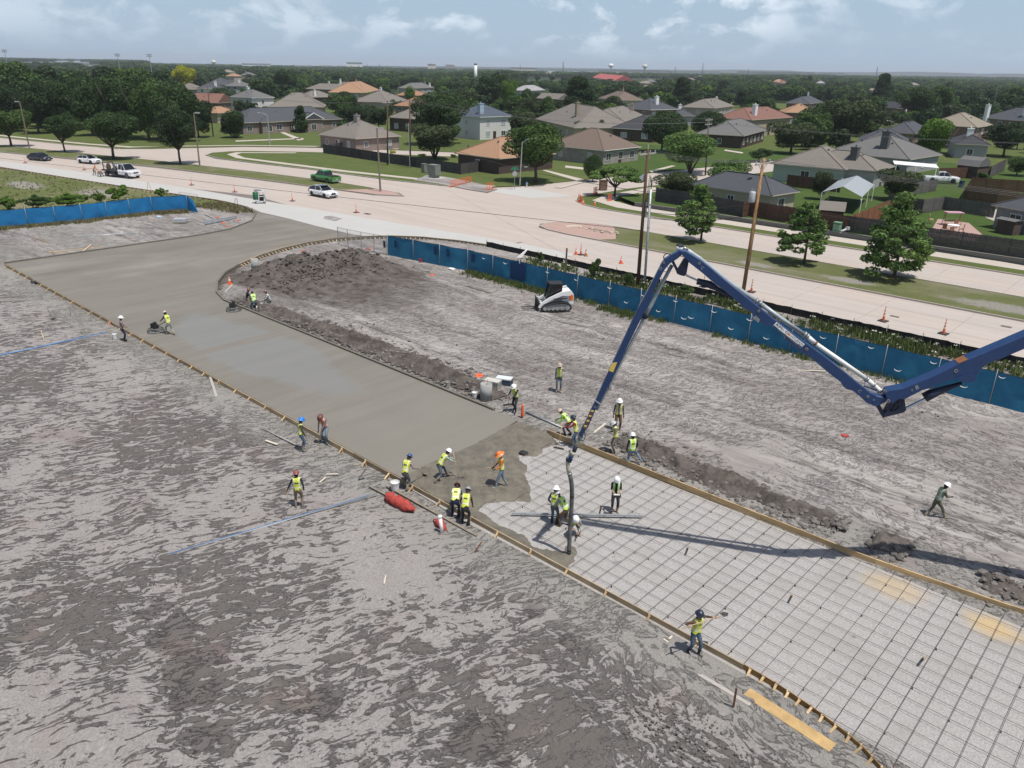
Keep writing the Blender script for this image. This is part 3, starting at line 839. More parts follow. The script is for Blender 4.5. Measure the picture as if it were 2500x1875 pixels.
# ------------------------------------------------------------------ wooden formwork
M_FORM = mat('form_lumber',(.60,.42,.21),(.42,.28,.14),scale=1.2,stretch=(1,1,6),rough=.8,bump=.003,bscale=20,objrand=.28)
M_FORM2 = mat('weathered_form_lumber',(.44,.33,.20),(.28,.215,.14),scale=1.2,stretch=(1,1,6),rough=.85,bump=.003,bscale=20,objrand=.3)
M_PLY = mat('form_plywood',(.36,.20,.06),(.24,.13,.04),scale=2.5,rough=.7,objrand=.1)
M_STAKE = mat('pine_stake',(.58,.42,.24),(.42,.29,.15),scale=6,rough=.8,objrand=.35)
def formwork(label,line,side,board_len,brace_step,m,hgt_=.29,top=.012,stake_up=.06,brace_out=.55,double=True,ply=False,th=.045):
 """line: (u, v) points of the concrete edge; side: +1 boards stand to its left. Boards, stakes and slanting braces, each its own part"""
 P_ = [Vector((u,v,0)) for u,v in line]
 L = [0]
 for a,b in zip(P_,P_[1:]): L.append(L[-1]+(b-a).length)
 def at(s):
  s = max(0,min(L[-1],s))
  for i in range(len(P_)-1):
   if s <= L[i+1]+1e-9:
    t = (s-L[i])/max(1e-9,L[i+1]-L[i])
    return P_[i].lerp(P_[i+1],t),(P_[i+1]-P_[i]).normalized()
  return P_[-1],(P_[-1]-P_[-2]).normalized()
 root = empty('formwork',W(line[0][0],line[0][1]),YAW,label, 'formwork')
 o_ = Vector((line[0][0],line[0][1],0))
 s = 0
 while s < L[-1] - .05:
  e = min(s+board_len*random.uniform(.92,1.08),L[-1])
  nseg = 1 if board_len > 3 else 3
  if ply: nseg = 6
  rings = []
  off = random.uniform(0,.006)
  for i in range(nseg+1):
   p,d = at(s + .004+(e-s - .008)*i/nseg)
   nn = Vector((-d.y,d.x,0))*side
   q0,q1 = p-o_+nn*(.004+off),p-o_+nn*(.004+off+(.02 if ply else th))
   z1,z0 = top+off,top-hgt_
   rings.append([(q0.x,q0.y,z0),(q0.x,q0.y,z1),(q1.x,q1.y,z1),(q1.x,q1.y,z0)])
  mb = MB(); mb.loft(rings)
  part('form_board',mb,M_PLY if ply else m,root)
  s = e
 s = brace_step * .5
 while s < L[-1]:
  p,d = at(s)
  nn = Vector((-d.y,d.x,0))*side
  q = p-o_+nn*(.06 if not ply else .035)
  up = stake_up+random.uniform(-.03,.05)
  mb = MB()
  mb.beam(q+nn * .02+Vector((0,0,-.42)),q+nn * .02+Vector((0,0,up)),.06,.03,up=d)
  part('stake',mb,M_STAKE,root)
  mb = MB()
  j = random.uniform(-.06,.06)
  q2 = q+d * .05
  mb.beam(q2+nn * .03+Vector((0,0,min(up,.02))),q2+nn*(brace_out+random.uniform(-.08,.1))+d*j+Vector((0,0,-.30)),.075,.03)
  part('brace',mb,M_STAKE,root)
  s += brace_step*random.uniform(.9,1.12)
 return root
left_line = [(-82,19.38),(-7.6,19.38)]
formwork('long wooden form boards with slanting braces along the near edge of the fresh slab',left_line,-1,4.8,1.75,M_FORM2,stake_up=.03,brace_out=.42)
formwork('bent plywood form with closely set pale braces at the bottom of the picture',[(-7.6,19.38),(-6.5,19.34),(-5.3,19.18),(-4.3,18.95),(-3.7,18.78),(-2.9,18.35),(-1.8,17.7),(0,16.6),(2,15.2),(4.5,13)],-1,2.4,.42,M_FORM,ply=True,stake_up=.05,brace_out=.42)
formwork('tall bright form boards along the far edge of the steel mat',[(-23.2,27.88),(-7,28.06),(-5.1,28.24),(-1.7,28.66),(2,29.3),(12,31.3)],1,2.4,1.6,M_FORM,hgt_=.30,top=.09,stake_up=-.02,brace_out=.4)
formwork('curved wooden form round the inner corner of the new approach',[(-67.0,34.6),(-67.3,34.9),(-69.1,38.0),(-70.4,41.3),(-71.0,44.6),(-70.8,47.8),(-69.7,50.6),(-67.9,53.2),(-65.0,55.4),(-61.0,57.0),(-56.6,58.0),(-52,58.2)],-1,1.9,.52,M_FORM,hgt_=.34,top=.13,stake_up=.03,brace_out=.5)
formwork('wooden form with small braces along the site side of the pale new lane',LEFT_EDGE[4:10] + [(-165,40)],-1 * -1,3.6,1.15,M_FORM2,hgt_=.30,top=.10,stake_up=.03,brace_out=.5)
# ------------------------------------------------------------------ dug dirt
M_SOIL = mat('dug_dark_clay',(.070,.060,.053),(.150,.130,.117),scale=1.1,rough=.95,bump=.10,bscale=5,spec=.15,lo=.38,hi=.68)
M_SOIL2 = mat('dug_grey_clay',(.115,.102,.093),(.205,.187,.172),scale=1.3,rough=.95,bump=.09,bscale=6,spec=.15,lo=.38,hi=.66)
def mound_h(u,v):
 r1 = np.exp(-(((u+60.3+(v-39) * -.35)/2.1)**2))*sstep(v,31.8,36.5)*(1-sstep(v,42.5,46.5))*1.55
 sl = np.exp(-(((u+57.5)/4.6)**2+((v-38.5)/4.6)**2)) * .55
 r3 = np.exp(-(((u+61.5)/2.5)**2+((v-33.5)/2.0)**2)) * .5
 h = np.maximum(np.maximum(r1,sl),r3)
 n = fbm(u * .8,v * .8,5,.65)
 h = h*(.40+1.2*n)+(fbm(u*3.2,v*3.2,3) - .5) * .30*np.clip(h*2,0,1)
 h = h - .20+(fbm(u * .35+9,v * .35,4,.6) - .5) * .42*np.clip(h*3,0,1)
 return np.where(h < ZS - .10,np.nan,h)
tag(grid_u(-66.2,-44,.14,29.5,47.6,.14,mound_h, 'dirt_mound',M_SOIL),kind='stuff')
def wind_h(u,v):
 c = 29.3 + .35*np.sin(u * .13)+np.where(u > -24,.75,0)
 w = .50 + .40*fbm(u * .35,v*0,2)
 amp = .46*sstep(u,-58,-53)*(1-sstep(u,-30.5,-27)) + .42*sstep(u,-20.5,-19)*(1-sstep(u,-9.3,-8)) + .40*sstep(u,-7.4,-7.0)*(1-sstep(u,-6.3,-5.6)) + .30*sstep(u,-3.6,-2.8)*(1-sstep(u,3,5))
 amp = amp*(.55+1.3*fbm(u * .45,v * .45+40,2))
 h = .75*amp*np.exp(-((v-c)/w)**2)
 h = h*(.25+1.5*fbm(u*1.9,v*1.9,4,.65))+(fbm(u*4.5,v*4.5,4,.65) - .5) * .42*np.clip(h*6,0,1)+ZS
 return np.where(h < ZS + .035,np.nan,h)
tag(grid_u(-58,6,.085,27.9,32.3,.085,wind_h, 'dirt_windrow',M_SOIL),kind='stuff')
def clods(name,n,fn,m,smin=.04,smax=.16,seed=3):
 r = np.random.default_rng(seed)
 ico = bmesh.new(); bmesh.ops.create_icosphere(ico,subdivisions=1,radius=1)
 V = np.array([v.co[:] for v in ico.verts]); Fc = np.array([[v.index for v in f.verts] for f in ico.faces]); ico.free()
 vs,fs = [],[]
 b = 0
 for i in range(n):
  u,v,z = fn(r)
  s = smin+(smax-smin)*r.random()**3
  q = V*(1 + .35*(r.random(V.shape) - .5))*s*np.array([1,.7 + .5*r.random(),.6])
  a = r.random()*6.28
  x = q[:,0]*cos(a)-q[:,1]*sin(a); y = q[:,0]*sin(a)+q[:,1]*cos(a)
  c = W(u,v,z+s * .3)
  vs.append(np.stack([x+c.x,y+c.y,q[:,2]+c.z],-1)); fs.append(Fc+b); b += len(V)
 me = bpy.data.meshes.new(name)
 me.from_pydata(np.concatenate(vs).tolist(),[],np.concatenate(fs).tolist())
 me.materials.append(m); me.update()
 return tag(link_mesh(name,me),kind='stuff')
def f_wind(r):
 u = r.choice([r.uniform(-57,-29),r.uniform(-20.3,-8.3),r.uniform(-7.3,-5.8),r.uniform(-3.4,4)],p=[.55,.3,.05,.1])
 c = 29.3 + .35*sin(u * .13)+(.75 if u > -24 else 0)
 v = c+r.normal() * .75
 return u,max(28.35,v),ZS + .2*math.exp(-((v-c) / .8)**2)
def f_mound(r):
 u = -60+r.normal()*2.4; v = 39+r.normal()*3.2
 h = float(mound_h(np.array([u]),np.array([v]))[0])
 if not h > -1: h = ZS
 return u,v,h
clods('dirt_clods',5200,f_wind,M_SOIL2,.03,.17)
clods('dirt_clods',1500,f_mound,M_SOIL,.04,.20,4)
clods('dirt_clods',260,lambda r: (r.uniform(-50,2),31+r.random()**1.6*16,ZS + .0),M_SOIL2,.02,.09,5)
clods('dirt_clods',700,lambda r: (lambda p: (p[0]+r.normal()*2.2,p[1]+r.normal() * .8,ZS))(UV(G(1700,1800))),M_SOIL2,.015,.06,15)
clods('pebbles',1500,lambda r: (r.uniform(-55,0),r.uniform(4,18.5),ZS),mat('pale_pebble',(.50,.48,.45),(.36,.34,.32),island=.3),.006,.022,16)
clods('gravel',1500,lambda r: (r.uniform(-60,0),19.0-abs(r.normal()) * .9 if r.random() < .6 else 28.3+abs(r.normal()) * .5,ZS + .0),mat('loose_gravel',(.34,.32,.295),(.22,.205,.19),island=.3),.010,.038,6)
# ------------------------------------------------------------------ concrete pump boom: all its sections fold in one upright plane
TH = radians(98)
BPO = G(1388,1347,0)
BN = Vector((cos(TH),-sin(TH),0))                    # normal of that plane, towards the camera side
BD = Vector((sin(TH),cos(TH),0))
def BP(px,py,off=0.0):
 """a point of the boom: seen at this pixel, off metres in front of the boom's middle plane"""
 d = ray(px,py)
 t = ((BPO+BN*off)-Vector((0,0,CH))).dot(BN)/d.dot(BN)
 return Vector((0,0,CH))+d*t
def crop(ox,oy,s): return lambda x,y,off=0.0: BP(ox+x/s,oy+y/s,off)
ZA,ZB_,ZC = crop(1560,580,5.53),crop(1900,740,5.53),crop(2100,780,5.53)
Z4,Z5,Z6 = crop(1340,900,7.373),crop(1290,1030,11.06),crop(1280,1120,6.9125)
M_BLUE = mat('boom_blue_paint',(.012,.042,.130),(.009,.030,.098),scale=3,rough=.42,spec=.5,coat=.25,lo=.45,hi=.8)
M_DBLUE = mat('boom_dark_steel',(.016,.024,.055),(.010,.014,.03),scale=3,rough=.5)
M_PIPEG = mat('grey_pipe_paint',(.42,.46,.47),(.30,.33,.34),scale=5,rough=.45,metal=.2)
M_PIPEW = mat('worn_white_pipe',(.72,.71,.66),(.50,.44,.34),scale=4,rough=.5,lo=.55,hi=.75)
M_RUST = mat('rust',(.30,.12,.05),(.18,.08,.04),scale=8,rough=.9)
M_RUBBER = mat('black_rubber',(.022,.023,.024),(.045,.045,.045),scale=9,rough=.75)
M_CHROME = mat('steel_rod',(.55,.56,.58),(.45,.46,.48),scale=9,rough=.25,metal=.9)
M_HOSEG = mat('dusty_hose_rubber',(.15,.15,.145),(.045,.047,.05),scale=1.4,rough=.8,lo=.4,hi=.6)
M_CREAM = mat('cream_rubber',(.50,.47,.36),(.38,.36,.28),scale=4,rough=.6)
M_WHITEP = mat('white_paint',(.80,.80,.78),(.74,.74,.73),rough=.4)
M_CLAMP = mat('zinc_clamp',(.40,.41,.42),(.28,.29,.30),scale=12,rough=.4,metal=.7)
M_INK = mat('dark_blue_ink',(.012,.02,.06),(.012,.02,.06),rough=.5)
M_ORANGEI = mat('orange_ink',(.70,.22,.04),(.70,.22,.04),rough=.5)
M_GREYI = mat('grey_ink',(.25,.27,.28),(.25,.27,.28),rough=.5)
M_YELL = mat('warning_yellow',(.72,.55,.12),(.66,.48,.10),rough=.6)
M_BROWNI = mat('brown_ink',(.16,.07,.035),(.12,.05,.03),rough=.6)
boom = empty('pump_boom',BPO,0, 'dark blue folding concrete pump boom reaching down over the steel mat', 'pump boom')
bo = BPO
def bpart(name,fn,mats,smooth=False,parent=None):
 mb = MB(); fn(mb)
 if parent is None:
  mb.v = [tuple(Vector(v)-bo) for v in mb.v]
 o = mb.build(name,mats,parent or boom,smooth)
 if parent is not None:
  o.data.transform(Matrix.Translation(-bo))
  o.data.update()
 return o
def plate(C,pts,w,off=0.0):
 """outline read on the front face, w thick about the middle plane shifted by off"""
 front = [C(x,y,off+w/2) for x,y in pts]
 return front,-BN*w
def pl(name,C,pts,w,m,off=0.0):
 f,o = plate(C,pts,w,off)
 return bpart(name,lambda mb: mb.prism(f,o),m)
def bevel(o,w=.012):
 mo = o.modifiers.new('bevel', 'BEVEL'); mo.width = w; mo.segments = 1; mo.limit_method = 'ANGLE'; mo.angle_limit = radians(50)
 return o
secC = [(570,178),(640,188),(700,225),(830,305),(1000,440),(1160,575),(1300,688),(1440,800),(1700,1010),(1950,1205),(2212,1418)]
offb = lambda L: [((x-340*5.53),(y-160*5.53)) for x,y in L]
cB = [(400,560),(600,705),(800,858),(1050,1062),(1150,1142),(1250,1218),(1330,1255),(1470,1282),(1490,1310),(1440,1345),(1320,1400),
  (1200,1352),(1080,1242),(1000,1182),(930,1166),(880,1130),(850,1072),(690,952),(470,762),(280,642),(100,500)]
f1 = [ZA(x,y,.15) for x,y in secC[:-1]] + [ZB_(x,y,.15) for x,y in cB] + [ZA(x,y,.15) for x,y in [(1960,1322),(1810,1202),(1700,1182),(1640,1132),(1545,1062),(1510,1002),(1400,942),(1330,862),(1180,742),(1020,622),(860,482),(680,342),(580,232),(548,205)]]
bevel(bpart('boom_section',lambda mb: mb.prism(f1,-BN * .30),M_BLUE))
dL = [ZA(x,y,.11) for x,y in [(560,170),(500,200),(430,240),(350,290),(300,360),(230,500),(100,750),(0,932)]] + [Z4(x,y,.11) for x,y in [(1090,20),(960,300),(860,540),(760,740),(650,980),(580,1100),(540,1220)]]
dR = [Z4(x,y,.11) for x,y in [(600,1235),(655,1115),(705,1060),(860,700),(960,520),(1090,270)]] + [ZA(x,y,.11) for x,y in [(45,1060),(100,960),(200,730),(290,540),(350,430),(420,350),(500,300),(540,270),(590,215)]]
bevel(bpart('boom_section',lambda mb: mb.prism(dL+dR,-BN * .22),M_BLUE))
bT = [(345,1010),(375,970),(560,935),(590,930),(1000,762),(1330,602),(1460,542),(2212,225),(3300,-235)]
bBm = [(3300,-20),(2212,400),(1880,540),(1740,592),(1640,662),(1572,760),(1560,822),(1490,856),(1400,850),(1290,800),(1100,862),(930,932),(830,962),(600,1078),(540,1072),(440,1135),(370,1110)]
f3 = [ZC(x,y,.22) for x,y in bT+bBm]
secB = bevel(bpart('boom_section',lambda mb: mb.prism(f3,-BN * .44),M_BLUE))
for (C,q,m,off) in ((ZC,[(1315,548),(1395,515),(1440,560),(1360,596)],M_RUST,0),):
 a = ZC(1330,600,.22); b = ZC(1455,545,.22)
 z = Vector((0,0,.012))
 bpart('rust_patch',lambda mb: mb.prism([a+z,b+z,b-BN * .40+z,a-BN * .40+z],(0,0,.004)),M_RUST)
pB = (ZC(3300,-128,0))
foot = W(UV(pB)[0]+5.0,UV(pB)[1]+1.2,0)
foot.z = 0
d98 = BD
foot = Vector((pB.x,pB.y,0))+d98*6.0
bpart('boom_section',lambda mb: (mb.beam(pB,foot+Vector((0,0,3.2)),.5,.75),mb.box(foot+Vector((0,0,3.0)),(1.2,1.0,1.0)),mb.tube([foot+Vector((0,0,1.2)),foot+Vector((0,0,2.8))],.55,12),mb.box(foot+Vector((1.5,0,.85)),(9,2.4,.7)),mb.box(foot+Vector((1.5,0,.25)),(8,2.0,.6))),M_BLUE)
ex,ey = 0,0
def bar2(name,C,a,b,wpx,w,m,off=0.0,C2=None):
 p,q = C(a[0],a[1],off),(C2 or C)(b[0],b[1],off)
 mid = C(a[0],a[1],off); s = (C(a[0]+wpx,a[1],off)-mid).length
 return bpart(name,lambda mb: mb.beam(p,q,w,s,up=BN.cross((q-p).normalized())),m)
bar2('link',ZA,(455,320),(530,470),34,.16,M_DBLUE)
pl('link',ZA,[(612,285),(520,440),(508,485),(545,505),(610,522),(640,500),(655,420),(672,330)],.20,M_DBLUE)
bpart('ram_rod',lambda mb: mb.tube([ZA(635,508),ZA(795,580)],.035,8),M_CHROME)
bpart('ram',lambda mb: mb.tube([ZA(785,590),ZA(960,625),ZA(1060,690),ZA(1250,800)],[.11,.10,.07,.035],10),M_DBLUE,True)
bpart('ram',lambda mb: mb.tube([ZA(845,660),ZA(930,655),ZA(1040,700),ZA(1160,770)],[.045,.06,.05,.03],8),M_DBLUE,True)
bar2('link',ZC,(235,1150),(318,1300),52,.22,M_DBLUE)
bar2('link',ZC,(420,1100),(315,1290),44,.26,M_DBLUE)
pl('link',ZC,[(296,1285),(320,1322),(590,1256),(622,1222),(612,1160),(600,1078),(545,1072),(520,1110),(530,1170),(505,1215),(455,1245),(405,1245)],.24,M_DBLUE)
bar2('link',ZC,(500,1105),(412,1240),30,.20,M_DBLUE)
bpart('ram_rod',lambda mb: mb.tube([ZC(605,1205),ZC(880,1070)],.055,10),M_CHROME)
bpart('ram',lambda mb: mb.tube([ZC(865,1055),ZC(960,1005),ZC(1100,950),ZC(1370,858)],[.17,.17,.12,.06],12),M_DBLUE,True)
pl('bracket',ZC,[(1295,800),(1400,850),(1490,856),(1560,822),(1572,762),(1480,735),(1380,760)],.50,M_BLUE)
pl('lamp_bracket',ZA,[(1575,1052),(1635,1108),(1612,1150),(1540,1095)],.34,M_CLAMP)
for C,x,y,r in ((ZA,815,345,.045),(ZB_,385,620,.05),(ZB_,1208,1262,.05),(ZA,335,338,.04),(ZC,1295,692,.06),(ZC,380,1100,.06),(ZC,700,955,.035),(ZB_,1290,1308,.03),(ZA,1618,990,.045)):
 off = .155 if C is not ZC else .225
 if C is ZA and x < 400: off = .115
 q = C(x,y,off)
 bpart('pin',lambda mb: (mb.tube([q-BN * .02,q+BN * .015],r,12)),M_CLAMP)
 bpart('pin_hole',lambda mb: (mb.tube([q,q+BN * .018],r * .5,10)),M_DBLUE)
def pipe(pts,r,m,name='concrete_pipe',n=12):
 return bpart(name,lambda mb: mb.tube(pts,r,n),m,True)
pipe([ZA(560,160,-.28),ZA(640,165,-.28),ZA(820,285,-.28),ZA(1160,562,-.28),ZA(1420,748,-.28),ZA(1560,842,-.28)],.078,M_PIPEG)
pipe([ZA(1640,892,-.28),ZA(1900,1082,-.28),ZA(2212,1300,-.28),ZB_(335,405,-.28)],.078,M_PIPEG)
pipe([ZB_(395,452,-.28),ZB_(490,535,-.28)],.082,M_PIPEW)
pipe([ZB_(505,548,-.28),ZB_(1175,1012,-.28)],.078,M_PIPEW)
pipe([ZB_(1195,1028,-.28),ZB_(1260,1082,-.28),ZB_(1370,1182,-.28),ZB_(1450,1225,-.2),ZB_(1500,1270,-.1),ZC(520,1000,.0)],.080,M_PIPEW)
pipe([ZB_(488,532,-.28),ZB_(508,550,-.28)],.088,M_RUST, 'coupling')
for (C,x,y) in ((ZA,1575,850),(ZA,1620,880),(ZB_,345,415),(ZB_,380,440),(ZB_,1185,1020),(ZB_,1275,1095),(ZB_,1362,1172)):
 q = C(x,y,-.28); q2 = C(x+10,y+8,-.28)
 pipe([q,q+(q2-q).normalized() * .06],.112,M_CLAMP, 'coupling')
bpart('pipe_hanger',lambda mb: (mb.beam(ZB_(1180,1030,-.28),ZB_(1160,1125,-.1),.03,.05),mb.beam(ZB_(1170,1120,-.1),ZB_(1330,1180,-.2),.03,.05),mb.beam(ZB_(360,470,-.28),ZB_(360,520,-.1),.03,.05),mb.beam(ZA(1610,880,-.28),ZA(1600,930,-.1),.03,.05)),M_BLUE)
pipe([ZA(545,175,-.16),ZA(553,110,-.16)],.115,M_WHITEP, 'pipe_elbow')
pipe([ZA(553,112,-.16),ZA(556,96,-.16)],.125,M_RUBBER, 'coupling')
pipe([ZA(590,130,-.25),ZA(660,170,-.25)],.05,M_CLAMP, 'coupling')
pipe([ZA(446,372,-.17),ZA(300,640,-.17),ZA(150,940,-.17),ZA(85,1050,-.17)],.064,M_PIPEG)
pipe([ZA(80,1058,-.17),ZA(20,1190,-.17),Z4(1225,30,-.17),Z4(1080,330,-.17),Z4(980,500,-.17),Z4(860,740,-.16)],.058,M_PIPEG)
bpart('pipe_clamp',lambda mb: (mb.tube([ZA(100,1040,-.17),ZA(70,1085,-.17)],.10,10),mb.beam(ZA(80,1065,-.17),ZA(50,1040,0),.06,.06)),M_DBLUE)
bpart('pipe_clamp',lambda mb: (mb.tube([Z4(1100,320,-.17),Z4(1080,355,-.17)],.09,10),mb.beam(Z4(1085,340,-.17),Z4(1010,350,0),.05,.05)),M_CLAMP)
def loop(C,cx,cy,rx,ry,r,m,off=0.0,a0=0,a1=360,name='hydraulic_hose'):
 pts = [C(cx+rx*cos(radians(a)),cy+ry*sin(radians(a)),off) for a in np.linspace(a0,a1,14)]
 return bpart(name,lambda mb: mb.tube(pts,r,6),m,True)
loop(ZA,385,265,52,48,.018,M_RUBBER,.05,120,330)
loop(ZA,362,425,36,38,.010,M_RUBBER,.08,-60,200)
loop(Z4,590,1215,66,85,.016,M_RUBBER,.10)
loop(Z4,600,1205,55,95,.014,M_RUBBER,-.10)
for i,(y0,y1) in enumerate([(740,775),(785,820),(830,862),(870,905),(915,950),(960,1000),(1010,1045),(1052,1078)]):
 def ln(y):   # left and right edge of the arm at this y in the crop
  xl = 760+(y-740)*(650-760)/240; xr = xl+62
  return xl,xr
 a,b = ln(y0),ln(y1)
 q = [Z4(a[0]+8,y0,.114),Z4(a[1]-6,y0+14,.114),Z4(b[1]-6,y1+10,.114),Z4(b[0]+8,y1,.114)]
 bpart('warning_stripe',lambda mb: mb.prism(q,BN * .003),M_YELL if i % 2 == 0 else M_BROWNI)
q = [Z4(1108,10,.114),Z4(1190,2,.114),Z4(1160,70,.114),Z4(1095,62,.114)]
q = [BP(1495,886,.114),BP(1507,884,.114),BP(1497,909,.114),BP(1486,905,.114)]
bpart('sticker',lambda mb: mb.prism(q,BN * .003),M_YELL)
bpart('strap',lambda mb: mb.beam(Z4(830,572,.125),Z4(975,672,.125),.01,.05),M_PIPEG)
pipe([Z5(1400,470,0),Z5(1300,640,0)],.085,M_CREAM)
pipe([Z5(1290,650,0),Z5(1215,840,0)],.080,M_DBLUE)
pipe([Z5(1225,800,0),Z5(1185,900,0)],.088,M_CREAM)
pipe([Z5(1180,890,0),Z5(1120,1010,0)],.080,M_BLUE)
bpart('tip_flange',lambda mb: (mb.tube([Z5(1130,985,0),Z5(1070,1040,0)],.12,12),mb.beam(Z5(1010,1040,0),Z5(1160,1080,0),.10,.05)),M_DBLUE)
bpart('tip_flange',lambda mb: (mb.beam(Z5(1310,450,.0),Z5(1560,640,.0),.03,.03),mb.tube([Z5(1400,400,0),Z5(1420,440,0)],.10,10),mb.tube([Z5(1110,760,.1),Z5(1120,860,.1),Z5(1060,980,.1)],.035,6)),M_CLAMP)
hose = [Z5(1070,1030),Z5(1062,1120),Z5(1072,1260),Z5(1105,1390)]
pipe(hose,.078,M_CREAM, 'end_hose')
pipe([Z5(1104,1372),Z5(1116,1418)],.092,M_CLAMP, 'coupling')
dh = [Z6(766,262),Z6(784,340),Z6(798,420),Z6(805,520),Z6(805,620),Z6(799,740),Z6(795,830),Z6(785,1000),Z6(775,1150),Z6(766,1300),Z6(760,1440),Z6(757,1520),Z6(755,1570)]
pipe(dh,.083,M_HOSEG, 'end_hose')
pipe([Z6(805,600),Z6(804,640)],.088,M_RUBBER, 'hose_band')
pipe([Z6(755,1560),Z6(754,1590)],.092,M_RUBBER, 'hose_band')
def text_mesh(s,size):
 c = bpy.data.curves.new('lettering', 'FONT')
 c.body = s; c.size = size; c.extrude = .0015; c.resolution_u = 3
 o = bpy.data.objects.new('lettering',c); COL.objects.link(o)
 dg = bpy.context.evaluated_depsgraph_get()
 me = bpy.data.meshes.new_from_object(o.evaluated_get(dg))
 bpy.data.objects.remove(o); bpy.data.curves.remove(c)
 me.name = 'lettering'
 return me
def put_text(s,p,xdir,ydir,h,m,parent,origin,wid=None,name='lettering'):
 """letters h high from p along xdir, upright along ydir"""
 me = text_mesh(s,1.0)
 co = [v.co for v in me.vertices]
 if not co: return None
 x0,x1 = min(c.x for c in co),max(c.x for c in co); y0,y1 = min(c.y for c in co),max(c.y for c in co)
 xd,yd = Vector(xdir).normalized(),Vector(ydir).normalized()
 zd = xd.cross(yd)
 sy = h/(y1-y0); sx = sy if wid is None else wid/(x1-x0)
 for v in me.vertices:
  c = v.co.copy()
  v.co = Vector(p)+xd*((c.x-x0)*sx)+yd*((c.y-y0)*sy)+zd*(c.z + .002)-Vector(origin)
 me.materials.clear(); me.materials.append(m)
 return link_mesh(name,me,parent)
ZL = crop(1870,770,10.575)
pt = lambda x,y: ZL(x,y,.153)
bpart('sign_plate',lambda mb: mb.prism([pt(272,170),pt(1005,745),pt(905,848),pt(172,275)],BN * .004),M_WHITEP)
bpart('sign_band',lambda mb: mb.prism([ZL(200,252,.157),ZL(935,815,.157),ZL(908,842,.157),ZL(176,277,.157)],BN * .003),M_INK)
xd = pt(1005,745)-pt(272,170); yd = pt(272,170)-pt(172,275)
p0 = lambda x,y: ZL(x,y,.158)
hh = (pt(272,170)-pt(205,245)).length * .62
put_text('RPI',p0(248,252),xd,yd,hh,M_INK,boom,bo,wid=(pt(400,350)-pt(255,240)).length)
put_text('>',p0(405,375),xd,yd,hh * .8,mat('green_ink',(.12,.28,.10),(.12,.28,.10)),boom,bo,wid=.06)
put_text('C',p0(480,432),xd,yd,hh,M_INK,boom,bo,wid=.10)
for k in range(3):
 a = p0(545+12*k,482-14*k); put_ = a+xd.normalized() * .11
 bpart('lettering',lambda mb: mb.prism([a,put_,put_+yd.normalized() * .018,a+yd.normalized() * .018],BN * .002),M_ORANGEI)
put_text('NTURION',p0(630,552),xd,yd,hh,M_GREYI,boom,bo,wid=(pt(960,790)-pt(640,545)).length)
put_text('CONCRETE PUMPING & PLACING',ZL(290,340,.161),xd,yd,.035,M_WHITEP,boom,bo,wid=(pt(820,745)-pt(290,340)).length)
for (C,s,x,y,h,ax,off,ang) in ((ZA, 'C',828,412,.10,0,.153,-38),(ZA, 'D',280,440,.10,0,.113,18),(ZC, 'B',755,945,.14,0,.223,22),(ZB_, 'C',1072,1190,.10,0,.153,-38),(Z4, 'O',812,708,.08,0,.115,0)):
 u_ = BD*cos(radians(ang))+Vector((0,0,sin(radians(ang))))
 w_ = BN.cross(u_) if BN.cross(u_).z > 0 else -BN.cross(u_)
 put_text(s,C(x,y,off),u_,w_,h,M_PIPEG,boom,bo)
# ------------------------------------------------------------------ people
def seg_ik(a,b,l1,l2,pole):
 a,b = Vector(a),Vector(b)
 d = b-a
 D = min(d.length,l1+l2 - .003)
 D = max(D,abs(l1-l2) + .01)
 dn = d.normalized()
 b = a+dn*D
 x = (l1*l1-l2*l2+D*D)/(2*D)
 h = sqrt(max(0,l1*l1-x*x))
 p = Vector(pole)
 p = (p-dn*p.dot(dn))
 p = p.normalized() if p.length > 1e-6 else Vector((0,1,0))
 return a+dn*x+p*h,b
CLS = ['skin', 'shirt', 'pants', 'boot', 'glove']
def vest_mat(name,c,print_c=(.05,.10,.03),strip=(.62,.64,.58),edge=None,back=True,side=None):
 g = NG(name,.8,.2)
 t,a,f = g.attr('vt'),g.attr('va'),g.attr('vf')
 base = g.mix(g.ramp(g.noise(g.co,9,3),[(.35,0.),(.7,.35)]),c,tuple(x * .62 for x in c))
 def band(v,lo,hi):
  return g.math('MULTIPLY',g.math('GREATER_THAN',v,lo),g.math('LESS_THAN',v,hi))
 aa = g.math('ABSOLUTE',a)
 hb = band(t,.10,.15)
 vb = g.math('MULTIPLY',band(aa,.085,.125),g.math('GREATER_THAN',t,.15))
 m = g.math('MAXIMUM',hb,vb)
 col = g.mix(m,base,strip)
 if edge:
  col = g.mix(g.math('MAXIMUM',band(t,.085,.105),band(t,.145,.165)),col,edge)
 if back:
  bk = g.math('MULTIPLY',g.math('MULTIPLY',band(t,.30,.37),g.math('LESS_THAN',aa,.075)),g.math('LESS_THAN',f,-.02))
  col = g.mix(bk,col,print_c)
 else:
  col = g.mix(g.math('MULTIPLY',g.math('LESS_THAN',aa,.05),g.math('GREATER_THAN',f,.0)),col,side or (.05,.06,.06))
 g.color(col)
 return g.m
V_YEL = vest_mat('vest_yellow',(.56,.63,.07),strip=(.66,.62,.50))
V_LIME = vest_mat('vest_lime',(.44,.66,.09),strip=(.70,.72,.66))
V_PALE = vest_mat('vest_pale_yellow',(.70,.74,.20),strip=(.72,.72,.66))
V_PINK = vest_mat('vest_faded_orange',(.72,.34,.24),strip=(.62,.42,.36),back=False,side=(.45,.20,.15))
V_GREEN = vest_mat('vest_green_open',(.34,.66,.10),strip=(.62,.66,.60),back=False,side=(.012,.016,.016))
V_GREY = vest_mat('vest_grey_green',(.22,.27,.19),strip=(.42,.46,.40),back=False,side=(.10,.12,.08))
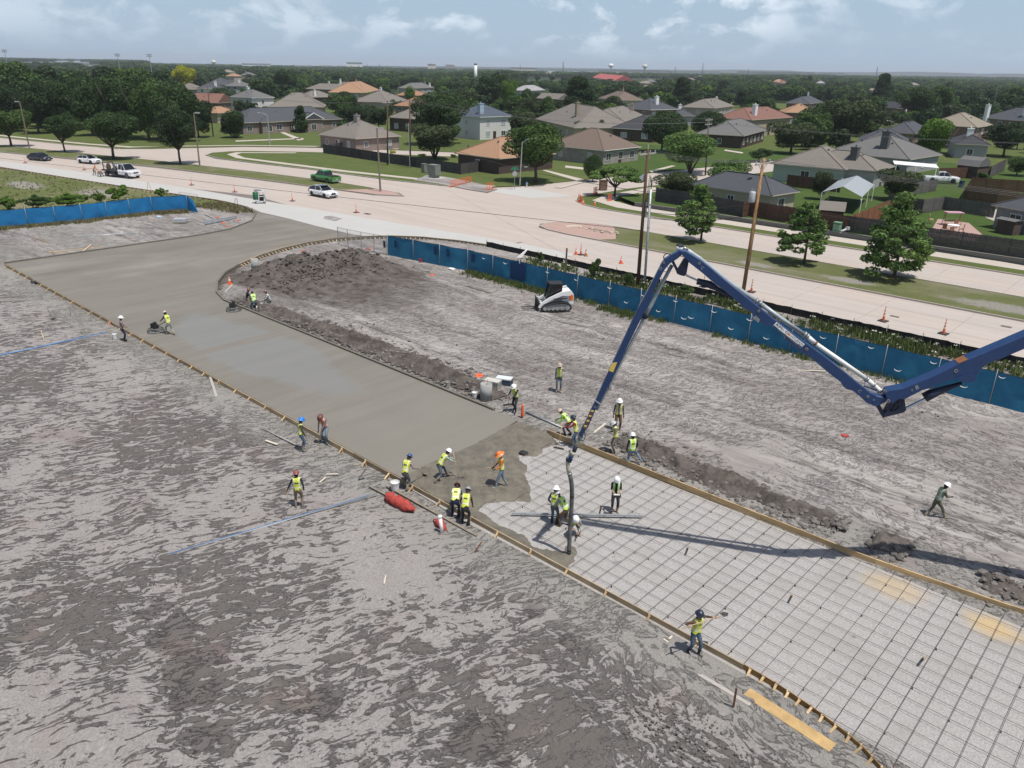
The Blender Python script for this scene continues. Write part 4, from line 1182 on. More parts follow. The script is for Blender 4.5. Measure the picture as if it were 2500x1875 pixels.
V_DUST = vest_mat('vest_dusty_yellow',(.58,.55,.12),strip=(.60,.50,.36),back=False,side=(.18,.17,.15))
CLOTH = {}
def cloth(name,c,c2=None,sc=7):
 if name not in CLOTH:
  CLOTH[name] = mat('cloth_' + name,c,c2,scale=sc,rough=.9,bump=.004,bscale=30)
 return CLOTH[name]
for nm,c in dict(jeans=(.085,.135,.205),lightjeans=(.18,.25,.32),grey=(.10,.105,.11),darkgrey=(.035,.038,.042),tan=(.33,.23,.16),dusty=(.25,.21,.165),
     brown=(.14,.085,.045),olive=(.13,.135,.09),white=(.62,.62,.58),black=(.015,.016,.018),navy=(.02,.03,.07),blue=(.03,.12,.45),red=(.35,.03,.03),
     orange=(.80,.22,.05),khaki=(.34,.29,.20),palegrey=(.36,.38,.37),mint=(.42,.52,.46),greyblue=(.12,.15,.19),green=(.28,.55,.06),plaid=(.14,.07,.07)).items():
 cloth(nm,c,tuple(x * .55 for x in c) if nm != 'plaid' else (.35,.28,.28),7 if nm != 'plaid' else 16)
M_SKIN = {k: mat('skin_' + k,c,tuple(x * .85 for x in c),rough=.6) for k,c in dict(a=(.34,.19,.125),b=(.20,.11,.07),c=(.42,.26,.19)).items()}
M_HAIR = mat('dark_hair',(.02,.015,.012),(.03,.02,.018),rough=.8)
HATS = {k: mat('hat_' + k,c,tuple(x * .92 for x in c),rough=.35,spec=.5) for k,c in dict(white=(.82,.82,.81),blue=(.03,.20,.62),maroon=(.26,.07,.06),orange=(.82,.20,.04),dark=(.02,.03,.05),silver=(.42,.42,.43),tan=(.50,.38,.30),navy=(.04,.08,.22),brown=(.16,.06,.045),black=(.02,.02,.02),grey=(.30,.31,.33)).items()}
M_EYE = mat('eye_dark',(.01,.01,.01),(.02,.02,.02),rough=.2)
PEOPLE = []
def person(px,py,yaw,label,hat='white',hat_kind='hard',shirt='navy',pants='jeans',boots='tan',vest=V_YEL,skin='a',glove=None,
   hip=.90,lean=4,side=0,fl=(-.11,.02),fr=(.11,.02),hl=None,hr=None,head=8,z=ZS,scale=1.0,twist=0,shortsleeve=False,fz=(0,0),group=None,wp=None):
 loc = G(px,py,z) if wp is None else wp
 root = empty('person',loc,radians(yaw),label, 'person',group,scale)
 L,S = radians(lean),radians(side)
 P = Vector((0,-.10*sin(L),hip + .03))
 t = Vector((sin(S)*cos(L),sin(L),cos(S)*cos(L)))
 tw = radians(twist)
 rx = Vector((cos(tw),sin(tw),0)); rx = (rx-t*rx.dot(t)).normalized()
 fy = t.cross(rx)
 chest = P+t * .26
 shc = P+t * .47
 neck = P+t * .55
 Hd = radians(lean * .75+head)
 hd = Vector((sin(S) * .6,sin(Hd),cos(Hd))).normalized()
 headc = neck+hd * .13
 shl,shr = shc-rx * .175,shc+rx * .175
 hpl,hpr = P+Vector((-.095,0,-.05)),P+Vector((.095,0,-.05))
 al,ar = Vector((fl[0],fl[1],.09+fz[0])),Vector((fr[0],fr[1],.09+fz[1]))
 kl,al = seg_ik(hpl,al,.43,.41,(-.12,1,.1))
 kr,ar = seg_ik(hpr,ar,.43,.41,(.12,1,.1))
 hl = Vector(hl) if hl else shl+Vector((-.07,.05,-.54))
 hr = Vector(hr) if hr else shr+Vector((.07,.05,-.54))
 el,wl_ = seg_ik(shl,hl,.28,.25,(-.5,-.8,-.5))
 er,wr = seg_ik(shr,hr,.28,.25,(.5,-.8,-.5))
 V,E,R,C = [],[],[],[]
 def add(p,par,r,ry=None):
  V.append(Vector(p)); R.append((r,ry or r))
  if par is not None: E.append((par,len(V)-1))
  return len(V)-1
 p0 = add(P,None,.150,.112)
 belly = add(P+t * .14,p0,.142,.112)
 ch = add(chest+t * .05,belly,.162,.118)
 sc = add(shc+t * .0,ch,.145,.098)
 nk = add(neck,sc,.058)
 hb = add(headc-hd * .05+fy * .01,nk,.078,.082)
 hm = add(headc+hd * .03,hb,.086,.095)
 ht = add(headc+hd * .105,hm,.055,.065)
 segs = [('torso',P-t * .06,shc,.15),('neck',neck-t * .02,headc-hd * .08,.05),('head',headc-hd * .06,headc+hd * .12,.08)]
 for (sh,e_,w_,sgn) in ((shl,el,wl_,-1),(shr,er,wr,1)):
  a = add(sh,sc,.068); b = add(sh.lerp(e_,.5),a,.052); c_ = add(e_,b,.044); d = add(e_.lerp(w_,.5),c_,.040); e2 = add(w_,d,.029)
  fd = (w_-e_).normalized()
  n_ = fd.cross(Vector((0,0,1)));  n_ = n_.normalized() if n_.length > .1 else rx.copy()
  cu = n_.cross(fd).normalized()
  pm = add(w_+fd * .075,e2,.036,.02)
  for k,(off,ln_) in enumerate(((-.030,.07),(-.010,.082),(.010,.076),(.030,.060))):
   f1_ = add(w_+fd * .105+n_*off,pm,.0105)
   f2_ = add(w_+fd*(.105+ln_ * .55)+n_*off*1.1-cu * .012,f1_,.0095)
   add(w_+fd*(.105+ln_ * .85)+n_*off*1.1-cu * .035,f2_,.0085)
  th = add(w_+fd * .045-n_ * .040*sgn,pm,.012)
  add(w_+fd * .085-n_ * .058*sgn-cu * .015,th,.010)
  segs += [('uarm',sh,e_,.05),('farm',e_,w_,.04),('hand',w_+fd * .02,w_+fd * .17,.03)]
 for (hp,k_,a_,sgn) in ((hpl,kl,al,-1),(hpr,kr,ar,1)):
  a = add(hp+Vector((0,0,-.06)),p0,.098); b = add(hp.lerp(k_,.5),a,.086); c_ = add(k_,b,.064); d = add(k_.lerp(a_,.45),c_,.064); e2 = add(a_,d,.047)
  fdir = (k_-hp); fdir = Vector((sgn * .15,1,0)).normalized()
  heel = add(a_+Vector((0,0,-.045))-fdir * .02,e2,.047,.047)
  mid = add(a_+fdir * .10+Vector((0,0,-.052)),heel,.045,.036)
  add(a_+fdir * .185+Vector((0,0,-.058)),mid,.036,.028)
  segs += [('thigh',hp,k_,.08),('shank',k_,a_,.06),('foot',a_+Vector((0,0,-.03)),a_+fdir * .19+Vector((0,0,-.05)),.04)]
 me = bpy.data.meshes.new('body')
 me.from_pydata([tuple(v) for v in V],E,[])
 o = bpy.data.objects.new('body',me)
 COL.objects.link(o)
 sk = o.modifiers.new('s', 'SKIN'); sk.use_smooth_shade = True
 for i,r in enumerate(R):
  me.skin_vertices[0].data[i].radius = r
 me.skin_vertices[0].data[0].use_root = True
 ss = o.modifiers.new('ss', 'SUBSURF'); ss.levels = 1; ss.render_levels = 1
 PEOPLE.append(dict(o=o,root=root,segs=segs,mats=[M_SKIN[skin],cloth('x',(0,0,0)) if False else CLOTH[shirt],CLOTH[pants],CLOTH[boots],CLOTH[glove] if glove else M_SKIN[skin]],
      vest=vest,P=P,t=t,rx=rx,fy=fy,hc=headc,hd=hd,hat=hat,hk=hat_kind,ss=shortsleeve,skin=skin))
 return root,dict(wl=wl_+(wl_-el).normalized() * .09,wr=wr+(wr-er).normalized() * .09,M=Matrix.Translation(loc) @ Matrix.Rotation(radians(yaw),4, 'Z'),headc=headc)
def finish_people():
 dg = bpy.context.evaluated_depsgraph_get()
 dg.update()
 for p in PEOPLE:
  o = p['o']
  me = bpy.data.meshes.new_from_object(o.evaluated_get(dg))
  old = o.data
  bpy.data.objects.remove(o); bpy.data.meshes.remove(old)
  me.name = 'body'
  n = len(me.polygons)
  cen = np.empty(n*3); me.polygons.foreach_get('center',cen); cen = cen.reshape(-1,3)
  best = np.full(n,1e9); cls = np.zeros(n,int)
  names = [s[0] for s in p['segs']]
  for i,(nm,a,b,r) in enumerate(p['segs']):
   a,b = np.array(a),np.array(b); d = b-a
   tt = np.clip(((cen-a) @ d)/(d @ d),0,1)
   dist = np.linalg.norm(cen-a-tt[:,None]*d,axis=1)-r
   m = dist < best; best[m] = dist[m]; cls[m] = i
  cn = np.array(names)[cls]
  mi = np.zeros(n,int)
  mi[cn == 'torso'] = 1; mi[(cn == 'uarm')] = 1; mi[cn == 'farm'] = 0 if p['ss'] else 1; mi[cn == 'hand'] = 4
  mi[cn == 'thigh'] = 2; mi[cn == 'foot'] = 3
  sh = cn == 'shank'
  mi[sh] = 2
  mi[sh & (cen[:,2] < .30)] = 3
  hipz = (cen-np.array(p['P'])) @ np.array(p['t'])
  mi[(cn == 'torso') & (hipz < .015)] = 2
  for m in p['mats']: me.materials.append(m)
  me.polygons.foreach_set('material_index',mi)
  me.polygons.foreach_set('use_smooth',[True]*n)
  me.update()
  link_mesh('body',me,p['root'])
  if p['vest'] is not None:
   nv = len(me.vertices)
   co = np.empty(nv*3); me.vertices.foreach_get('co',co); co = co.reshape(-1,3)
   no = np.empty(nv*3); me.vertices.foreach_get('normal',no); no = no.reshape(-1,3)
   keep = np.where((cn == 'torso') & (hipz > .02) & (hipz < .56))[0]
   idx = {}; vs = []; fs = []
   for fi in keep:
    f = []
    for v in me.polygons[fi].vertices:
     if v not in idx: idx[v] = len(vs); vs.append(v)
     f.append(idx[v])
    fs.append(f)
   vs = np.array(vs)
   c2 = co[vs]+no[vs] * .020
   vm = bpy.data.meshes.new('vest'); vm.from_pydata(c2.tolist(),[],fs)
   rel = co[vs]-np.array(p['P'])
   for an,ax in (('vt',p['t']),('va',p['rx']),('vf',p['fy'])):
    at = vm.attributes.new(an, 'FLOAT', 'POINT'); at.data.foreach_set('value',(rel @ np.array(ax)).astype(np.float32))
   vm.polygons.foreach_set('use_smooth',[True]*len(vm.polygons))
   vm.materials.append(p['vest']); vm.update()
   link_mesh('vest',vm,p['root'])
  hc,hd = p['hc'],p['hd']
  fyv = p['fy']; f_ = (fyv-hd*fyv.dot(hd)).normalized(); r_ = f_.cross(hd)
  R3 = Matrix((r_,f_,hd)).transposed()
  mb = MB()
  q = lambda x,y,z: hc+R3 @ Vector((x,y,z))
  mb.mi = 0
  mb.tube([q(0,.082,.035),q(0,.103,-.005),q(0,.09,-.02)],[.008,.014,.010],6)
  for s in (-1,1):
   mb.lathe([(0.001,-.03),(.02,-.015),(.022,.01),(.012,.03),(.001,.035)],6,q(s * .083,.0,.0),M=R3,sx=.45,cap=False)
  mb.mi = 1
  for s in (-1,1): mb.box(q(s * .032,.087,.022),(.022,.012,.010),M=R3)
  mb.mi = 2
  mb.box(q(0,.083,-.045),(.045,.012,.010),M=R3)
  mb.build('face',[M_SKIN[p['skin']],M_EYE,cloth('lips',(.25,.09,.07))],p['root'])
  hm = HATS[p['hat']]
  mb = MB()
  k = p['hk']
  if k in ('hard', 'brim', 'straw'):
   br = .155 if k == 'hard' else (.180 if k == 'brim' else .225)
   mb.lathe([(br,.062),(br,.070),(.128,.082),(.125,.12),(.105,.165),(.065,.193),(.001,.203)],16,hc,M=R3,sx=.92,sy=1.08,cap=False)
   mb.lathe([(.124,.11),(.124,.066),(br,.060)],16,hc,M=R3,sx=.92,sy=1.08,cap=False)
   mb.box(q(0,0,.192),(.03,.18,.02),M=R3)
   hatm = [hm]
   o = mb.build('hard_hat',hatm,p['root'],True)
   if k == 'straw':
    m2 = MB(); m2.lathe([(.245,.045),(.13,.085),(.125,.075),(.24,.038)],16,hc,M=R3,cap=False)
    m2.build('straw_brim',mat('straw',(.55,.38,.22),(.42,.28,.15),scale=30),p['root'])
  else:
   mb.lathe([(.105,.05),(.108,.09),(.09,.135),(.045,.155),(.001,.16)],14,hc,M=R3,sx=.95,sy=1.08,cap=False)
   mb.box(q(0,.15,.06),(.13,.11,.012),M=R3)
   mb.build('cap',hm,p['root'],True)
  mb = MB(); mb.lathe([(.05,-.09),(.088,-.03),(.095,.04),(.09,.075)],12,q(0,-.012,0),M=R3,sy=.98,cap=False)
  hw = mb.build('hair',M_HAIR,p['root'],True)
  bm = bmesh.new(); bm.from_mesh(hw.data)
  bmesh.ops.delete(bm,geom=[f for f in bm.faces if (f.calc_center_median()-hc).dot(f_) > .03],context='FACES')
  bm.to_mesh(hw.data); bm.free()
# ------------------------------------------------------------------ hand tools
M_HANDLE = mat('ash_handle',(.50,.37,.22),(.38,.27,.15),scale=8,rough=.7)
M_TOOL = mat('tool_steel',(.06,.062,.065),(.10,.10,.10),rough=.6,metal=.5)
M_ALU = mat('dull_aluminium',(.42,.44,.45),(.32,.34,.35),scale=3,rough=.5,metal=.5)
def pole(name,a,b,r,m,label,cat,extra=None,group=None):
 a,b = Vector(a),Vector(b)
 root = empty(name,a,0,label,cat,group)
 mb = MB(); mb.tube([Vector((0,0,0)),b-a],r,8)
 mb.build('handle' if extra else 'rod',m,root,True)
 if extra:
  d = (b-a).normalized()
  extra(root,b-a,d)
 return root
def shovel_head(root,e,d):
 s = d.cross(Vector((0,0,1))); s = s.normalized() if s.length > .1 else Vector((1,0,0))
 n = s.cross(d)
 mb = MB(); mb.prism([e-s * .10,e+s * .10,e+s * .11+d * .16,e+d * .28,e-s * .11+d * .16],n * .008)
 mb.build('blade',M_TOOL,root)
def rake_head(root,e,d):
 s = d.cross(Vector((0,0,1))).normalized()
 mb = MB(); mb.prism([e-s * .28,e+s * .28,e+s * .28+Vector((0,0,-.10)),e-s * .28+Vector((0,0,-.10))],d * .01)
 mb.build('blade',M_TOOL,root)
J = {}
J['plaid'] = person(303,833,-60, 'person in white hard hat and dark plaid shirt beside a bucket left of the slab', 'white', 'brim', 'plaid', 'navy', 'black',None, 'a',hl=(-.12,.25,1.05),hr=(.15,.28,1.0))
J['trowel'] = person(416,817,55, 'person in yellow vest pushing a power trowel over the fresh slab', 'tan', 'hard', 'black', 'palegrey', 'khaki',V_YEL, 'b',lean=24,hl=(-.20,.62,.92),hr=(.20,.62,.92),fl=(-.12,.22),fr=(.12,-.34),hip=.84,z=0)
J['a1'] = person(623,757,30, 'person in green-sleeved shirt and yellow vest crouching over buckets by the slab kerb', 'brown', 'cap', 'mint', 'jeans', 'white',V_LIME, 'b',lean=35,hip=.72,fl=(-.14,.1),fr=(.14,-.1),hl=(-.15,.55,.55),hr=(.2,.5,.5))
J['a2'] = person(604,741,-60, 'person in dark shirt and khaki trousers sitting on the dirt edge behind the trowel machine', 'brown', 'hard', 'black', 'khaki', 'tan',None, 'a',lean=18,hip=.36,fl=(-.18,.45),fr=(.18,.50),hl=(-.15,.45,.6),hr=(.15,.45,.6))
J['a3'] = person(660,743,110, 'person in red cap and white shirt squatting next to a grey bucket', 'maroon', 'cap', 'white', 'grey', 'white',None, 'a',lean=25,hip=.34,fl=(-.18,.35),fr=(.16,.40),hl=(-.15,.50,.45),hr=(.15,.45,.42))
J['bluehat'] = person(738,1100,-65, 'person in bright blue hard hat and yellow vest watching from outside the form', 'blue', 'brim', 'grey', 'jeans', 'khaki',V_YEL, 'b',hl=(-.10,.16,.88),hr=(.14,.18,.86),head=20)
J['pink'] = person(796,1078,165, 'person in faded orange vest bending over the form boards', 'brown', 'brim', 'plaid', 'lightjeans', 'jeans',V_PINK, 'a',lean=30,hip=.86,hl=(.02,.38,.72),hr=(.20,.30,.80),fl=(-.15,.12),fr=(.15,-.02),head=25)
J['maroon'] = person(731,1241,8, 'person in maroon hard hat and yellow vest standing on the mud with a stick', 'maroon', 'hard', 'navy', 'tan', 'dusty',V_YEL, 'b',hl=(-.42,.08,.92),hr=(.24,.10,.92),fl=(-.13,-.02),fr=(.13,.06))
J['plaid2'] = person(991,1193,-28, 'person in navy hard hat and yellow vest leaning on the form beside the white bucket', 'navy', 'hard', 'plaid', 'grey', 'dusty',V_YEL, 'b',lean=32,hip=.82,hl=(-.15,.42,.95),hr=(.30,.45,.90),fl=(-.14,.15),fr=(.14,-.15),head=20)
J['rake'] = person(1076,1171,-62, 'person in white hard hat and pale sleeves pulling concrete with a rake', 'white', 'hard', 'mint', 'greyblue', 'dusty',V_YEL, 'a',lean=42,hip=.78,hl=(-.10,.80,.78),hr=(.12,.95,.62),fl=(-.18,.38),fr=(.18,-.36),z=0)
J['orange'] = person(1224,1188,100, 'person in orange hard hat and orange shirt walking through the wet concrete', 'orange', 'straw', 'orange', 'lightjeans', 'palegrey',V_YEL, 'a',lean=4,hl=(-.15,.28,1.0),hr=(.16,.30,.98),fl=(-.10,.26),fr=(.10,-.26),glove='black',z=-.03,head=22)
J['blueshirt'] = person(1112,1262,-5, 'person in bright blue shirt and pale vest bent low over the form', 'brown', 'hard', 'blue', 'navy', 'black',V_PALE, 'a',lean=62,hip=.84,hl=(-.18,.62,.60),hr=(.20,.62,.55),fl=(-.14,.02),fr=(.14,-.08),head=20)
J['greyhat'] = person(1136,1280,-12, 'person in grey hard hat and brown sleeves bent over the form beside the blue-shirted one', 'grey', 'hard', 'brown', 'darkgrey', 'black',V_YEL, 'a',lean=44,hip=.84,hl=(-.28,.38,.75),hr=(.20,.45,.70),fl=(-.14,.05),fr=(.14,-.06),head=18)
J['float'] = person(1258,1003,150, 'person in white hard hat finishing the slab edge with a long-handled float', 'white', 'brim', 'navy', 'darkgrey', 'black',V_YEL, 'b',lean=20,hl=(-.02,.42,.92),hr=(.28,.34,.98),fl=(-.14,.20),fr=(.16,-.24),hip=.84,head=15)
J['phone'] = person(1364,955,172, 'person in tan hard hat on the dirt lifting a hand to the face', 'tan', 'brim', 'greyblue', 'greyblue', 'khaki',V_YEL, 'b',hl=(-.13,.22,1.48),hr=(.22,.02,.84))
J['green'] = person(1386,1064,75, 'person in lime green hooded shirt bending by the far form', 'tan', 'hard', 'green', 'grey', 'black',V_LIME, 'a',lean=48,hip=.80,hl=(-.15,.55,.75),hr=(.15,.62,.78),fl=(-.12,.10),fr=(.12,-.15))
J['redsleeve'] = person(1404,1092,82, 'person in red sleeves and yellow vest raking at the edge of the steel mat', 'dark', 'hard', 'red', 'jeans', 'greyblue',V_YEL, 'a',lean=14,hl=(-.12,.52,1.15),hr=(.10,.58,1.20),fl=(-.12,.08),fr=(.12,-.1),z=-.2)
J['tall'] = person(1507,1051,180, 'tall person in white hard hat and open dusty vest behind the far form', 'white', 'brim', 'grey', 'brown', 'dusty',V_DUST, 'b',scale=1.04,hl=(-.26,.05,.86),hr=(.26,.05,.86))
J['camo'] = person(1500,1106,95, 'person in silver hard hat at the far form looking at the hands', 'silver', 'brim', 'dusty', 'dusty', 'brown',V_YEL, 'b',lean=10,hl=(-.10,.30,1.15),hr=(.08,.30,1.12),head=25)
J['step'] = person(1540,1140,12, 'person in white hard hat and lime vest stepping over the far form onto the steel', 'white', 'hard', 'black', 'lightjeans', 'khaki',V_LIME, 'a',lean=6,hl=(-.24,.12,.90),hr=(.26,.20,.95),fl=(-.10,-.02),fr=(.46,-.10),fz=(0,.28),z=-.2,hip=.90)
J['remote'] = person(1500,1248,176, 'person in white hard hat steering the pump boom with a remote control box', 'white', 'hard', 'black', 'darkgrey', 'tan',V_GREEN, 'c',hl=(-.10,.34,1.10),hr=(.10,.34,1.10),head=32,z=-.2,shortsleeve=True)
J['hose1'] = person(1352,1280,-25, 'person in white hard hat and yellow vest standing on the steel left of the hose', 'white', 'brim', 'navy', 'greyblue', 'black',V_YEL, 'b',lean=8,hl=(-.24,.12,.95),hr=(.16,.36,.88),z=-.2)
J['hose2'] = person(1378,1285,62, 'person in grey long-sleeved shirt leaning against the concrete hose', 'silver', 'hard', 'palegrey', 'brown', 'brown',V_LIME, 'b',lean=38,hip=.84,hl=(-.15,.62,.95),hr=(.05,.60,.78),fl=(-.12,.15),fr=(.14,-.20),z=-.2)
J['hose3'] = person(1402,1303,178, 'person in white hard hat squatting behind the concrete hose', 'white', 'hard', 'palegrey', 'dusty', 'khaki',V_YEL, 'a',lean=52,hip=.50,hl=(-.16,.50,.45),hr=(.10,.58,.62),fl=(-.20,.05),fr=(.22,.02),z=-.2,head=5)
J['walker'] = person(2280,1263,-88, 'person in white hard hat and olive clothes walking alone across the dirt', 'white', 'brim', 'olive', 'olive', 'khaki',V_GREY, 'b',lean=16,hip=.86,hl=(-.12,.38,1.02),hr=(.06,.44,1.04),fl=(-.10,-.34),fr=(.10,.40),head=18)
J['shoulder'] = person(1692,1597,205, 'person in dark hard hat carrying a shovel across the shoulders at the near form', 'dark', 'hard', 'brown', 'jeans', 'darkgrey',V_YEL, 'a',hl=(-.50,.10,1.40),hr=(.46,.12,1.40),fl=(-.12,.12),fr=(.13,-.12),twist=12)
J['saw'] = person(231,428,-70, 'person in orange shirt working a saw behind the white flatbed truck', 'orange', 'cap', 'orange', 'jeans', 'brown',None, 'a',lean=28,hip=.86,hl=(-.12,.60,.90),hr=(.12,.60,.90),fl=(-.12,.12),fr=(.12,-.25),z=.02)
finish_people()
for k_ in PEOPLE: pass
finish_people = None
def hand(k,w='wr'):
 r,d = J[k]
 s = r.scale[0]
 return d['M'] @ (d[w]*s)
h = hand('maroon', 'wl')
pole('stick',h+Vector((0,0,.12)),Vector((h.x - .02,h.y + .02,ZS)),.014,M_HANDLE, 'wooden stick held upright by the person in the maroon hard hat', 'stick')
a,b = hand('rake', 'wl'),hand('rake', 'wr')
d = (b-a).normalized()
tip = G(1120,1167,.03)
pole('rake',a+(a-tip).normalized() * .35,tip,.014,M_HANDLE, 'rake pulled through the wet concrete by the person in pale sleeves', 'rake',rake_head)
a = hand('plaid2', 'wr'); b = G(1034,1152,.35)
pole('float_handle',a-(b-a).normalized() * .2,G(1035,1158,.10),.013,M_HANDLE, 'wooden tool handle reaching over the form from the person in the navy hard hat', 'hand tool',shovel_head)
a = hand('orange', 'wr')
pole('stick',a+Vector((.1,0,0)),a+Vector((-.42,-.02,-.02)),.014,M_HANDLE, 'short pale stick carried by the person in the orange hard hat', 'stick')
a = hand('redsleeve', 'wr')
pole('concrete_rake',a+Vector((-.05,0,.15)),G(1364,1092,-.1),.014,M_HANDLE, 'rake held upright by the person in red sleeves', 'rake',rake_head)
a,b = hand('float', 'wl'),hand('float', 'wr')
pole('bull_float',b+Vector((.2,.1,.2)),G(1240,986,.06),.014,M_HANDLE, 'long-handled float with a dark blade at the slab edge', 'float',rake_head)
a,b = hand('shoulder', 'wl'),hand('shoulder', 'wr')
d = (a-b).normalized()
pole('shovel',b-d * .22,a+d * .28,.016,M_HANDLE, 'shovel lying across the shoulders of the person at the near form', 'shovel',shovel_head)
a = (hand('remote', 'wl')+hand('remote', 'wr'))/2
rc = empty('remote_control',a+Vector((0,-.03,-.05)),0, 'yellow-black remote control box held by the person steering the boom', 'remote control')
mb = MB(); mb.box((0,0,0),(.36,.16,.10)); mb.build('box',M_RUBBER,rc)
mb = MB(); mb.box((0,0,.052),(.26,.10,.008)); mb.build('panel',M_WHITEP,rc)
for x in (-.1,0,.1):
 mb = MB(); mb.tube([(x,0,.05),(x,0,.09)],.012,6); mb.build('joystick',M_TOOL,rc)
a = hand('walker', 'wr')
ph = MB(); ph.box(a,(.15,.012,.07)); tag(ph.build('phone',M_RUBBER), 'dark phone held by the person walking alone', 'phone')
a = hand('saw', 'wr')
# ------------------------------------------------------------------ fences of the site
M_FAB = mat('blue_fence_fabric',(.028,.175,.300),(.020,.135,.245),scale=1.2,rough=.75,bump=.02,bscale=6,spec=.3,transl=.12)
M_FABL = mat('bright_blue_tarp',(.012,.185,.420),(.010,.145,.350),scale=1.0,rough=.55,bump=.05,bscale=3,spec=.4,transl=.15,stretch=(1,1,.5))
M_FABD = mat('dark_blue_patch',(.010,.050,.145),(.008,.04,.12),rough=.8)
M_GALV = mat('galvanised_post',(.36,.37,.37),(.26,.27,.27),scale=6,rough=.5,metal=.5)
M_SILT = mat('black_silt_fabric',(.012,.012,.013),(.022,.022,.022),scale=3,rough=.9,bump=.03)
M_FLAP = mat('pale_fabric_edge',(.72,.74,.72),(.6,.62,.6),rough=.8)
def onplane_uv(px,py,v0):
 d = ray(px,py)
 t = v0/d.dot(DV)
 p = Vector((0,0,CH))+d*t
 return p.dot(DU),p.z
def fabric_fence(label,line,h,m,step,zb=ZS,post_out=.05,wav=.05,seed=0):
 r = np.random.default_rng(seed)
 P_ = [Vector((p.x,p.y,0)) for p in line]
 root = empty('blue_fence',(P_[0].x,P_[0].y,0),0,label, 'fence')
 o_ = root.location.copy()
 posts = []
 for a,b in zip(P_,P_[1:]):
  n = max(1,round((b-a).length/step))
  for i in range(n): posts.append(a.lerp(b,i/n))
 posts.append(P_[-1])
 for i,p in enumerate(posts):
  d = (posts[min(i+1,len(posts)-1)]-posts[max(i-1,0)]).normalized()
  nn = Vector((d.y,-d.x,0))
  if nn.dot(p) > 0: nn = -nn                       # towards the camera's side
  mb = MB(); tl = r.uniform(-.05,.05)
  q = p-o_+nn*post_out
  mb.tube([q+Vector((0,0,zb - .1)),q+Vector((0,0,h+zb + .12+r.uniform(-.03,.06)))+d*tl],.026,6)
  part('post',mb,M_GALV,root,True)
 for a,b in zip(posts,posts[1:]):
  L = (b-a).length
  d = (b-a)/L
  nn = Vector((d.y,-d.x,0))
  nx,nz = 12,6
  ph = r.uniform(0,50)
  rows = []
  for j in range(nz+1):
   row = []
   for i in range(nx+1):
    s,z = i/nx,j/nz
    edge = sin(pi*s)
    w = (float(fbm(np.array([ph+s*2.2]),np.array([z*1.6+ph]),3)[0]) - .5)*2*wav*2.2*edge+wav * .6*sin(pi*s)*(1-z)
    zz = zb + .02+z*(h - .03)-(.05*edge if j == nz else 0)
    row.append(a.lerp(b,s)-o_+nn*w+Vector((0,0,zz)))
   rows.append(row)
  mb = MB(); vs = [v for rr in rows for v in rr]
  fs = [(j*(nx+1)+i,j*(nx+1)+i+1,(j+1)*(nx+1)+i+1,(j+1)*(nx+1)+i) for j in range(nz) for i in range(nx)]
  mb.add(vs,fs)
  part('fabric_panel',mb,m,root,True)
  mb = MB(); mb.tube([a-o_+Vector((0,0,h+zb - .01)),a.lerp(b,.5)-o_+Vector((0,0,h+zb - .05)),b-o_+Vector((0,0,h+zb - .01))],.016,5)
  part('top_wire',mb,M_SILT,root)
 return root
FV = 49.0
bf = fabric_fence('long blue fabric construction fence with white wind slits between dirt and road',[G(948,620),W(-51.0,48.95),W(-34.8,FV),W(38,FV)],2.02,M_FAB,3.05,seed=4,wav=.04)
for (ox,oy,x,y) in ([(1000,480,a,b) for a,b in ((630,515),(812,555),(1168,632),(1410,695),(1692,762),(1832,885),(1978,825),(2103,960))] +
      [(1500,480,a,b) for a,b in ((520,875),(375,957),(845,962),(1145,1030),(988,1105),(590,1018),(650,1012),(1285,1187))] +
      [(1860,480,a,b) for a,b in ((520,1180),(925,1265),(1452,1392),(1150,1455),(2030,1515),(1705,1590))]):
 u_,z_ = onplane_uv(ox+x/3.456,oy+y/3.456,FV - .10)
 if not (-60 < u_ < 20): continue
 mb = MB(); w_ = random.uniform(.17,.24)
 pts = [W(u_+w_*(-cos(t_)),FV - .16,z_-w_ * .55*sin(t_))-bf.location for t_ in np.linspace(0,pi,9)]
 mb.tube(pts,[.006,.016,.022,.026,.028,.026,.022,.016,.006],5)
 part('wind_slit',mb,M_FLAP,bf)
for (x0,y0,x1,y1) in ((1249,638,1301,678),(1066,603,1078,620),(1092,609,1103,625),(1153,621,1165,638),(959,586,970,600),(982,586,994,600)):
 v_ = FV if x0 > 1120 else 48.6
 a,z0_ = onplane_uv(x0,y1,v_); b,z1_ = onplane_uv(x1,y0,v_)
 b = a+(x1-x0)/30.0
 z0_,z1_ = max(.15,min(z0_,z1_)),min(1.75,max(z0_,z1_))
 mb = MB(); vv = 47.6+(a+61.2) * .132 if a < -51 else 48.95
 mb.prism([W(a,vv - .14,z0_)-bf.location,W(b,vv - .14,z0_)-bf.location,W(b,vv - .14,z1_)-bf.location,W(a,vv - .14,z1_)-bf.location],-DV * .004)
 part('patch',mb,M_FABD,bf)
lf = fabric_fence('bright blue tarp fence along the grassy field at the upper end of the site',[G(-230,580),G(0,556),G(203,539),G(373,518),G(460,514)],2.0,M_FABL,2.9,seed=9,wav=.09,zb=-.08)
e_ = G(460,514); f_ = G(484,519)
mb = MB(); mb.add([e_-lf.location+Vector((0,0,1.9)),e_-lf.location+Vector((0,0,-.05)),f_-lf.location+Vector((0,0,0)),e_.lerp(f_,.55)-lf.location+Vector((0,.2,1.45))],[(0,1,2),(0,2,3)])
part('loose_tarp',mb,M_FABL,lf)
sf = empty('silt_fence',W(-60,57.6),YAW, 'low black silt fence running along the road behind the blue fence', 'silt fence')
u_ = -57.0
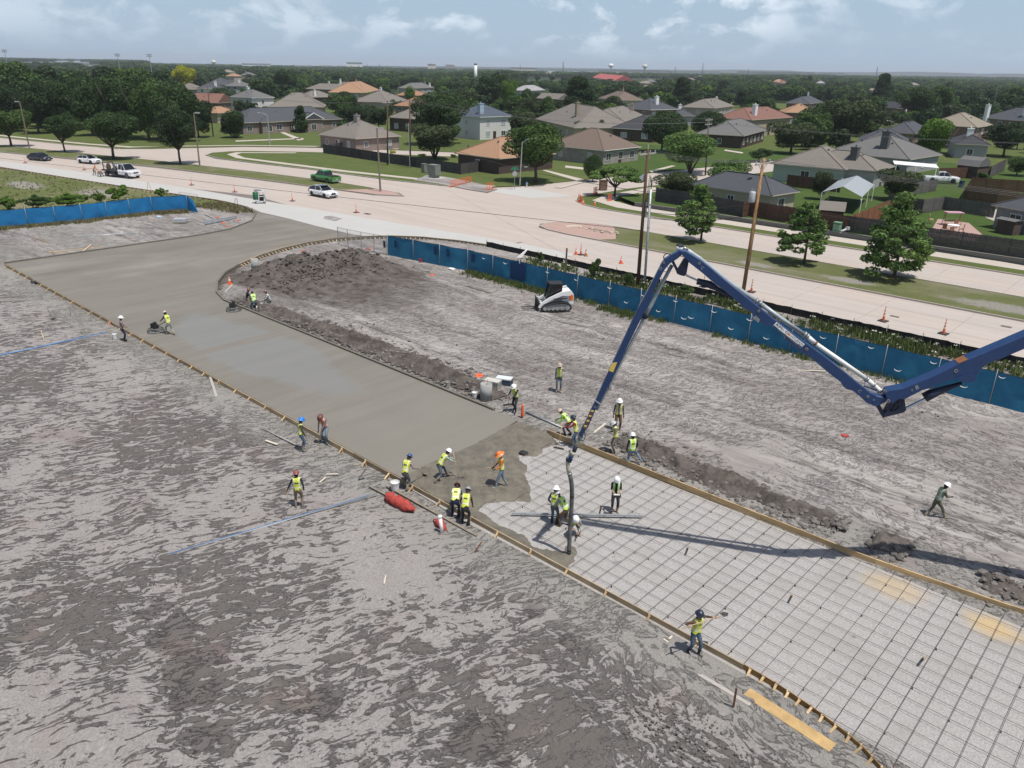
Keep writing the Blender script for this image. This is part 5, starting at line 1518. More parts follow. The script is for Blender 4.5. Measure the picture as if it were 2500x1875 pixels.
while u_ < 34:
 L = 2.4
 mb = MB()
 nx = 6
 P0 = [(u_ - -60+L*i/nx,(random.random() - .5) * .10 - .15) for i in range(nx+1)]
 mb.loft([[(x,y,-.15),(x,y,.52+random.uniform(-.06,.03)),(x,y + .012,.50),(x,y + .012,-.15)] for x,y in P0])
 part('fabric_panel',mb,M_SILT,sf)
 mb = MB(); mb.beam((P0[0][0],P0[0][1] + .03,-.2),(P0[0][0]+random.uniform(-.05,.05),P0[0][1] + .03,.72),.035,.035)
 part('stake',mb,M_FORM2,sf)
 u_ += L
def chain_fence(label,pts,h,cell=.16,zb=ZS,name='chain_link_fence',cat='fence'):
 root = empty(name,(pts[0].x,pts[0].y,zb),0,label,cat)
 o_ = root.location.copy()
 for a,b in zip(pts,pts[1:]):
  a,b = Vector((a.x,a.y,zb))-o_,Vector((b.x,b.y,zb))-o_
  L = (b-a).length; d = (b-a)/L
  p_t('post',M_GALV,root,[a,a+Vector((0,0,h))],.03,6)
  p_t('rail',M_GALV,root,[a+Vector((0,0,h)),b+Vector((0,0,h))],.02,6)
  p_t('rail',M_GALV,root,[a+Vector((0,0,.08)),b+Vector((0,0,.08))],.015,6)
  mb = MB(); n = int(L/cell)
  for s_ in (1,-1):
   for i in range(-int(h/cell),n):
    x0,x1 = i*cell,i*cell+h
    z0,z1 = 0,h
    if x0 < 0: z0 = -x0; x0 = 0
    if x1 > L: z1 -= (x1-L); x1 = L
    if x1 <= x0: continue
    if s_ < 0: x0,x1 = L-x0,L-x1
    mb.beam(a+d*x0+Vector((0,0,z0)),a+d*x1+Vector((0,0,z1)),.006,.006)
  o = part('wire_mesh',mb,M_GALV,root); o['kind'] = 'stuff'
 b = Vector((pts[-1].x,pts[-1].y,zb))-o_
 p_t('post',M_GALV,root,[b,b+Vector((0,0,h))],.03,6)
 return root
chain_fence('bare chain-link gate panels standing open at the end of the blue fence',[G(826,594),G(850,600),G(883,607),G(914,613),G(945,619)],1.85)
chain_fence('rusty brown metal gate frame behind the loose end of the bright blue tarp',[G(440,490),G(484,497)],1.2,.4,-.02)
# ------------------------------------------------------------------ cones
M_CONE = mat('cone_orange',(.78,.13,.035),(.68,.10,.03),scale=4,rough=.6)
M_CBAND = mat('cone_white_band',(.78,.76,.72),(.6,.58,.55),scale=4,rough=.5)
M_CBASE = mat('cone_rubber_base',(.03,.03,.032),(.05,.05,.05),rough=.8)
M_CONEB = mat('cone_dusty_brown',(.42,.16,.07),(.32,.13,.06),scale=5,rough=.8)
def cone_kind(name,h,r,bands,base,body=M_CONE):
 root = empty(name)
 p_b('base',M_CBASE if base > .45 else body,root,(0,0,.03),(base,base,.06))
 z,prev = .06,0
 edges = [.06] + [x for b in bands for x in b] + [h]
 rr = lambda z: r*(1-z/h) + .022
 mb = MB()
 mb.lathe([(rr(z),z) for z in np.linspace(.06,h,7)],12,cap=True)
 part('cone_body',mb,body,root,False)
 for (z0,z1) in bands:
  p_l('band',M_CBAND,root,[(rr(z0) + .004,z0),(rr(z1) + .004,z1)],12,cap=False)
 return root
def place(proto,used,loc,rz,label,group,sc=1.0,tilt=None):
 o = proto if not used else copy_tree(proto)
 o.location = loc; o.rotation_euler = (tilt[0] if tilt else 0,tilt[1] if tilt else 0,rz); o.scale = (sc,)*3
 o['label'] = label; o['group'] = group; o['category'] = 'traffic cone'
 return o
tall = cone_kind('channelizer_cone',1.15,.085,[(.42,.54),(.66,.78),(.90,1.0)],.62)
tl = [((62,398), 'tall striped cone beside the black car on the road'),((206,415), 'tall striped cone between the white crossover and the worker in orange'),((468,452), 'tall striped cone alone on the road right of the flatbed truck'),
  ((573,469), 'tall striped cone beside the wooden stakes at the slab mouth'),((714,491), 'tall striped cone just left of the white car by the green pickup'),((870,519), 'tall striped cone in the middle of the junction near the iron cover'),
  ((1418,622), 'tall striped cone standing between two short cones'),((1718,700), 'tall striped cone seen just under the elbow of the boom'),((1834,713), 'tall striped cone right of the orange-brown utility pole'),
  ((2156,784), 'tall striped cone with black base above the white boom pipe'),((2303,815), 'tall striped cone nearest the blue boom at the picture edge')]
for i,(p,lb) in enumerate(tl):
 place(tall,i > 0,G(*p,.01),YAW+random.uniform(-.2,.2),lb, 'tall striped cones on the road')
short = cone_kind('traffic_cone',.72,.15,[(.34,.46),(.54,.61)],.36)
sl_ = [((1406,621), 'short orange cone left of the tall one in the group of three',.014),((1516,643), 'short orange cone with white collar alone on the near lanes',.014),((561,694), 'short orange cone on the gravel inside the curved form',ZS),
  ((1414,494), 'orange cone on the street corner, farther one of the pair',.02),((1424,499), 'orange cone on the street corner, nearer one of the pair',.02),((1452,501), 'small orange and white cone on the corner sidewalk',.05)]
for i,(p,lb,z) in enumerate(sl_):
 place(short,i > 0,G(*p,z),random.uniform(0,1),lb, 'short cones',1.0 if i != 3 else 1.15)
br = cone_kind('traffic_cone',.72,.15,[(.34,.46)],.36,M_CONEB)
place(br,False,G(1430,625,.014),.3, 'dusty brown-orange cone right of the tall one in the group of three', 'short cones')
dl = empty('delineator',G(1275,1017,ZS),0, 'bright orange-red plastic post at the kerb by the person with the float', 'delineator post')
p_lS('post',M_CONE,dl,[(.075,0),(.085,.05),(.075,.35),(.06,.60),(.05,.74)],10)
# ------------------------------------------------------------------ orange safety netting
M_NET = mat('orange_net',(.80,.17,.05),(.65,.13,.04),rough=.7)
def net(label,px0,px1,h,z=.05):
 a,b = G(*px0,z),G(*px1,z)
 root = empty('safety_barrier',a,0,label, 'barrier')
 d = b-a; L = d.length
 for s_ in (0,.5,1):
  p_t('post',M_NET,root,[d*s_,d*s_+Vector((0,0,h + .1))],.03,6)
  p_l('foot',M_NET,root,[(.16,0),(.12,.06),(.08,.25)],8,d*s_)
 mb = MB()
 for k in range(7): mb.beam(Vector((0,0,.15+(h - .15)*k/6)),d+Vector((0,0,.15+(h - .15)*k/6)),.012,.05,up=d.cross(Vector((0,0,1))))
 n = int(L / .2)
 for k in range(n): mb.beam(d*(k/n)+Vector((0,0,.15)),d*(k/n)+Vector((0,0,h)),.012,.03)
 o = part('netting',mb,M_NET,root); o['kind'] = 'stuff'
net('orange netting barrier on the torn-up verge in front of the black wooden fence',(1100,457),(1124,452),1.0)
net('orange netting barrier farther along the torn-up verge',(1124,451),(1151,445),1.0)
net('small orange netting barrier at the corner left of the stop sign',(1187,465),(1204,463),1.1)
net('orange netting barrier beside the brick pillar on the street corner',(1449,475),(1457,472),1.0)
net('orange-brown netting roll on the lawn under the spreading tree',(1484,492),(1492,491),1.0)
net('orange netting barrier behind the pair of corner cones',(1412,492),(1421,496),1.0)
# ------------------------------------------------------------------ utility poles, lamps, wires
M_POLEB = mat('brown_pole_wood',(.115,.062,.035),(.075,.042,.026),scale=3,stretch=(4,4,.4),rough=.9,bump=.01,bscale=12)
M_POLEO = mat('new_pole_wood',(.38,.22,.10),(.20,.11,.05),scale=3,stretch=(3,3,.5),rough=.85,bump=.01,bscale=12,lo=.4,hi=.6)
M_POLEG = mat('weathered_pole_wood',(.13,.105,.08),(.09,.07,.055),scale=3,stretch=(3,3,.4),rough=.9)
M_INS = mat('insulator_grey',(.45,.46,.47),(.35,.36,.37),rough=.4)
M_XARM = mat('crossarm_grey',(.42,.40,.37),(.33,.31,.28),rough=.8)
M_LAMP = mat('lamp_pole_bronze',(.20,.165,.125),(.155,.13,.10),scale=3,rough=.6)
M_LAMPG = mat('lamp_pole_grey',(.44,.45,.46),(.36,.37,.38),rough=.5,metal=.4)
M_WIRE = mat('wire_dark',(.022,.022,.024),(.03,.03,.03),rough=.7)
M_WIREG = mat('wire_grey',(.16,.16,.16),(.13,.13,.13),rough=.5)
def lean_top(px,py,tx,ty):
 """top point of a pole whose foot and top are seen at these pixels, leaning only sideways in the picture"""
 b = G(px,py)
 lo,hi = 0,40
 def f(z):
  p = b+Vector((0,0,z))
  for _ in range(8):
   x,y = PX(p); p = p+Vector(((tx-x) * .02*0,0,0))
   dx = (tx-x)/(PX(p+Vector((1,0,0)))[0]-x)
   p = p+Vector((dx,0,0))
  return p
 for _ in range(40):
  m = (lo+hi)/2
  if PX(f(m))[1] > ty: lo = m
  else: hi = m
 return b,f(lo)
ARM = DV                                               # crossarms stand across the line
POLE_TOPS = {}
def upole(key,foot,top,m,label,arms=1,r=(.17,.11),extra=None,armdir=None,zf=0.0):
 b,t = lean_top(*foot,*top)
 root = empty('utility_pole',b,0,label, 'utility pole')
 d = t-b
 p_tS('pole',m,root,[Vector((0,0,-.3)),d * .5,d],[r[0],(r[0]+r[1])/2,r[1]],10)
 ad = (armdir or ARM)
 for k in range(arms):
  z = .965-k * .075
  c = d*z
  xa = p_m('crossarm',M_XARM,root,c-ad*1.2,c+ad*1.2,.10,.12)
  for s_ in (-1.1,-.4,.4,1.1):
   mb = MB(); mb.lathe([(.02,0),(.05,.06),(.035,.10),(.05,.14),(.02,.19)],8,c+ad*s_+Vector((0,0,.06)))
   part('insulator',mb,M_INS,root)
  mb = MB(); mb.beam(c-ad * .7,c+Vector((0,0,-.6)),.03,.03); mb.beam(c+ad * .7,c+Vector((0,0,-.6)),.03,.03); part('brace',mb,M_GALV,root)
 if extra: extra(root,d,ad)
 POLE_TOPS[key] = (b,d,ad)
 return root
def ex1(root,d,ad):
 p_t('cap',M_INS,root,[d*1.0,d*1.03],.05,8)
 for k,z in enumerate((.60,.56,.52)):
  c = d*z
  p_m('bracket',M_GALV,root,c-DU * .1,c+DV*(.7 - .1*k)*(-1 if k == 1 else 1),.05,.06)
  p_t('cable_box',M_INS,root,[c+DU * .25,c+DU * .25+Vector((0,0,.35))],.07,8)
 c = d * .80+DU * -.32
 mb = MB(); q = [c+Vector((0,-.18,.0))+Vector((x,0,z)) for x,z in ((0,.3),(.3,0),(0,-.3),(-.3,0))]
 mb.prism(q,(0,.02,0)); part('diamond_sign',mb,M_INS,root)
def ex2(root,d,ad):
 c = d * .72-Vector((.45,.1,0))
 p_lS('transformer',M_INS,root,[(.001,0),(.22,.02),(.24,.1),(.24,.75),(.20,.82),(.001,.84)],14,c)
 for s_ in (-.08,.08):
  p_t('bushing',M_INS,root,[c+Vector((s_,0,.82)),c+Vector((s_,0,1.02))],.03,6)
 p_t('riser',M_POLEB,root,[d * .30+Vector((.16,0,0)),d * .72+Vector((.14,0,0))],.02,6)
upole('P1',(1557,698),(1582,363),M_POLEB, 'leaning dark brown utility pole next to the grey metal pole behind the blue fence',1,extra=ex1)
upole('P2',(1808,753),(1865,386),M_POLEO, 'orange-brown wooden utility pole with a grey transformer',1,extra=ex2)
upole('P3',(1722,428),(1731,288),M_POLEG, 'dark utility pole rising out of the trees beside the side street',2,r=(.16,.10))
upole('P4',(946,404),(946,245),M_POLEB, 'dark utility pole, left one of two behind the black wooden fence',1,r=(.15,.10))
upole('P5',(1002,410),(1000,243),M_POLEB, 'dark utility pole, right one of two behind the black wooden fence',1,r=(.16,.11))
upole('P6',(521,334),(506,211),M_POLEB, 'dark utility pole standing before the left houses',1,r=(.15,.10))
b,t = lean_top(1573,701,1589,462)
rt = empty('grey_riser_pole',b,0, 'slim pale grey metal pole beside the leaning brown one', 'metal pole')
p_tS('pole',M_LAMPG,rt,[Vector((0,0,-.2)),(t-b)],[.11,.10],10)
for z in (.30,.62,.85):
 p_t('band',M_GALV,rt,[(t-b)*z,(t-b)*(z + .006)],.125,10)
for k in range(4):
 a_ = (t-b); a0,a1 = POLE_TOPS['P1'][0]+POLE_TOPS['P1'][1]*(.52 + .03*k)-b,a_+Vector((0,0,.05))
 p_tS('cable',M_WIRE,rt,[a_+Vector((.03*k,0,-.1)),a_+Vector((.15 - .1*k,.1,.7 + .15*k)),a0+Vector((.1,0,-.2)),a0],.02,5)
for fx,fy,tx,ty,lb in ((946+5,405,948,352, 'short grey service pole beside the left dark utility pole'),(1001,411,997,300, 'thin grey post beside the right dark utility pole')):
 b,t = lean_top(fx,fy,tx,ty)
 rt = empty('service_post',b,0,lb, 'post'); p_t('post',M_LAMPG,rt,[Vector((0,0,-.1)),t-b],.06,8)
def lamp(foot,top,kind,label,armv,m):
 b,t = lean_top(*foot,*top)
 root = empty('street_lamp',b,0,label, 'street lamp')
 d = t-b
 mb = MB()
 if kind == 'box':
  mb.tube([Vector((0,0,-.1)),d],[.15,.10],8); part('pole',mb,m,root)
  p_l('foot',m,root,[(.24,-.05),(.22,.12),(.15,.16)],8)
  p_m('arm',m,root,d+Vector((0,0,-.08)),d+armv * .35+Vector((0,0,-.05)),.08,.08)
  p_m('lamp_head',M_LAMPG,root,d+armv * .25+Vector((0,0,-.02)),d+armv*1.05+Vector((0,0,-.02)),.42,.2)
 else:
  mb.tube([Vector((0,0,-.1)),d * .9,d],[.12,.08,.07],8); part('pole',mb,m,root)
  p_tS('arm',m,root,[d * .96,d+armv * .5+Vector((0,0,.28)),d+armv*1.3+Vector((0,0,.52)),d+armv*1.9+Vector((0,0,.55))],.045,6)
  p_lS('lamp_head',M_LAMPG,root,[(.001,-.1),(.14,-.06),(.16,0),(.10,.07),(.001,.09)],10,d+armv*2.1+Vector((0,0,.55)),sx=2.0,cap=False)
 return root
L_ = Vector((-1,.1,0)).normalized()
lamp((72,363),(48,248), 'box', 'brown street lamp at the far left of the median',L_,M_LAMP)
lamp((488,408),(473,275), 'box', 'brown street lamp on the median right of the last shade tree',-L_,M_LAMP)
lamp((929,469),(920,313), 'box', 'brown street lamp on the red paved nose of the median',-L_,M_LAMP)
lamp((659,355),(653,282), 'cobra', 'grey cobra-head street lamp at the left side street',L_,M_LAMPG)
lamp((1269,454),(1275,346), 'cobra', 'grey cobra-head street lamp beside the stop sign',-L_,M_LAMPG)
lamp((2184,340),(2184,300), 'cobra', 'small pale street lamp behind the yellow-green tree',L_,M_LAMPG)
def wire(a,b,sag,r,m,label,cat='cable',group=None,n=14):
 a,b = Vector(a),Vector(b)
 mb = MB()
 pts = [a.lerp(b,i/n)-Vector((0,0,4*sag*(i/n)*(1-i/n)))-a for i in range(n+1)]
 mb.tube(pts,r,4)
 o = mb.build('overhead_wire',m,None,True)
 o.location = a
 return tag(o,label,cat,group)
def ptop(k,side,z=.985):
 b,d,ad = POLE_TOPS[k]
 return b+d*z+ad*side
FR = W(52,55.5,11.6)
Q4 = ('nearest', 'second-nearest', 'third-nearest', 'farthest')
for i,s_ in enumerate((-1.1,-.4,.4,1.1)):
 wire(ptop('P1',s_),ptop('P2',s_),.35,.010,M_WIREG,Q4[i] + ' of four crossarm wires between the leaning pole and the transformer pole',group='top wires between the two near poles')
 wire(ptop('P2',s_),FR+ARM*s_,.9,.010,M_WIREG,Q4[i] + ' of four crossarm wires running right from the transformer pole',group='top wires right of the transformer pole')
Q3 = ('upper', 'middle', 'lower')
for i,z in enumerate((.60,.56,.52)):
 wire(ptop('P1',0,z),ptop('P2',0,z + .12),.4,.022,M_WIRE,Q3[i] + ' of three thick cables between the leaning pole and the transformer pole',group='low cables between the two near poles')
 wire(ptop('P2',0,z + .12),FR+Vector((0,0,-3.2 - .5*i)),1.0,.022,M_WIRE,Q3[i] + ' of three thick cables running right from the transformer pole',group='low cables right of the transformer pole')
wire(ptop('P1',0,.42),W(-215,30,1.2),0.2,.02,M_WIRE, 'long dark cable stretched low along the road from the leaning pole to far left')
for i,s_ in enumerate((-1.1,0,1.1)):
 q_ = ('nearest', 'middle', 'farthest')[i] + ' of three wires '
 wire(ptop('P5',s_),ptop('P3',s_,.93),1.6,.011,M_WIREG,q_ + 'crossing before the houses from fence poles to tree pole',group='wires in front of the houses')
 wire(ptop('P4',s_),ptop('P5',s_),.2,.016,M_WIREG,q_ + 'spanning the short gap between the two dark fence poles',group='wires between the two dark poles')
 wire(ptop('P6',s_),ptop('P4',s_),1.5,.011,M_WIREG,q_ + 'from the left house pole to the fence poles',group='wires left of the fence poles')
 wire(ptop('P6',s_),W(-330,60,11)+ARM*s_,1.8,.011,M_WIREG,q_ + 'running through the dark trees at upper left',group='wires through the left trees')
 wire(ptop('P3',s_,.93),W(20,150,11)+ARM*s_,1.8,.011,M_WIREG,q_ + 'running right from the tree pole over the roofs',group='wires over the right roofs')
wire(ptop('P5',0,.55),ptop('P1',0,.70),1.2,.022,M_WIRE, 'dark cable sloping down from the right fence pole over the junction to the leaning pole')
wire(ptop('P3',0,.99),ptop('P5',0,1.0),1.0,.014,M_WIREG, 'topmost thin wire between the tree pole and the fence poles')
# ------------------------------------------------------------------ signs, hydrant, boxes
b = G(1256,462,.08)
rt = empty('stop_sign',b,radians(20), 'back of an octagonal stop sign with a green street name blade', 'stop sign')
p_t('post',M_GALV,rt,[(0,0,0),(0,0,3.3)],.04,8)
p_p('octagon',M_LAMPG,rt,[(.40*cos(radians(22.5+45*k)),-.03,2.35 + .40*sin(radians(22.5+45*k))) for k in range(8)],(0,.012,0))
M_SGREEN = mat('sign_green',(.015,.20,.10),(.015,.17,.09),rough=.5)
for rz_,z in ((0,3.02),(.5,3.25)):
 p_b('street_name_blade',M_SGREEN,rt,(0,0,z),(1.25,.015,.24),rz=rz_)
b = G(1286,456,.06)
rt = empty('fire_hydrant',b,0, 'silver-blue fire hydrant on the street corner', 'fire hydrant')
p_lS('barrel',M_INS,rt,[(.16,0),(.16,.05),(.11,.08),(.11,.5),(.14,.52),(.14,.58),(.10,.68),(.03,.75)],10)
for s_ in (-1,1):
 p_t('outlet',M_INS,rt,[(0,0,.45),(s_ * .2,0,.45)],.06,8)
p_l('cap',mat('hydrant_blue',(.10,.25,.50),rough=.5),rt,[(.145,.56),(.11,.68),(.03,.76)],10)
M_CAB = mat('cabinet_green_grey',(.20,.22,.19),(.16,.175,.15),scale=2,rough=.55)
M_UGREEN = mat('utility_green',(.17,.30,.20),(.14,.26,.17),rough=.55)
def cabinet(px,py,sx,sy,sz,label,m=M_CAB,ped=0.0,z=.07,rz=YAW,pad=True):
 rt = empty('utility_cabinet',G(px,py,z),rz,label, 'utility cabinet')
 if pad:
  p_b('pad',M_NEWC,rt,(0,0,.04),(sx+1.3,sy+1.4,.09))
 if ped:
  p_b('pedestal',M_CAB,rt,(0,0,.08+ped/2),(sx * .8,sy * .8,ped))
 p_b('case',m,rt,(0,0,.09+ped+sz/2),(sx,sy,sz))
 p_b('lid',m,rt,(0,0,.10+ped+sz),(sx + .06,sy + .06,.05))
 for s_ in (-1,1):
  dd = p_b('door',m,rt,(s_*sx/4,-sy/2 - .01,.09+ped+sz/2),(sx/2 - .06,.02,sz - .1))
  p_b('handle',M_GALV,dd,(s_ * .05,-sy/2 - .03,.09+ped+sz/2),(.02,.03,.16))
 return rt
cabinet(1060,435,2.0,1.2,1.6, 'large grey-green utility cabinet on a concrete pad by the black fence',ped=.5)
cabinet(1036,421,.8,.7,1.4, 'small grey utility cabinet left of the large one',pad=False)
cabinet(2042,567,.75,.75,1.05, 'pale green utility box on the lawn above the retaining wall',M_UGREEN,pad=False,z=.5)
rt = empty('backflow_pipe',G(2052,570,.5),.3, 'white bent pipe cover beside the pale green utility box', 'pipe')
p_tS('pipe',M_INS,rt,[(0,0,0),(.1,0,.3),(.4,0,.35),(.75,0,.5)],.14,8)
p_b('cover',M_INS,rt,(.85,0,.55),(.4,.35,.35),rz=.3)
rt = empty('brick_pillar',G(1472,463,.1),.2, 'short square brick pillar at the street corner beside the spreading tree', 'pillar')
M_BRICKP = mat('pillar_brick',(.20,.12,.085),(.13,.085,.065),scale=6,rough=.9,bump=.01)
p_b('shaft',M_BRICKP,rt,(0,0,.75),(1.1,.9,1.5))
p_b('cap',M_KERB,rt,(0,0,1.56),(1.25,1.05,.12))
for i,(x,y,s_,lb) in enumerate(((2184,772,.5, 'small rectangular cover in the near lane right of a tall cone'),(2138,795,.5, 'small rectangular cover close to the silt fence'),(2457,797,.55, 'small rectangular cover at the right picture edge'),(897,522,.8, 'dark iron cover on the junction right of a tall cone'))):
 o = MB(); o.box(G(x,y,.026),(s_*1.3,s_ * .7,.012),M=RU)
 o.box(G(x,y,.034),(s_*1.1,s_ * .5,.01),M=RU)
 tag(o.build('road_cover',M_JOINT if i < 3 else M_TOOL),lb, 'cover')
flat('torn_verge',[G(*q,.08) for q in ((1010,440),(1040,428),(1085,431),(1120,438),(1175,449),(1215,462),(1190,470),(1140,462),(1080,450))],.095,M_DIRT)
for pp in (((1324,416),(1333,415),(1430,439),(1414,443)),((1352,458),(1426,441),(1440,441),(1372,459)),((1380,404),(1425,409),(1424,414),(1380,409)),((681,322),(690,321),(742,341),(728,343)),((575,343),(740,337),(742,339),(575,346)),
   ((1560,470),(1602,466),(1604,468),(1560,473)),((1585,417),(1640,404),(1650,405),(1592,421)),((1770,365),(1815,372),(1812,375),(1768,368))):
 flat('sidewalk',[G(*q,.08) for q in pp],.09,M_WALK)
flat('road_patch',[G(792,528,.016),G(812,527,.016),G(836,534,.016),G(818,540,.016),G(790,534,.016)],.020,M_DIRT)
flat('median_hole',[G(1380,553),G(1400,551),G(1420,553),G(1424,556),G(1400,555),G(1384,557)],.118,mat('pale_sand',(.52,.46,.36),(.42,.36,.28),scale=6))
# ------------------------------------------------------------------ vehicles
M_GLASS = mat('car_glass',(.010,.012,.015),(.012,.014,.018),rough=.06,spec=.6)
M_TYRE = mat('tyre_rubber',(.018,.018,.019),(.03,.03,.03),rough=.85)
M_RIM = mat('wheel_rim',(.28,.29,.30),(.2,.2,.21),rough=.35,metal=.7)
M_RIMD = mat('dark_wheel_rim',(.05,.05,.055),(.04,.04,.04),rough=.4,metal=.6)
M_TRIM = mat('black_plastic_trim',(.018,.018,.02),(.03,.03,.03),rough=.6)
M_HL = mat('headlight_glass',(.70,.72,.75),(.6,.62,.65),rough=.1)
M_TL = mat('tail_light',(.35,.01,.01),(.25,.01,.01),rough=.2)
M_PLATE = mat('number_plate',(.62,.62,.6),(.55,.55,.53),rough=.5)
def paint(name,c): return mat('car_paint_' + name,c,tuple(x * .93 for x in c),scale=2,rough=.25,spec=.5,coat=.8)
def car(loc,yaw,label,pm,L=4.6,Wd=1.85,H=1.5,kind='suv',rim=M_RIM,z0=.24,cat='car',wheel_r=.35,group=None,name='parked_car',roof=None):
 """x is forward"""
 rt = empty(name,loc,yaw,label,cat,group)
 fr,rr = L/2 - .92,-L/2 + .88
 if kind == 'pickup': fr,rr = L/2-1.0,-L/2+1.25
 belt = .98 if kind != 'sedan' else .88
 if kind == 'pickup': belt = 1.18
 if kind == 'truck': belt = 1.30; fr = L/2-1.0
 hood = belt-(.02 if kind in ('suv', 'sedan') else -.02)
 xs = sorted(set([round(x,3) for x in list(np.linspace(-L/2,L/2,15)) + [fr+wheel_r*k for k in (-1.15,-.9,-.5,0,.5,.9,1.15)] + [rr+wheel_r*k for k in (-1.15,-.9,-.5,0,.5,.9,1.15)]]))
 rings = []
 for x in xs:
  e = abs(x)/(L/2)
  hw = Wd/2*(1 - .10*max(0,(e - .75) / .25)**2)
  t = x/(L/2)
  top = belt if -.75 < t < .25 else (belt-(t - .25) / .75 * .20 if t >= .25 else belt - .02*(abs(t) - .75)*4)
  if kind in ('pickup', 'truck'): top = belt-(max(0,t - .45)) * .12
  if kind == 'pickup' and t < -.02: top = belt - .02
  top -= .10*max(0,(e - .93) / .07)
  b = z0
  for cx in (fr,rr):
   if abs(x-cx) < wheel_r*1.12: b = max(b,sqrt(max(0,(wheel_r*1.16)**2-(x-cx)**2))+wheel_r * .92)
  b = min(b,top - .18)
  m = (b+top)/2
  r = [(hw * .55,b),(hw * .97,b + .01),(hw,m),(hw * .975,top - .10),(hw * .90,top),(hw * .4,top + .02)]
  rings.append([(x,y,z) for y,z in r] + [(x,-y,z) for y,z in reversed(r)])
 mb = MB(); mb.loft(rings)
 smooth_angle(part('body',mb,pm,rt),35)
 p_b('underbody',M_TRIM,rt,(0,0,z0 + .12),(L * .92,Wd * .72,.22))
 if kind == 'suv': cab = [(-L * .485,belt - .03,.0),(-L * .42,belt+(H-belt) * .55,.7),(-L * .27,H - .05,.92),(-L * .02,H,1),(L * .05,H - .05,.97),(L * .22,belt + .0,.0)]
 elif kind == 'sedan': cab = [(-L * .40,belt - .02,0),(-L * .22,H - .06,.8),(-L * .08,H,.95),(L * .04,H - .01,1),(L * .10,H - .08,.95),(L * .24,belt,0)]
 elif kind == 'pickup': cab = [(-L * .115,belt - .02,0),(-L * .10,H - .12,.85),(-L * .05,H,.95),(L * .10,H,1),(L * .15,H - .07,.95),(L * .25,belt,0)]
 else: cab = [(-.30,belt - .02,0),(-.28,H - .12,.9),(-.15,H,.97),(L * .10,H,1),(L * .15,H - .07,.95),(L * .27,belt - .02,0)]
 if kind == 'truck': cab = [(L * .5-2.95,belt - .02,0),(L * .5-2.93,H - .1,.9),(L * .5-2.8,H,.97),(L * .5-2.0,H,1),(L * .5-1.85,H - .07,.95),(L * .5-1.25,belt - .02,0)]
 hw = Wd/2 * .90; tw = Wd/2 * .70
 rings = []
 for (x,z,f) in cab:
  f2 = (z-belt)/(H-belt) if H > belt else 0
  f2 = max(0,min(1,f2))
  w = hw+(tw-hw)*f2
  zr = max(belt - .03,z)
  rings.append([(x,hw,belt - .04),(x,w,zr - .03),(x,w * .90,zr),(x,-w * .90,zr),(x,-w,zr - .03),(x,-hw,belt - .04)])
 n = len(rings)
 def mi(i,k):
  if i < 0: return 1
  z_ = cab
  if k in (0,4): return 0            # side glass
  if k == 5: return 1
  if i in (0,n-2) or i == n-3: return 0
  if i == 1 and kind in ('suv',): return 0
  return 1
 mb = MB(); mb.loft(rings,mis=mi)
 part('cabin',mb,[M_GLASS,roof or pm],rt)
 mb = MB()
 for s_ in (-1,1):
  P3 = lambda i: Vector((cab[i][0],0,cab[i][1]))
  def sp(i):
   x,z,_ = cab[i]; f2 = max(0,min(1,(z-belt)/(H-belt))); w = (hw+(tw-hw)*f2)
   return Vector((x,s_*(w + .005),max(belt - .02,z - .02)))
  pts = [sp(i) for i in range(n)]
  for a,b in zip(pts,pts[1:]): mb.beam(a,b,.04,.045)
  for fx in ((-.14,) if kind == 'suv' else ((-.14,) if kind == 'sedan' else (.04,))):
   x = L*fx if kind != 'truck' else L * .5-2.2
   mb.beam((x,s_*(hw + .002),belt - .03),(x,s_*(tw + .004),H - .05),.03,.04)
 part('pillars',mb,pm,rt)
 wp = MB(); wp.lathe([(wheel_r * .62,-.11),(wheel_r * .97,-.105),(wheel_r,-.07),(wheel_r,.07),(wheel_r * .97,.105),(wheel_r * .62,.11)],20,M=Matrix.Rotation(pi/2,3, 'X'))
 wme = wp.mesh('tyre',M_TYRE)
 rp = MB(); rp.lathe([(wheel_r * .64,-.10),(wheel_r * .60,-.116),(wheel_r * .2,-.09),(.001,-.10)],16,M=Matrix.Rotation(pi/2,3, 'X'),cap=False)
 for k in range(5):
  a = k*2*pi/5; rp.beam((0,-.112,0),(cos(a)*wheel_r * .6,-.112,sin(a)*wheel_r * .6),.05,.02,up=(0,1,0))
 rp.lathe([(wheel_r * .64,.10),(wheel_r * .60,.116),(wheel_r * .2,.09),(.001,.10)],16,M=Matrix.Rotation(pi/2,3, 'X'),cap=False)
 rme = rp.mesh('rim',rim)
 for x in (fr,rr):
  for s_ in (-1,1):
   w = link_mesh('wheel',wme,rt); w.location = (x,s_*(Wd/2 - .13),wheel_r)
   q = link_mesh('rim',rme,w)
   if s_ > 0: q.rotation_euler = (0,0,pi)
 hz = belt - .30
 for s_ in (-1,1):
  p_b('headlight',M_HL,rt,(L/2 - .10,s_*Wd * .36,hz),(.16,Wd * .20,.13))
  p_b('tail_light',M_TL,rt,(-L/2 + .07,s_*Wd * .41,belt - .22),(.10,Wd * .13,.26 if kind in ('pickup', 'suv') else .14))
  p_b('mirror',pm if kind != 'truck' else M_TRIM,rt,(cab[-1][0] - .28,s_*(Wd/2 + .09),belt + .07),(.14,.20,.15))
  for x in ((-.3,.75) if kind in ('suv', 'sedan') else (.35,)):
   p_b('door_handle',M_TRIM if kind != 'truck' else pm,rt,(x,s_*(Wd/2 + .004),belt - .16),(.18,.03,.03))
  for x in ((-.85,.15,1.05) if kind != 'truck' else (.9,)):
   p_b('door_gap',M_TRIM,rt,(x,s_*(Wd/2 - .004),(belt+z0)/2 + .05),(.014,.02,belt-z0 - .2))
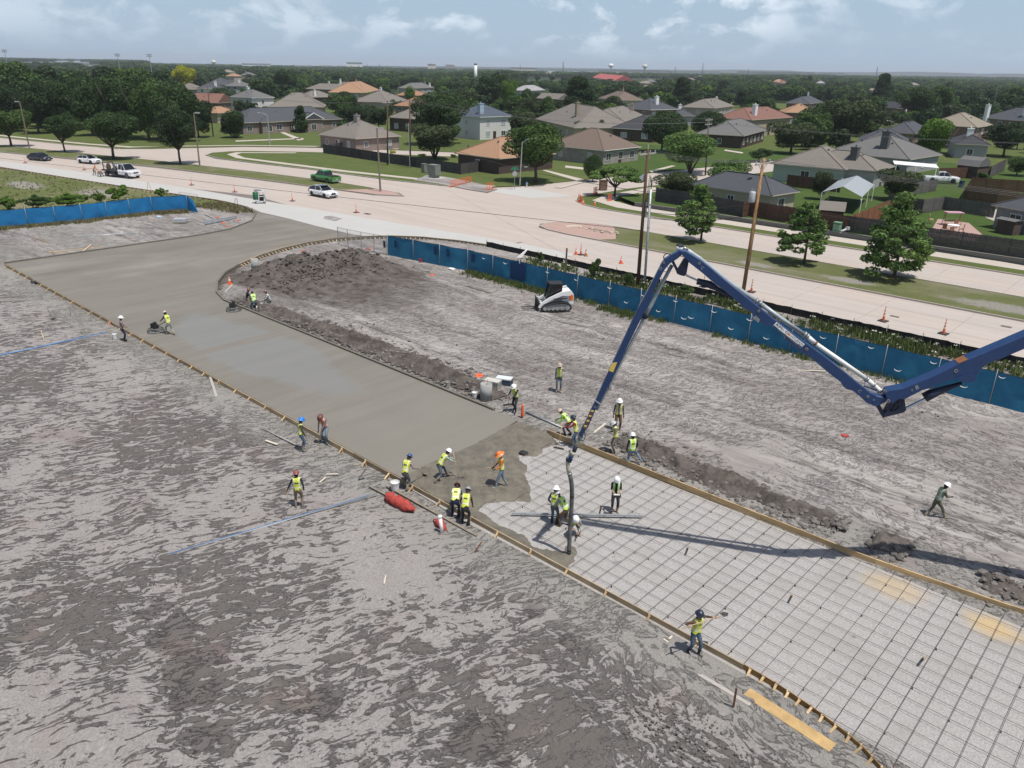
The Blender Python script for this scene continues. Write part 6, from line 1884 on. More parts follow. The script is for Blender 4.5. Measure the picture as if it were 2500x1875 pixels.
  p_b('sill',M_TRIM,rt,((fr+rr)/2,s_*Wd/2 * .97,z0 + .05),(fr-rr-2.4*wheel_r,.05,.12))
 p_b('grille',M_TRIM,rt,(L/2 - .03,0,hz - .10),(.07,Wd * .42,.20))
 p_b('bumper',M_TRIM if kind != 'truck' else M_WHITEP,rt,(L/2 - .04,0,z0 + .10),(.10,Wd * .75,.13))
 p_b('bumper',M_TRIM if kind != 'pickup' else M_ALU,rt,(-L/2 + .03,0,z0 + .16),(.10,Wd * .80,.16))
 p_b('number_plate',M_PLATE,rt,(L/2 + .01,0,z0 + .17),(.02,.34,.11))
 if kind != 'truck':
  p_b('number_plate',M_PLATE,rt,(-L/2 - .01,0,hz - .14),(.02,.34,.11))
 return rt
def heading(a,b):
 a,b = G(*a),G(*b)
 return atan2(b.y-a.y,b.x-a.x)
yA = atan2(DU.y,DU.x)
yB = heading((188,391),(405,408))
zr_ = .016
car(G(98,391.5,zr_),heading((60,391),(130,397)), 'black sedan driving at the far left of the near lanes',paint('black',(.006,.008,.012)),4.9,1.86,1.42, 'sedan',M_RIM)
car(G(219,399,zr_),yB, 'white crossover with a black roof behind the flatbed truck',paint('white',(.80,.81,.82)),4.45,1.82,1.52, 'suv',M_RIMD,roof=M_GLASS)
bm_ = car(G(790,480,zr_),yA + .04, 'white sloping-roof car driving beside the green pickup',paint('white',(.80,.81,.82)),4.75,1.94,1.62, 'suv',M_RIMD)
for s_ in (-1,1):
 p_l('grille_ring',M_TRIM,bm_,[(.001,0),(.12,.01),(.12,.03),(.001,.04)],12,(2.36,s_ * .14,.72),M=Matrix.Rotation(pi/2,3, 'Y'),sx=.8)
p_b('sunroof',M_GLASS,bm_,(-.1,0,1.625),(1.3,1.0,.012))
gp = paint('green',(.035,.22,.035))
gt = car(G(796,445,zr_),yA+pi + .05, 'bright green pickup with white lettering driving away',gp,5.6,2.0,1.93, 'pickup',M_RIM,.34, 'pickup truck',.41,name='pickup_truck')
p_b('bed_cover',M_TRIM,gt,(-1.82,0,1.205),(1.75,1.66,.02))
for s_ in (-1,1):
 put_text('SERVICES',Vector((.1 - .0 if s_ < 0 else .9,s_*1.008,.86)) if s_ < 0 else Vector((1.1,s_*1.008,.86)),(1,0,0) if s_ < 0 else (-1,0,0),(0,0,1),.16,M_WHITEP,gt,(0,0,0),wid=1.1)
car(G(2296,446,.09),atan2(-.35,1), 'white pickup parked on the alley by the brown wooden fence',paint('white',(.80,.81,.82)),5.5,1.98,1.86, 'pickup',M_RIMD,.34, 'pickup truck',.40,name='pickup_truck')
car(G(2435,393,.09) ,.2, 'dark car parked under the grey gambrel roof at right',paint('black',(.02,.022,.026)),4.7,1.85,1.45, 'sedan',M_RIM) if False else None
tk = car(G(300,432,zr_),heading((245,425),(345,436)), 'white flatbed truck with a tank and saw gear, parked on the new lane',paint('white',(.80,.81,.82)),6.7,2.2,2.15, 'truck',M_RIM,.45, 'truck',.43,name='flatbed_truck')
for o in list(KIDS[tk.name]):
 if o.name.startswith('body'):
  bm = bmesh.new(); bm.from_mesh(o.data)
  bmesh.ops.bisect_plane(bm,geom=bm.verts[:]+bm.edges[:]+bm.faces[:],plane_co=(.42,0,0),plane_no=(-1,0,0),clear_outer=True)
  bmesh.ops.holes_fill(bm,edges=[e for e in bm.edges if e.is_boundary])
  bm.to_mesh(o.data); bm.free()
p_b('flatbed',M_TRIM,tk,(-1.6,0,.98),(3.9,2.3,.14))
p_b('frame_rail',M_TRIM,tk,(-1.5,0,.70),(3.9,.9,.30))
for s_ in (-1,1):
 p_b('tool_box',M_TRIM,tk,(-.9,s_ * .98,.72),(1.2,.3,.42))
mb = MB()
for k in range(7): mb.beam((.32,-1.05 + .35*k,1.0),(.32,-1.05 + .35*k,2.15),.04,.05)
mb.beam((.32,-1.08,2.12),(.32,1.08,2.12),.07,.07); mb.beam((.32,-1.08,1.1),(.32,1.08,1.1),.07,.07)
part('headache_rack',mb,M_TRIM,tk)
p_lS('water_tank',M_WHITEP,tk,[(.001,-.62),(.35,-.6),(.45,-.45),(.45,.45),(.35,.6),(.001,.62)],14,(-.45,.2,1.62),M=Matrix.Rotation(pi/2,3, 'X'),cap=False)
mb = MB(); mb.tube([(-1.0,-.5,1.1),(-1.0,-.5,2.1)],.07,8); mb.beam((-1.25,-.5,1.9),(-.7,-.5,2.15),.12,.2); part('drill_rig',mb,M_GALV,tk)
p_b('engine_box',M_GALV,tk,(-1.15,-.1,1.4),(.5,.7,.6))
p_l('saw_blade',M_POLEG,tk,[(.001,0),(.50,.02),(.52,.05),(.50,.08),(.001,.10)],20,(-2.0,-.75,1.62),M=Matrix.Rotation(pi/2,3, 'X') @ Matrix.Rotation(.1,3, 'Y'))
p_t('blade_stand',M_TRIM,tk,[(-2.0,-.65,1.05),(-2.0,-.65,1.6)],.05,6)
mb = MB()
mb.beam((-3.3,-.9,2.15),(-3.05,-.9,.9),.10,.10); mb.beam((-3.3,.9,2.15),(-3.05,.9,.9),.10,.10); mb.beam((-3.3,-.9,2.12),(-3.3,.9,2.12),.1,.1)
mb.beam((-3.3,-.9,2.0),(-2.1,-.9,1.1),.07,.07); mb.beam((-3.3,.9,2.0),(-2.1,.9,1.1),.07,.07)
part('lift_gate_frame',mb,M_TRIM,tk)
p_b('rear_step',M_WHITEP,tk,(-3.15,0,.55),(.5,1.4,.35))
p_t('water_hose',M_GALV,tk,[(-3.2,.3,.9),(-3.6,.3,1.2),(-3.8,.3,.6),(-3.75,.3,.05)],.03,6)
sw = empty('concrete_saw',G(246,431,zr_),heading((245,425),(345,436)), 'walk-behind concrete saw in front of the worker in orange', 'concrete saw')
p_b('body',M_GALV,sw,(0,0,.5),(.8,.55,.35))
p_b('engine',M_CONEB,sw,(0,0,.75),(.5,.4,.25))
for x in (-.3,.3):
 for y in (-.25,.25):
  p_l('wheel',M_TYRE,sw,[(.12,-.03),(.12,.03)],10,(x,y,.12),M=Matrix.Rotation(pi/2,3, 'X'))
mb = MB(); mb.tube([(-.4,-.2,.6),(-.9,-.2,.95)],.02,6); mb.tube([(-.4,.2,.6),(-.9,.2,.95)],.02,6); mb.tube([(-.9,-.2,.95),(-.9,.2,.95)],.02,6); part('handle',mb,M_TRIM,sw)
vm = empty('vacuum_machine',G(631,496,zr_),.2, 'green and white wheeled vacuum machine standing on the pale new lane', 'machine')
M_MG = mat('machine_green',(.02,.13,.06),(.018,.11,.05),rough=.4)
p_lS('drum',M_MG,vm,[(.001,.45),(.36,.48),(.40,.6),(.40,1.35),(.30,1.5),(.001,1.55)],14,(-.25,0,0),cap=False)
mb = MB()
for x,y in ((.15,-.4),(.15,.4),(.85,-.4),(.85,.4)): mb.beam((x,y,.15),(x,y,1.6),.07,.07)
for z in (.3,.95,1.6):
 mb.beam((.15,-.4,z),(.85,-.4,z),.07,.07); mb.beam((.15,.4,z),(.85,.4,z),.07,.07); mb.beam((.15,-.4,z),(.15,.4,z),.07,.07); mb.beam((.85,-.4,z),(.85,.4,z),.07,.07)
part('frame',mb,M_WHITEP,vm)
p_b('blower',M_TRIM,vm,(.5,0,.7),(.5,.6,.75))
p_b('filter_box',M_ALU,vm,(-.05,0,1.72),(.7,.5,.2))
p_tS('hose',M_PIPEG,vm,[(.1,-.1,1.7),(.6,-.3,1.75),(.95,-.5,1.2),(1.05,-.55,.5),(.95,-.6,.1)],.07,8)
p_b('base',M_WHITEP,vm,(.25,0,.18),(1.3,.8,.12))
for x,y in ((-.3,-.38),(-.3,.38),(.8,-.38),(.8,.38)):
 p_l('wheel',M_TYRE,vm,[(.12,-.04),(.12,.04)],10,(x,y,.12),M=Matrix.Rotation(pi/2,3, 'X'))
ld = empty('track_loader',G(1352,752,ZS + .03) ,radians(188), 'white and grey compact track loader with forks parked by the blue fence', 'track loader')
M_LW = mat('loader_white',(.74,.74,.72),(.62,.61,.58),scale=3,rough=.45,lo=.5,hi=.75)
M_LG = mat('loader_grey',(.30,.31,.31),(.24,.24,.24),scale=3,rough=.5)
M_LO = mat('loader_orange',(.75,.16,.03),(.65,.12,.03),rough=.5)
for s_ in (-1,1):
 y = s_ * .78
 out = [(-1.15,.50),(-1.25,.30),(-1.15,.08),(-.95,.0),(.85,.0),(1.1,.10),(1.18,.28),(1.02,.45),(.3,.62),(-.5,.70),(-.95,.66)]
 inn = [(x * .90,.06+z * .84) for x,z in out]
 mb = MB()
 rings = []
 n = len(out)
 vs = [(x,y - .2,z) for x,z in out] + [(x,y + .2,z) for x,z in out] + [(x,y + .2,z) for x,z in inn] + [(x,y - .2,z) for x,z in inn]
 fs = []
 for k in range(n):
  k2 = (k+1) % n
  fs += [(k,k2,n+k2,n+k),(n+k,n+k2,2*n+k2,2*n+k),(2*n+k,2*n+k2,3*n+k2,3*n+k),(3*n+k,3*n+k2,k2,k)]
 mb.add(vs,fs)
 tr = part('track',mb,M_TYRE,ld)
 Lp = [Vector((x,y,z)) for x,z in out] + [Vector((out[0][0],y,out[0][1]))]
 mb = MB()
 for a,b in zip(Lp,Lp[1:]):
  d = b-a; m_ = max(1,int(d.length / .11))
  for i in range(m_): mb.box(a+d*((i + .5)/m_),(.045,.40,.045))
 o = part('lugs',mb,M_TYRE,tr)
 p_p('track_frame',M_LG,ld,[(x * .98,y - .12*s_,.07+z * .80) for x,z in inn],(0,.24*s_,0))
 for x,r in ((-.95,.20),(.90,.16),(-.45,.11),(-.1,.11),(.25,.11),(.58,.11)):
  p_l('roller',M_LG,ld,[(r,-.03),(r,.03)],14,(x,y+s_ * .16,.13+r * .6),M=Matrix.Rotation(pi/2,3, 'X'))
 mb = MB()
 mb.prism([(-1.25,y-s_ * .13,1.38),(-1.1,y-s_ * .13,1.62),(-.4,y-s_ * .13,1.50),(.55,y-s_ * .13,1.05),(1.2,y-s_ * .13,.62),(1.38,y-s_ * .13,.30),(1.22,y-s_ * .13,.25),(.98,y-s_ * .13,.55),(.3,y-s_ * .13,.92),(-.5,y-s_ * .13,1.22),(-1.1,y-s_ * .13,1.2)],(0,s_ * .16,0))
 part('lift_arm',mb,M_LW,ld)
 p_t('lift_ram',M_TRIM,ld,[(-.9,y,1.0),(.2,y,.98)],.05,8)
p_p('engine_cover',M_LW,ld,[(-1.45,-.55,.45),(-1.45,-.55,1.25),(-1.2,-.55,1.50),(-.5,-.55,1.45),(-.5,-.55,.45)],(0,1.10,0))
p_b('rear_grille',M_TRIM,ld,(-1.47,0,.95),(.06,.8,.55))
for s_ in (-1,1):
 p_b('side_panel',M_LO,ld,(-1.25,s_ * .56,.98),(.30,.02,.42))
 p_b('vent',M_TRIM,ld,(-1.05,s_ * .565,1.25),(.4,.02,.12))
p_p('chassis',M_LG,ld,[(-.5,-.5,.5),(-.5,-.5,1.2),(.8,-.5,.85),(.95,-.5,.45)],(0,1.0,0))
cabp = [(-.45,1.0),(-.52,2.02),(.42,2.02),(.62,1.30),(.72,.75),(.0,.70)]
p_p('cab_glass',M_GLASS,ld,[(x * .97,-.40,.02+z * .985) for x,z in cabp],(0,.80,0))
mb = MB()
for s_ in (-1,1):
 P_ = [Vector((x,s_ * .44,z)) for x,z in cabp]
 for a,b in zip(P_,P_[1:]): mb.beam(a,b,.06,.07)
 mb.beam((.0,s_ * .44,.95),(.0,s_ * .44,2.0),.05,.05)
for x,z in ((.42,2.0),(.72,.78),(-.5,2.0)): mb.beam((x,-.44,z),(x,.44,z),.06,.07)
part('cab_frame',mb,M_TRIM,ld)
p_b('cab_roof',M_TRIM,ld,(-.05,0,2.06),(1.05,.98,.07))
mb = MB(); mb.box((1.32,0,.42),(.10,1.25,.62)); mb.box((1.38,0,.12),(.14,1.3,.12)); part('quick_coupler',mb,M_TRIM,ld)
for y in (-.5,0,.5):
 p_m('fork_frame',M_TRIM,ld,(1.42,y,.15),(1.42,y,.95),.06,.06)
for y in (-.35,.35):
 p_b('fork',M_TRIM,ld,(2.0,y,.08),(1.15,.12,.035))
for s_ in (-1,1):
 p_b('headlight',M_HL,ld,(1.2,s_ * .62,.72),(.16,.14,.18))
def trowel(loc,yaw,label):
 rt = empty('power_trowel',loc,yaw,label, 'power trowel')
 mb = MB()
 for z,r in ((.05,.56),(.17,.54),(.24,.48)):
  mb.tube([(r*cos(a),r*sin(a),z) for a in np.linspace(0,2*pi,25)],.014,5)
 for a in np.linspace(0,2*pi,9)[:-1]: mb.tube([(.56*cos(a),.56*sin(a),.05),(.54*cos(a),.54*sin(a),.17),(.48*cos(a),.48*sin(a),.24),(.12*cos(a),.12*sin(a),.27)],.010,5)
 part('guard_ring',mb,M_TRIM,rt)
 for k in range(4):
  a = k*pi/2 + .3
  p_b('blade',M_GALV,rt,(.28*cos(a),.28*sin(a),.02),(.46,.15,.012),rz=a)
 mb = MB(); mb.box((0,0,.40),(.34,.32,.26)); mb.box((0,.05,.58),(.28,.22,.16)); part('engine',mb,M_TRIM,rt)
 p_l('air_filter',M_TRIM,rt,[(.001,.66),(.10,.66),(.11,.72),(.001,.74)],10,(-.05,.02,0),cap=False)
 p_b('fuel_tank',M_TRIM,rt,(.24,0,.42),(.10,.3,.34))
 mb = MB(); mb.tube([(-.15,0,.38),(-.55,0,.62),(-1.15,0,.93)],.022,6); mb.tube([(-1.15,-.22,.93),(-1.15,.22,.93)],.018,6); part('handle',mb,M_TRIM,rt,True)
 return rt
tb = G(381,810,.004)
pm_ = J['trowel'][0].location
trowel(tb,atan2(tb.y-pm_.y,tb.x-pm_.x), 'power trowel pushed by the person in the yellow vest on the far slab')
trowel(G(571,758,.004),radians(205), 'idle power trowel standing at the slab kerb beside the crouching people')
# ------------------------------------------------------------------ small things on the site
M_BUCKET = mat('bucket_plastic',(.74,.74,.72),(.60,.60,.57),scale=4,rough=.5)
M_CONCB = mat('cast_concrete',(.34,.34,.33),(.27,.27,.26),scale=4,rough=.9,bump=.005)
def bucket(px,py,r,h,label,m=M_BUCKET,z=ZS,fill=True):
 rt = empty('bucket',G(px,py,z),random.random()*6,label, 'bucket')
 p_l('pail',m,rt,[(.001,.01),(r * .82,0),(r * .97,h * .9),(r*1.04,h * .92),(r*1.04,h),(r * .95,h),(r * .92,h * .75),(.001,h * .74)],16,cap=False)
 p_t('handle',M_GALV,rt,[(r*1.03*cos(a),r * .6*sin(a) ,h * .85 - .10*sin(a)) for a in np.linspace(0,pi,9)],.006,5)
 return rt
bucket(281,828,.16,.38, 'white bucket beside the person in the plaid shirt')
bucket(965,1196,.20,.42, 'large white bucket just outside the form by the kneeling worker')
bucket(1159,970,.17,.33, 'white bucket lying at the kerb left of the tall concrete cylinder')
bucket(1093,945,.16,.36, 'grey-white bucket on the dark dirt near the slab kerb',M_CONCB)
bucket(638,752,.17,.40, 'pale grey bucket between the crouching people')
bucket(1027,640,.16,.34, 'small red bucket at the foot of the blue fence',mat('bucket_red',(.45,.05,.06),(.38,.04,.05),rough=.5))
for (x,y,r,h,lb) in ((624,662,.33,1.15, 'upright grey concrete cylinder inside the curved form'),(1187,975,.34,.98, 'upright grey concrete cylinder next to the two coolers')):
 rt = empty('concrete_cylinder',G(x,y,ZS),0,lb, 'concrete cylinder')
 p_lS('shell',M_CONCB,rt,[(.001,0),(r,0),(r,h),(r * .86,h + .002),(r * .84,h - .06),(.001,h - .07)],24,cap=False)
 p_m('stick',M_STAKE,rt,(.05,0,h - .1),(.08,.02,h + .25),.04,.04)
for (x,y,m,lm,lb,rz_) in ((1203,945,mat('cooler_beige',(.40,.38,.34),(.34,.32,.29),rough=.6),mat('cooler_beige_lid',(.52,.50,.45),(.46,.44,.40),rough=.6), 'beige cooler behind the concrete cylinder',-.45),(1231,939,mat('cooler_blue',(.045,.07,.11),(.04,.06,.09),rough=.5),mat('cooler_white_lid',(.62,.65,.66),(.55,.58,.6),rough=.5), 'dark blue cooler with a pale lid beside the beige one',-.3)):
 rt = empty('cooler',G(x,y,ZS),rz_,lb, 'cooler')
 p_b('tub',m,rt,(0,0,.20),(.92,.50,.40))
 p_b('lid',lm,rt,(0,0,.43),(.96,.54,.07))
 for s_ in (-1,1):
  p_t('handle',M_TRIM,rt,[(s_ * .47,-.12,.30),(s_ * .54,-.12,.2),(s_ * .54,.12,.2),(s_ * .47,.12,.30)],.014,5)
def rag(px,py,s,m,label,cat='bag',name='plastic_bag',z=ZS,fl=.5,seed=0):
 bm = bmesh.new(); bmesh.ops.create_icosphere(bm,subdivisions=2,radius=s)
 r = np.random.default_rng(seed+int(px))
 for v in bm.verts: v.co = Vector((v.co.x*1.2,v.co.y,max(-.01,v.co.z*fl)))*(.65 + .7*r.random())
 me = bpy.data.meshes.new(name); bm.to_mesh(me); bm.free(); me.materials.append(m)
 o = link_mesh(name,me); o.location = G(px,py,z)
 return tag(o,label,cat)
M_CLEAR = mat('crumpled_clear_plastic',(.50,.56,.60),(.36,.48,.58),scale=8,rough=.3)
M_RED = mat('red_netting',(.50,.06,.045),(.26,.05,.04),scale=9,rough=.8,bump=.02)
rag(1218,941,.20,M_CLEAR, 'crumpled clear plastic bag between the coolers and the cylinder')
rag(1151,946,.20,M_CLEAR, 'crumpled bluish plastic bag left of the concrete cylinder')
rag(1171,917,.24,M_CONE, 'orange rags or gloves heaped on the dark dirt', 'rags', 'orange_rags',fl=.4)
rag(388,530,.30,M_CLEAR, 'small white plastic bag in front of the bright blue tarp')
rag(1103,657,.26,M_BUCKET, 'white plastic scrap at the foot of the blue fence')
rag(740,617,.20,M_CONE, 'orange-red bag hanging by the curved form', 'bag', 'orange_bag',fl=1.3)
rag(900,609,.24,mat('dull_red',(.45,.10,.06),(.35,.08,.05),rough=.7), 'dull red pail-like lump under the chain-link gate', 'bag', 'red_lump',fl=.8)
rag(669,652,.26,M_CONE, 'orange box beside the concrete cylinder inside the curved form', 'box', 'orange_box',fl=.9)
for i,(x,y) in enumerate(((556,552),(545,544),(583,538),(530,531),(1055,671),(877,613))):
 rag(x,y,.2,M_CONE,('orange scrap just right of the steel channels', 'orange scrap under the middle of the steel channels', 'orange scrap nearest the upper slab curve', 'orange scrap behind the steel channels', 'orange scrap at the foot of the blue fence', 'orange scrap lying before the chain-link gate')[i], 'scrap', 'orange_scrap',fl=.3)['group'] = 'scraps of orange netting'
rag(2062,1063,.16,M_RED, 'red twisted scrap on the tracked dirt', 'scrap', 'red_scrap',fl=.3)
rr_ = np.random.default_rng(5)
mb = MB(); a,b = G(942,1216,ZS),G(1010,1252,ZS)
pts = [a.lerp(b,t)+Vector((0,0,.14)) for t in np.linspace(0,1,12)]
mb.tube(pts,[.06,.20,.26,.23,.27,.22,.27,.21,.25,.20,.14,.05],14)
mb.v = [(x+(rr_.random() - .5) * .10,y+(rr_.random() - .5) * .10,max(ZS - .02,z+(rr_.random() - .5) * .12)) for x,y,z in mb.v]
tag(mb.build('netting_bundle',M_RED,None,True), 'bundle of bright red netting lying beside the near form', 'netting bundle')
mb = MB(); a,b = G(1060,1270,ZS),G(1088,1296,ZS)
mb.tube([a,a.lerp(b,.5)+Vector((0,0,.16)),b],[.06,.2,.08],8)
tag(mb.build('netting_scrap',M_RED,None,True), 'small red netting scrap behind the white standpipe', 'netting scrap')
def stick(a,b,w,h,m,label,cat='board',name='board',z0=ZS + .03,z1=None,group=None,tube=False):
 A,B = G(*a,z0),G(*b,z1 if z1 is not None else z0)
 mb = MB()
 if tube: mb.tube([Vector((0,0,0)),B-A],w,8)
 else: mb.beam(Vector((0,0,0)),B-A,w,h)
 o = mb.build(name,m,None,tube); o.location = A
 return tag(o,label,cat,group)
M_BOARDG = mat('grey_board',(.42,.38,.35),(.34,.31,.28),scale=2,stretch=(1,6,1),rough=.85)
M_BOARDY = mat('yellow_plywood',(.50,.34,.15),(.38,.25,.11),scale=2.5,rough=.75)
M_BOARDW = mat('pale_board',(.62,.56,.46),(.52,.46,.37),scale=3,rough=.8)
M_BOARDD = mat('dirty_board',(.26,.22,.17),(.18,.155,.125),scale=3,rough=.9)
M_BPIPE = mat('blue_scaffold_paint',(.10,.22,.42),(.08,.17,.34),scale=2,rough=.4)
stick((1584,1573),(1832,1722),.14,.05,M_BOARDG, 'long straight grey board lying left of the bent plywood form')
stick((1823,1689),(2033,1826),.42,.022,M_BOARDY, 'wide strip of yellow plywood lying along the bent form')
stick((643,1047),(726,1087),.035,.03,M_BOARDG, 'thin pale pole lying behind the person in the blue hard hat', 'pole', 'pole',tube=True)
stick((648,1075),(677,1085),.12,.03,M_BOARDW, 'short pale board near the thin pole by the blue hard hat')
stick((902,1187),(990,1233),.10,.05,M_BOARDD, 'dirty board lying over the ditch left of the red netting')
stick((945,1187),(1164,1308),.11,.05,M_BOARDD, 'very long dirty board running from the white bucket past the bending workers')
stick((796,1158),(826,1157),.07,.04,M_BOARDW, 'short pale stake lying flat right of the maroon hard hat', 'stake', 'stake')
stick((780,1178),(795,1166),.07,.04,M_BOARDW, 'second short pale stake lying near the maroon hard hat', 'stake', 'stake')
stick((876,1168),(895,1143),.10,.05,M_BOARDD, 'dark weathered board leaning up from the ground left of the white bucket',z1=.45)
stick((938,1425),(942,1405),.05,.03,M_BOARDW, 'small pale stake lying alone on the mud field', 'stake', 'stake')
stick((1159,1347),(1176,1323),.04,.04,M_RUST, 'rusty rod leaning out of the mud left of the form', 'rod', 'rod',z1=.35)
stick((1790,1728),(1798,1680),.05,.05,M_BROWNI, 'upright red-brown stake between the grey board and plywood', 'stake', 'stake',z0=ZS,z1=.70)
stick((1249,1253),(1569,1259),.10,.05,M_ALU, 'long metal channel lying across the steel mat behind the hose', 'metal channel', 'metal_channel',z0=-.06)
stick((1450,1057),(1478,1034),.09,.05,M_BOARDW, 'pale board propped on the dirt behind the far form')
stick((1459,1082),(1471,1068),.12,.04,M_BOARDW, 'short pale board on the dirt behind the far form')
stick((1946,904),(2015,906),.09,.04,M_BOARDW, 'narrow white board lying on the tracked dirt under the boom')
stick((119,616),(252,602),.12,.05,M_STAKE, 'pale timber lying along the upper kerb')
stick((199,616),(222,598),.10,.05,M_STAKE, 'pale timber crossing the long one at the upper kerb',z0=ZS + .09)
stick((118,614),(163,619),.10,.04,M_STAKE, 'short pale timber at the left end of the upper pile')
stick((176,578),(330,569),.07,.07,M_PIPEG, 'long grey pipe lying on the dirt before the bright blue tarp', 'pipe', 'pipe',tube=True)
stick((82,580),(121,593),.08,.04,M_STAKE, 'pale timber lying alone at the upper left of the site')
stick((265,811),(-120,893),.06,.06,M_BPIPE, 'blue pipe lying on the mud at the left picture edge', 'pipe', 'pipe',tube=True)
stick((259,806),(276,816),.12,.06,M_BOARDD, 'dark board under the end of the blue pipe')
p_ = stick((408,1356),(921,1205),.024,.03,M_ALU, 'long aluminium and blue screed pole lying across the mud', 'pole', 'screed_pole',z0=ZS + .04,z1=ZS + .12,tube=True)
q_ = stick((412,1352),(900,1209),.02,.03,M_BPIPE, 'blue pole lying tight along the aluminium one on the mud', 'pole', 'screed_pole',z0=ZS + .05,z1=ZS + .11,tube=True)
stick((516,985),(540,962),.10,.04,M_BOARDG, 'grey board leaning near the left form',z0=ZS + .02) if False else None
stick((513,920),(536,992),.14,.04,M_BOARDG, 'grey-white board lying against the outside of the near form')
stick((549,714),(568,694),.14,.04,M_BOARDG, 'grey board beside the orange cone inside the curved form')
stick((1284,1005),(1375,1045),.05,.05,M_ALU, 'metal tube lying on the dirt from the orange post to the far form', 'pipe', 'pipe',tube=True)
for i,(x,y,t,lb) in enumerate(((1679,1338,1320, 'thin wooden stake in the steel mat, nearest the boom shadow'),(1933,1454,1431, 'wooden stake standing in the middle of the steel mat'),(2254,1607,1582, 'wooden stake standing in the mat below the ochre stain'),(1467,1240,1212, 'wooden stake with a cross foot left of the boom operator'))):
 stick((x,y),(x+4,y),.06,.05,M_STAKE,lb, 'stake', 'stake',z0=-.2,z1=-.2 + .42)
for (x,y,x2,lb) in ((362,479,364, 'left leg of the pair of stakes leaning together behind the tarp'),(374,476,366, 'right leg of the pair of stakes leaning together behind the tarp'),(584,520,582, 'upright wooden stake at the slab mouth'),(568,520,579, 'slanting wooden stake at the slab mouth')):
 A = G(x,y,0); h_ = 1.85; B = A+Vector(((x2-x)/mpp(x,y),.05,h_))
 mb = MB(); mb.beam(Vector((0,0,0)),B-A,.06,.04); o = mb.build('stake',M_STAKE if x < 500 else M_POLEG); o.location = A; tag(o,lb, 'stake')
stp = empty('standpipe',G(1080,1300,ZS),0, 'white plastic standpipe sticking out of the ground by the bending workers', 'pipe')
p_tS('pipe',M_WHITEP,stp,[(0,0,-.1),(-.09,.03,.75)],.075,12)
p_tS('collar',M_WHITEP,stp,[(-.085,.03,.70),(-.092,.03,.78)],.09,12)
A = G(1378,707,ZS)
po = empty('meter_post',A,0, 'weathered wooden post with a grey meter box right behind the track loader', 'post')
p_m('post',M_POLEG,po,(0,0,0),(.06,0,3.6),.14,.14)
p_b('meter_box',M_LAMPG,po,(-.05,-.14,1.15),(.22,.14,.34))
p_t('conduit',M_LAMPG,po,[(-.04,-.12,.1),(-.04,-.12,1.0)],.03,6)
pb = empty('wrapped_pallet',G(441,544,ZS),.1, 'pallet of pale wrapped blocks near the upper slab edge', 'pallet')
p_b('pallet',M_BOARDD,pb,(0,0,.08),(1.5,1.1,.12))
for i in range(3):
 for j in range(2):
  p_b('block',M_INS,pb,((i-1) * .48,(j - .5) * .5,.33),(.46,.48,.36),rz=random.uniform(-.04,.04))
for i in range(6):
 mb = MB(); z = .04 + .07*i
 A,B = G(500,546-i*1.6,ZS),G(578,531-i*1.2,ZS)
 o = stick((500,547-i*1.5),(575+i % 3*2,533-i*1.2),.14,.05,M_ALU,('lowest', 'second', 'third', 'fourth', 'fifth', 'farthest')[i] + ' galvanised channel, counted from the camera side of the steel stack', 'steel channel', 'steel_channel',z0=ZS + .04 + .045*(i % 3),group='stack of steel channels')
stick((500,523),(525,535),.12,.05,M_ALU, 'short bright steel piece leaning against the channel stack', 'steel piece', 'steel_piece')
def lying(a,b,lb,z1=None,hd=True):
 A,B = G(*a,ZS + .03),G(*b,z1 if z1 is not None else ZS + .05)
 pole('shovel',A,B,.014,M_BOARDD,lb, 'shovel',shovel_head if hd else None)
lying((172,790),(133,777), 'shovel lying on the mud beside the upper form')
lying((116,753),(128,776), 'shovel sticking up from the mud left of the upper form',None)
stick((66,806),(112,793),.03,.03,M_BOARDD, 'thin dark stick lying on the mud at the left', 'stick', 'stick')
stick((262,784),(273,799),.06,.04,mat('faded_red_wood',(.40,.15,.12),(.3,.12,.1)), 'red-tipped stake lying left of the person in plaid', 'stake', 'stake')
stick((108,832),(100,808),.04,.04,M_STAKE, 'pale stake standing beside the blue pipe', 'stake', 'stake',z0=ZS,z1=.45)
stick((172,770),(170,748),.03,.03,M_BROWNI, 'dark rod standing in the mud near the shovels', 'rod', 'rod',z0=ZS,z1=.45)
stick((93,777),(88,752),.03,.03,M_BROWNI, 'second dark rod standing in the mud near the shovels', 'rod', 'rod',z0=ZS,z1=.5)
rag(84,690,.28,M_TRIM, 'black heap of gear beside the upper left form', 'gear', 'gear_heap')
rag(1278,1105,.17,M_TRIM, 'black tarry lump on the edge of the wet concrete', 'lump', 'dark_lump',z=-.1)
for i,(x0,y0,x1,y1) in enumerate(((1609,1553,1640,1562),(1614,1572,1641,1570),(1620,1560,1631,1568),(1633,1560,1641,1553))):
 stick((x0,y0),(x1,y1),.06,.03,M_BOARDW,('upper left', 'lowest', 'middle', 'topmost right')[i] + ' pale split stake in the little pile by the shovel carrier', 'stake', 'stake',group='split stakes in the little pile',z0=ZS + .03 + .02*i)
clods('loose_rocks',70,lambda r: (lambda p: (p[0]+r.normal()*1.3,p[1]+r.normal() * .45,.12))(UV(G(1467,566))),mat('pale_rock',(.42,.36,.30),(.3,.26,.22),island=.3),.06,.24,8)
mbt = MB(); rt_ = np.random.default_rng(11)
for i in range(70):
 u0,v0 = rt_.uniform(-45,-2),rt_.uniform(4,18.6)
 p = W(u0,v0,ZS + .03); a = rt_.random()*6.28; L = rt_.uniform(.15,.6)
 q = p+Vector((cos(a),sin(a),rt_.uniform(-.02,.06)))*L
 mbt.tube([p,p.lerp(q,.5)+Vector((rt_.normal() * .03,rt_.normal() * .03,.03)),q],.007,4,cap=False)
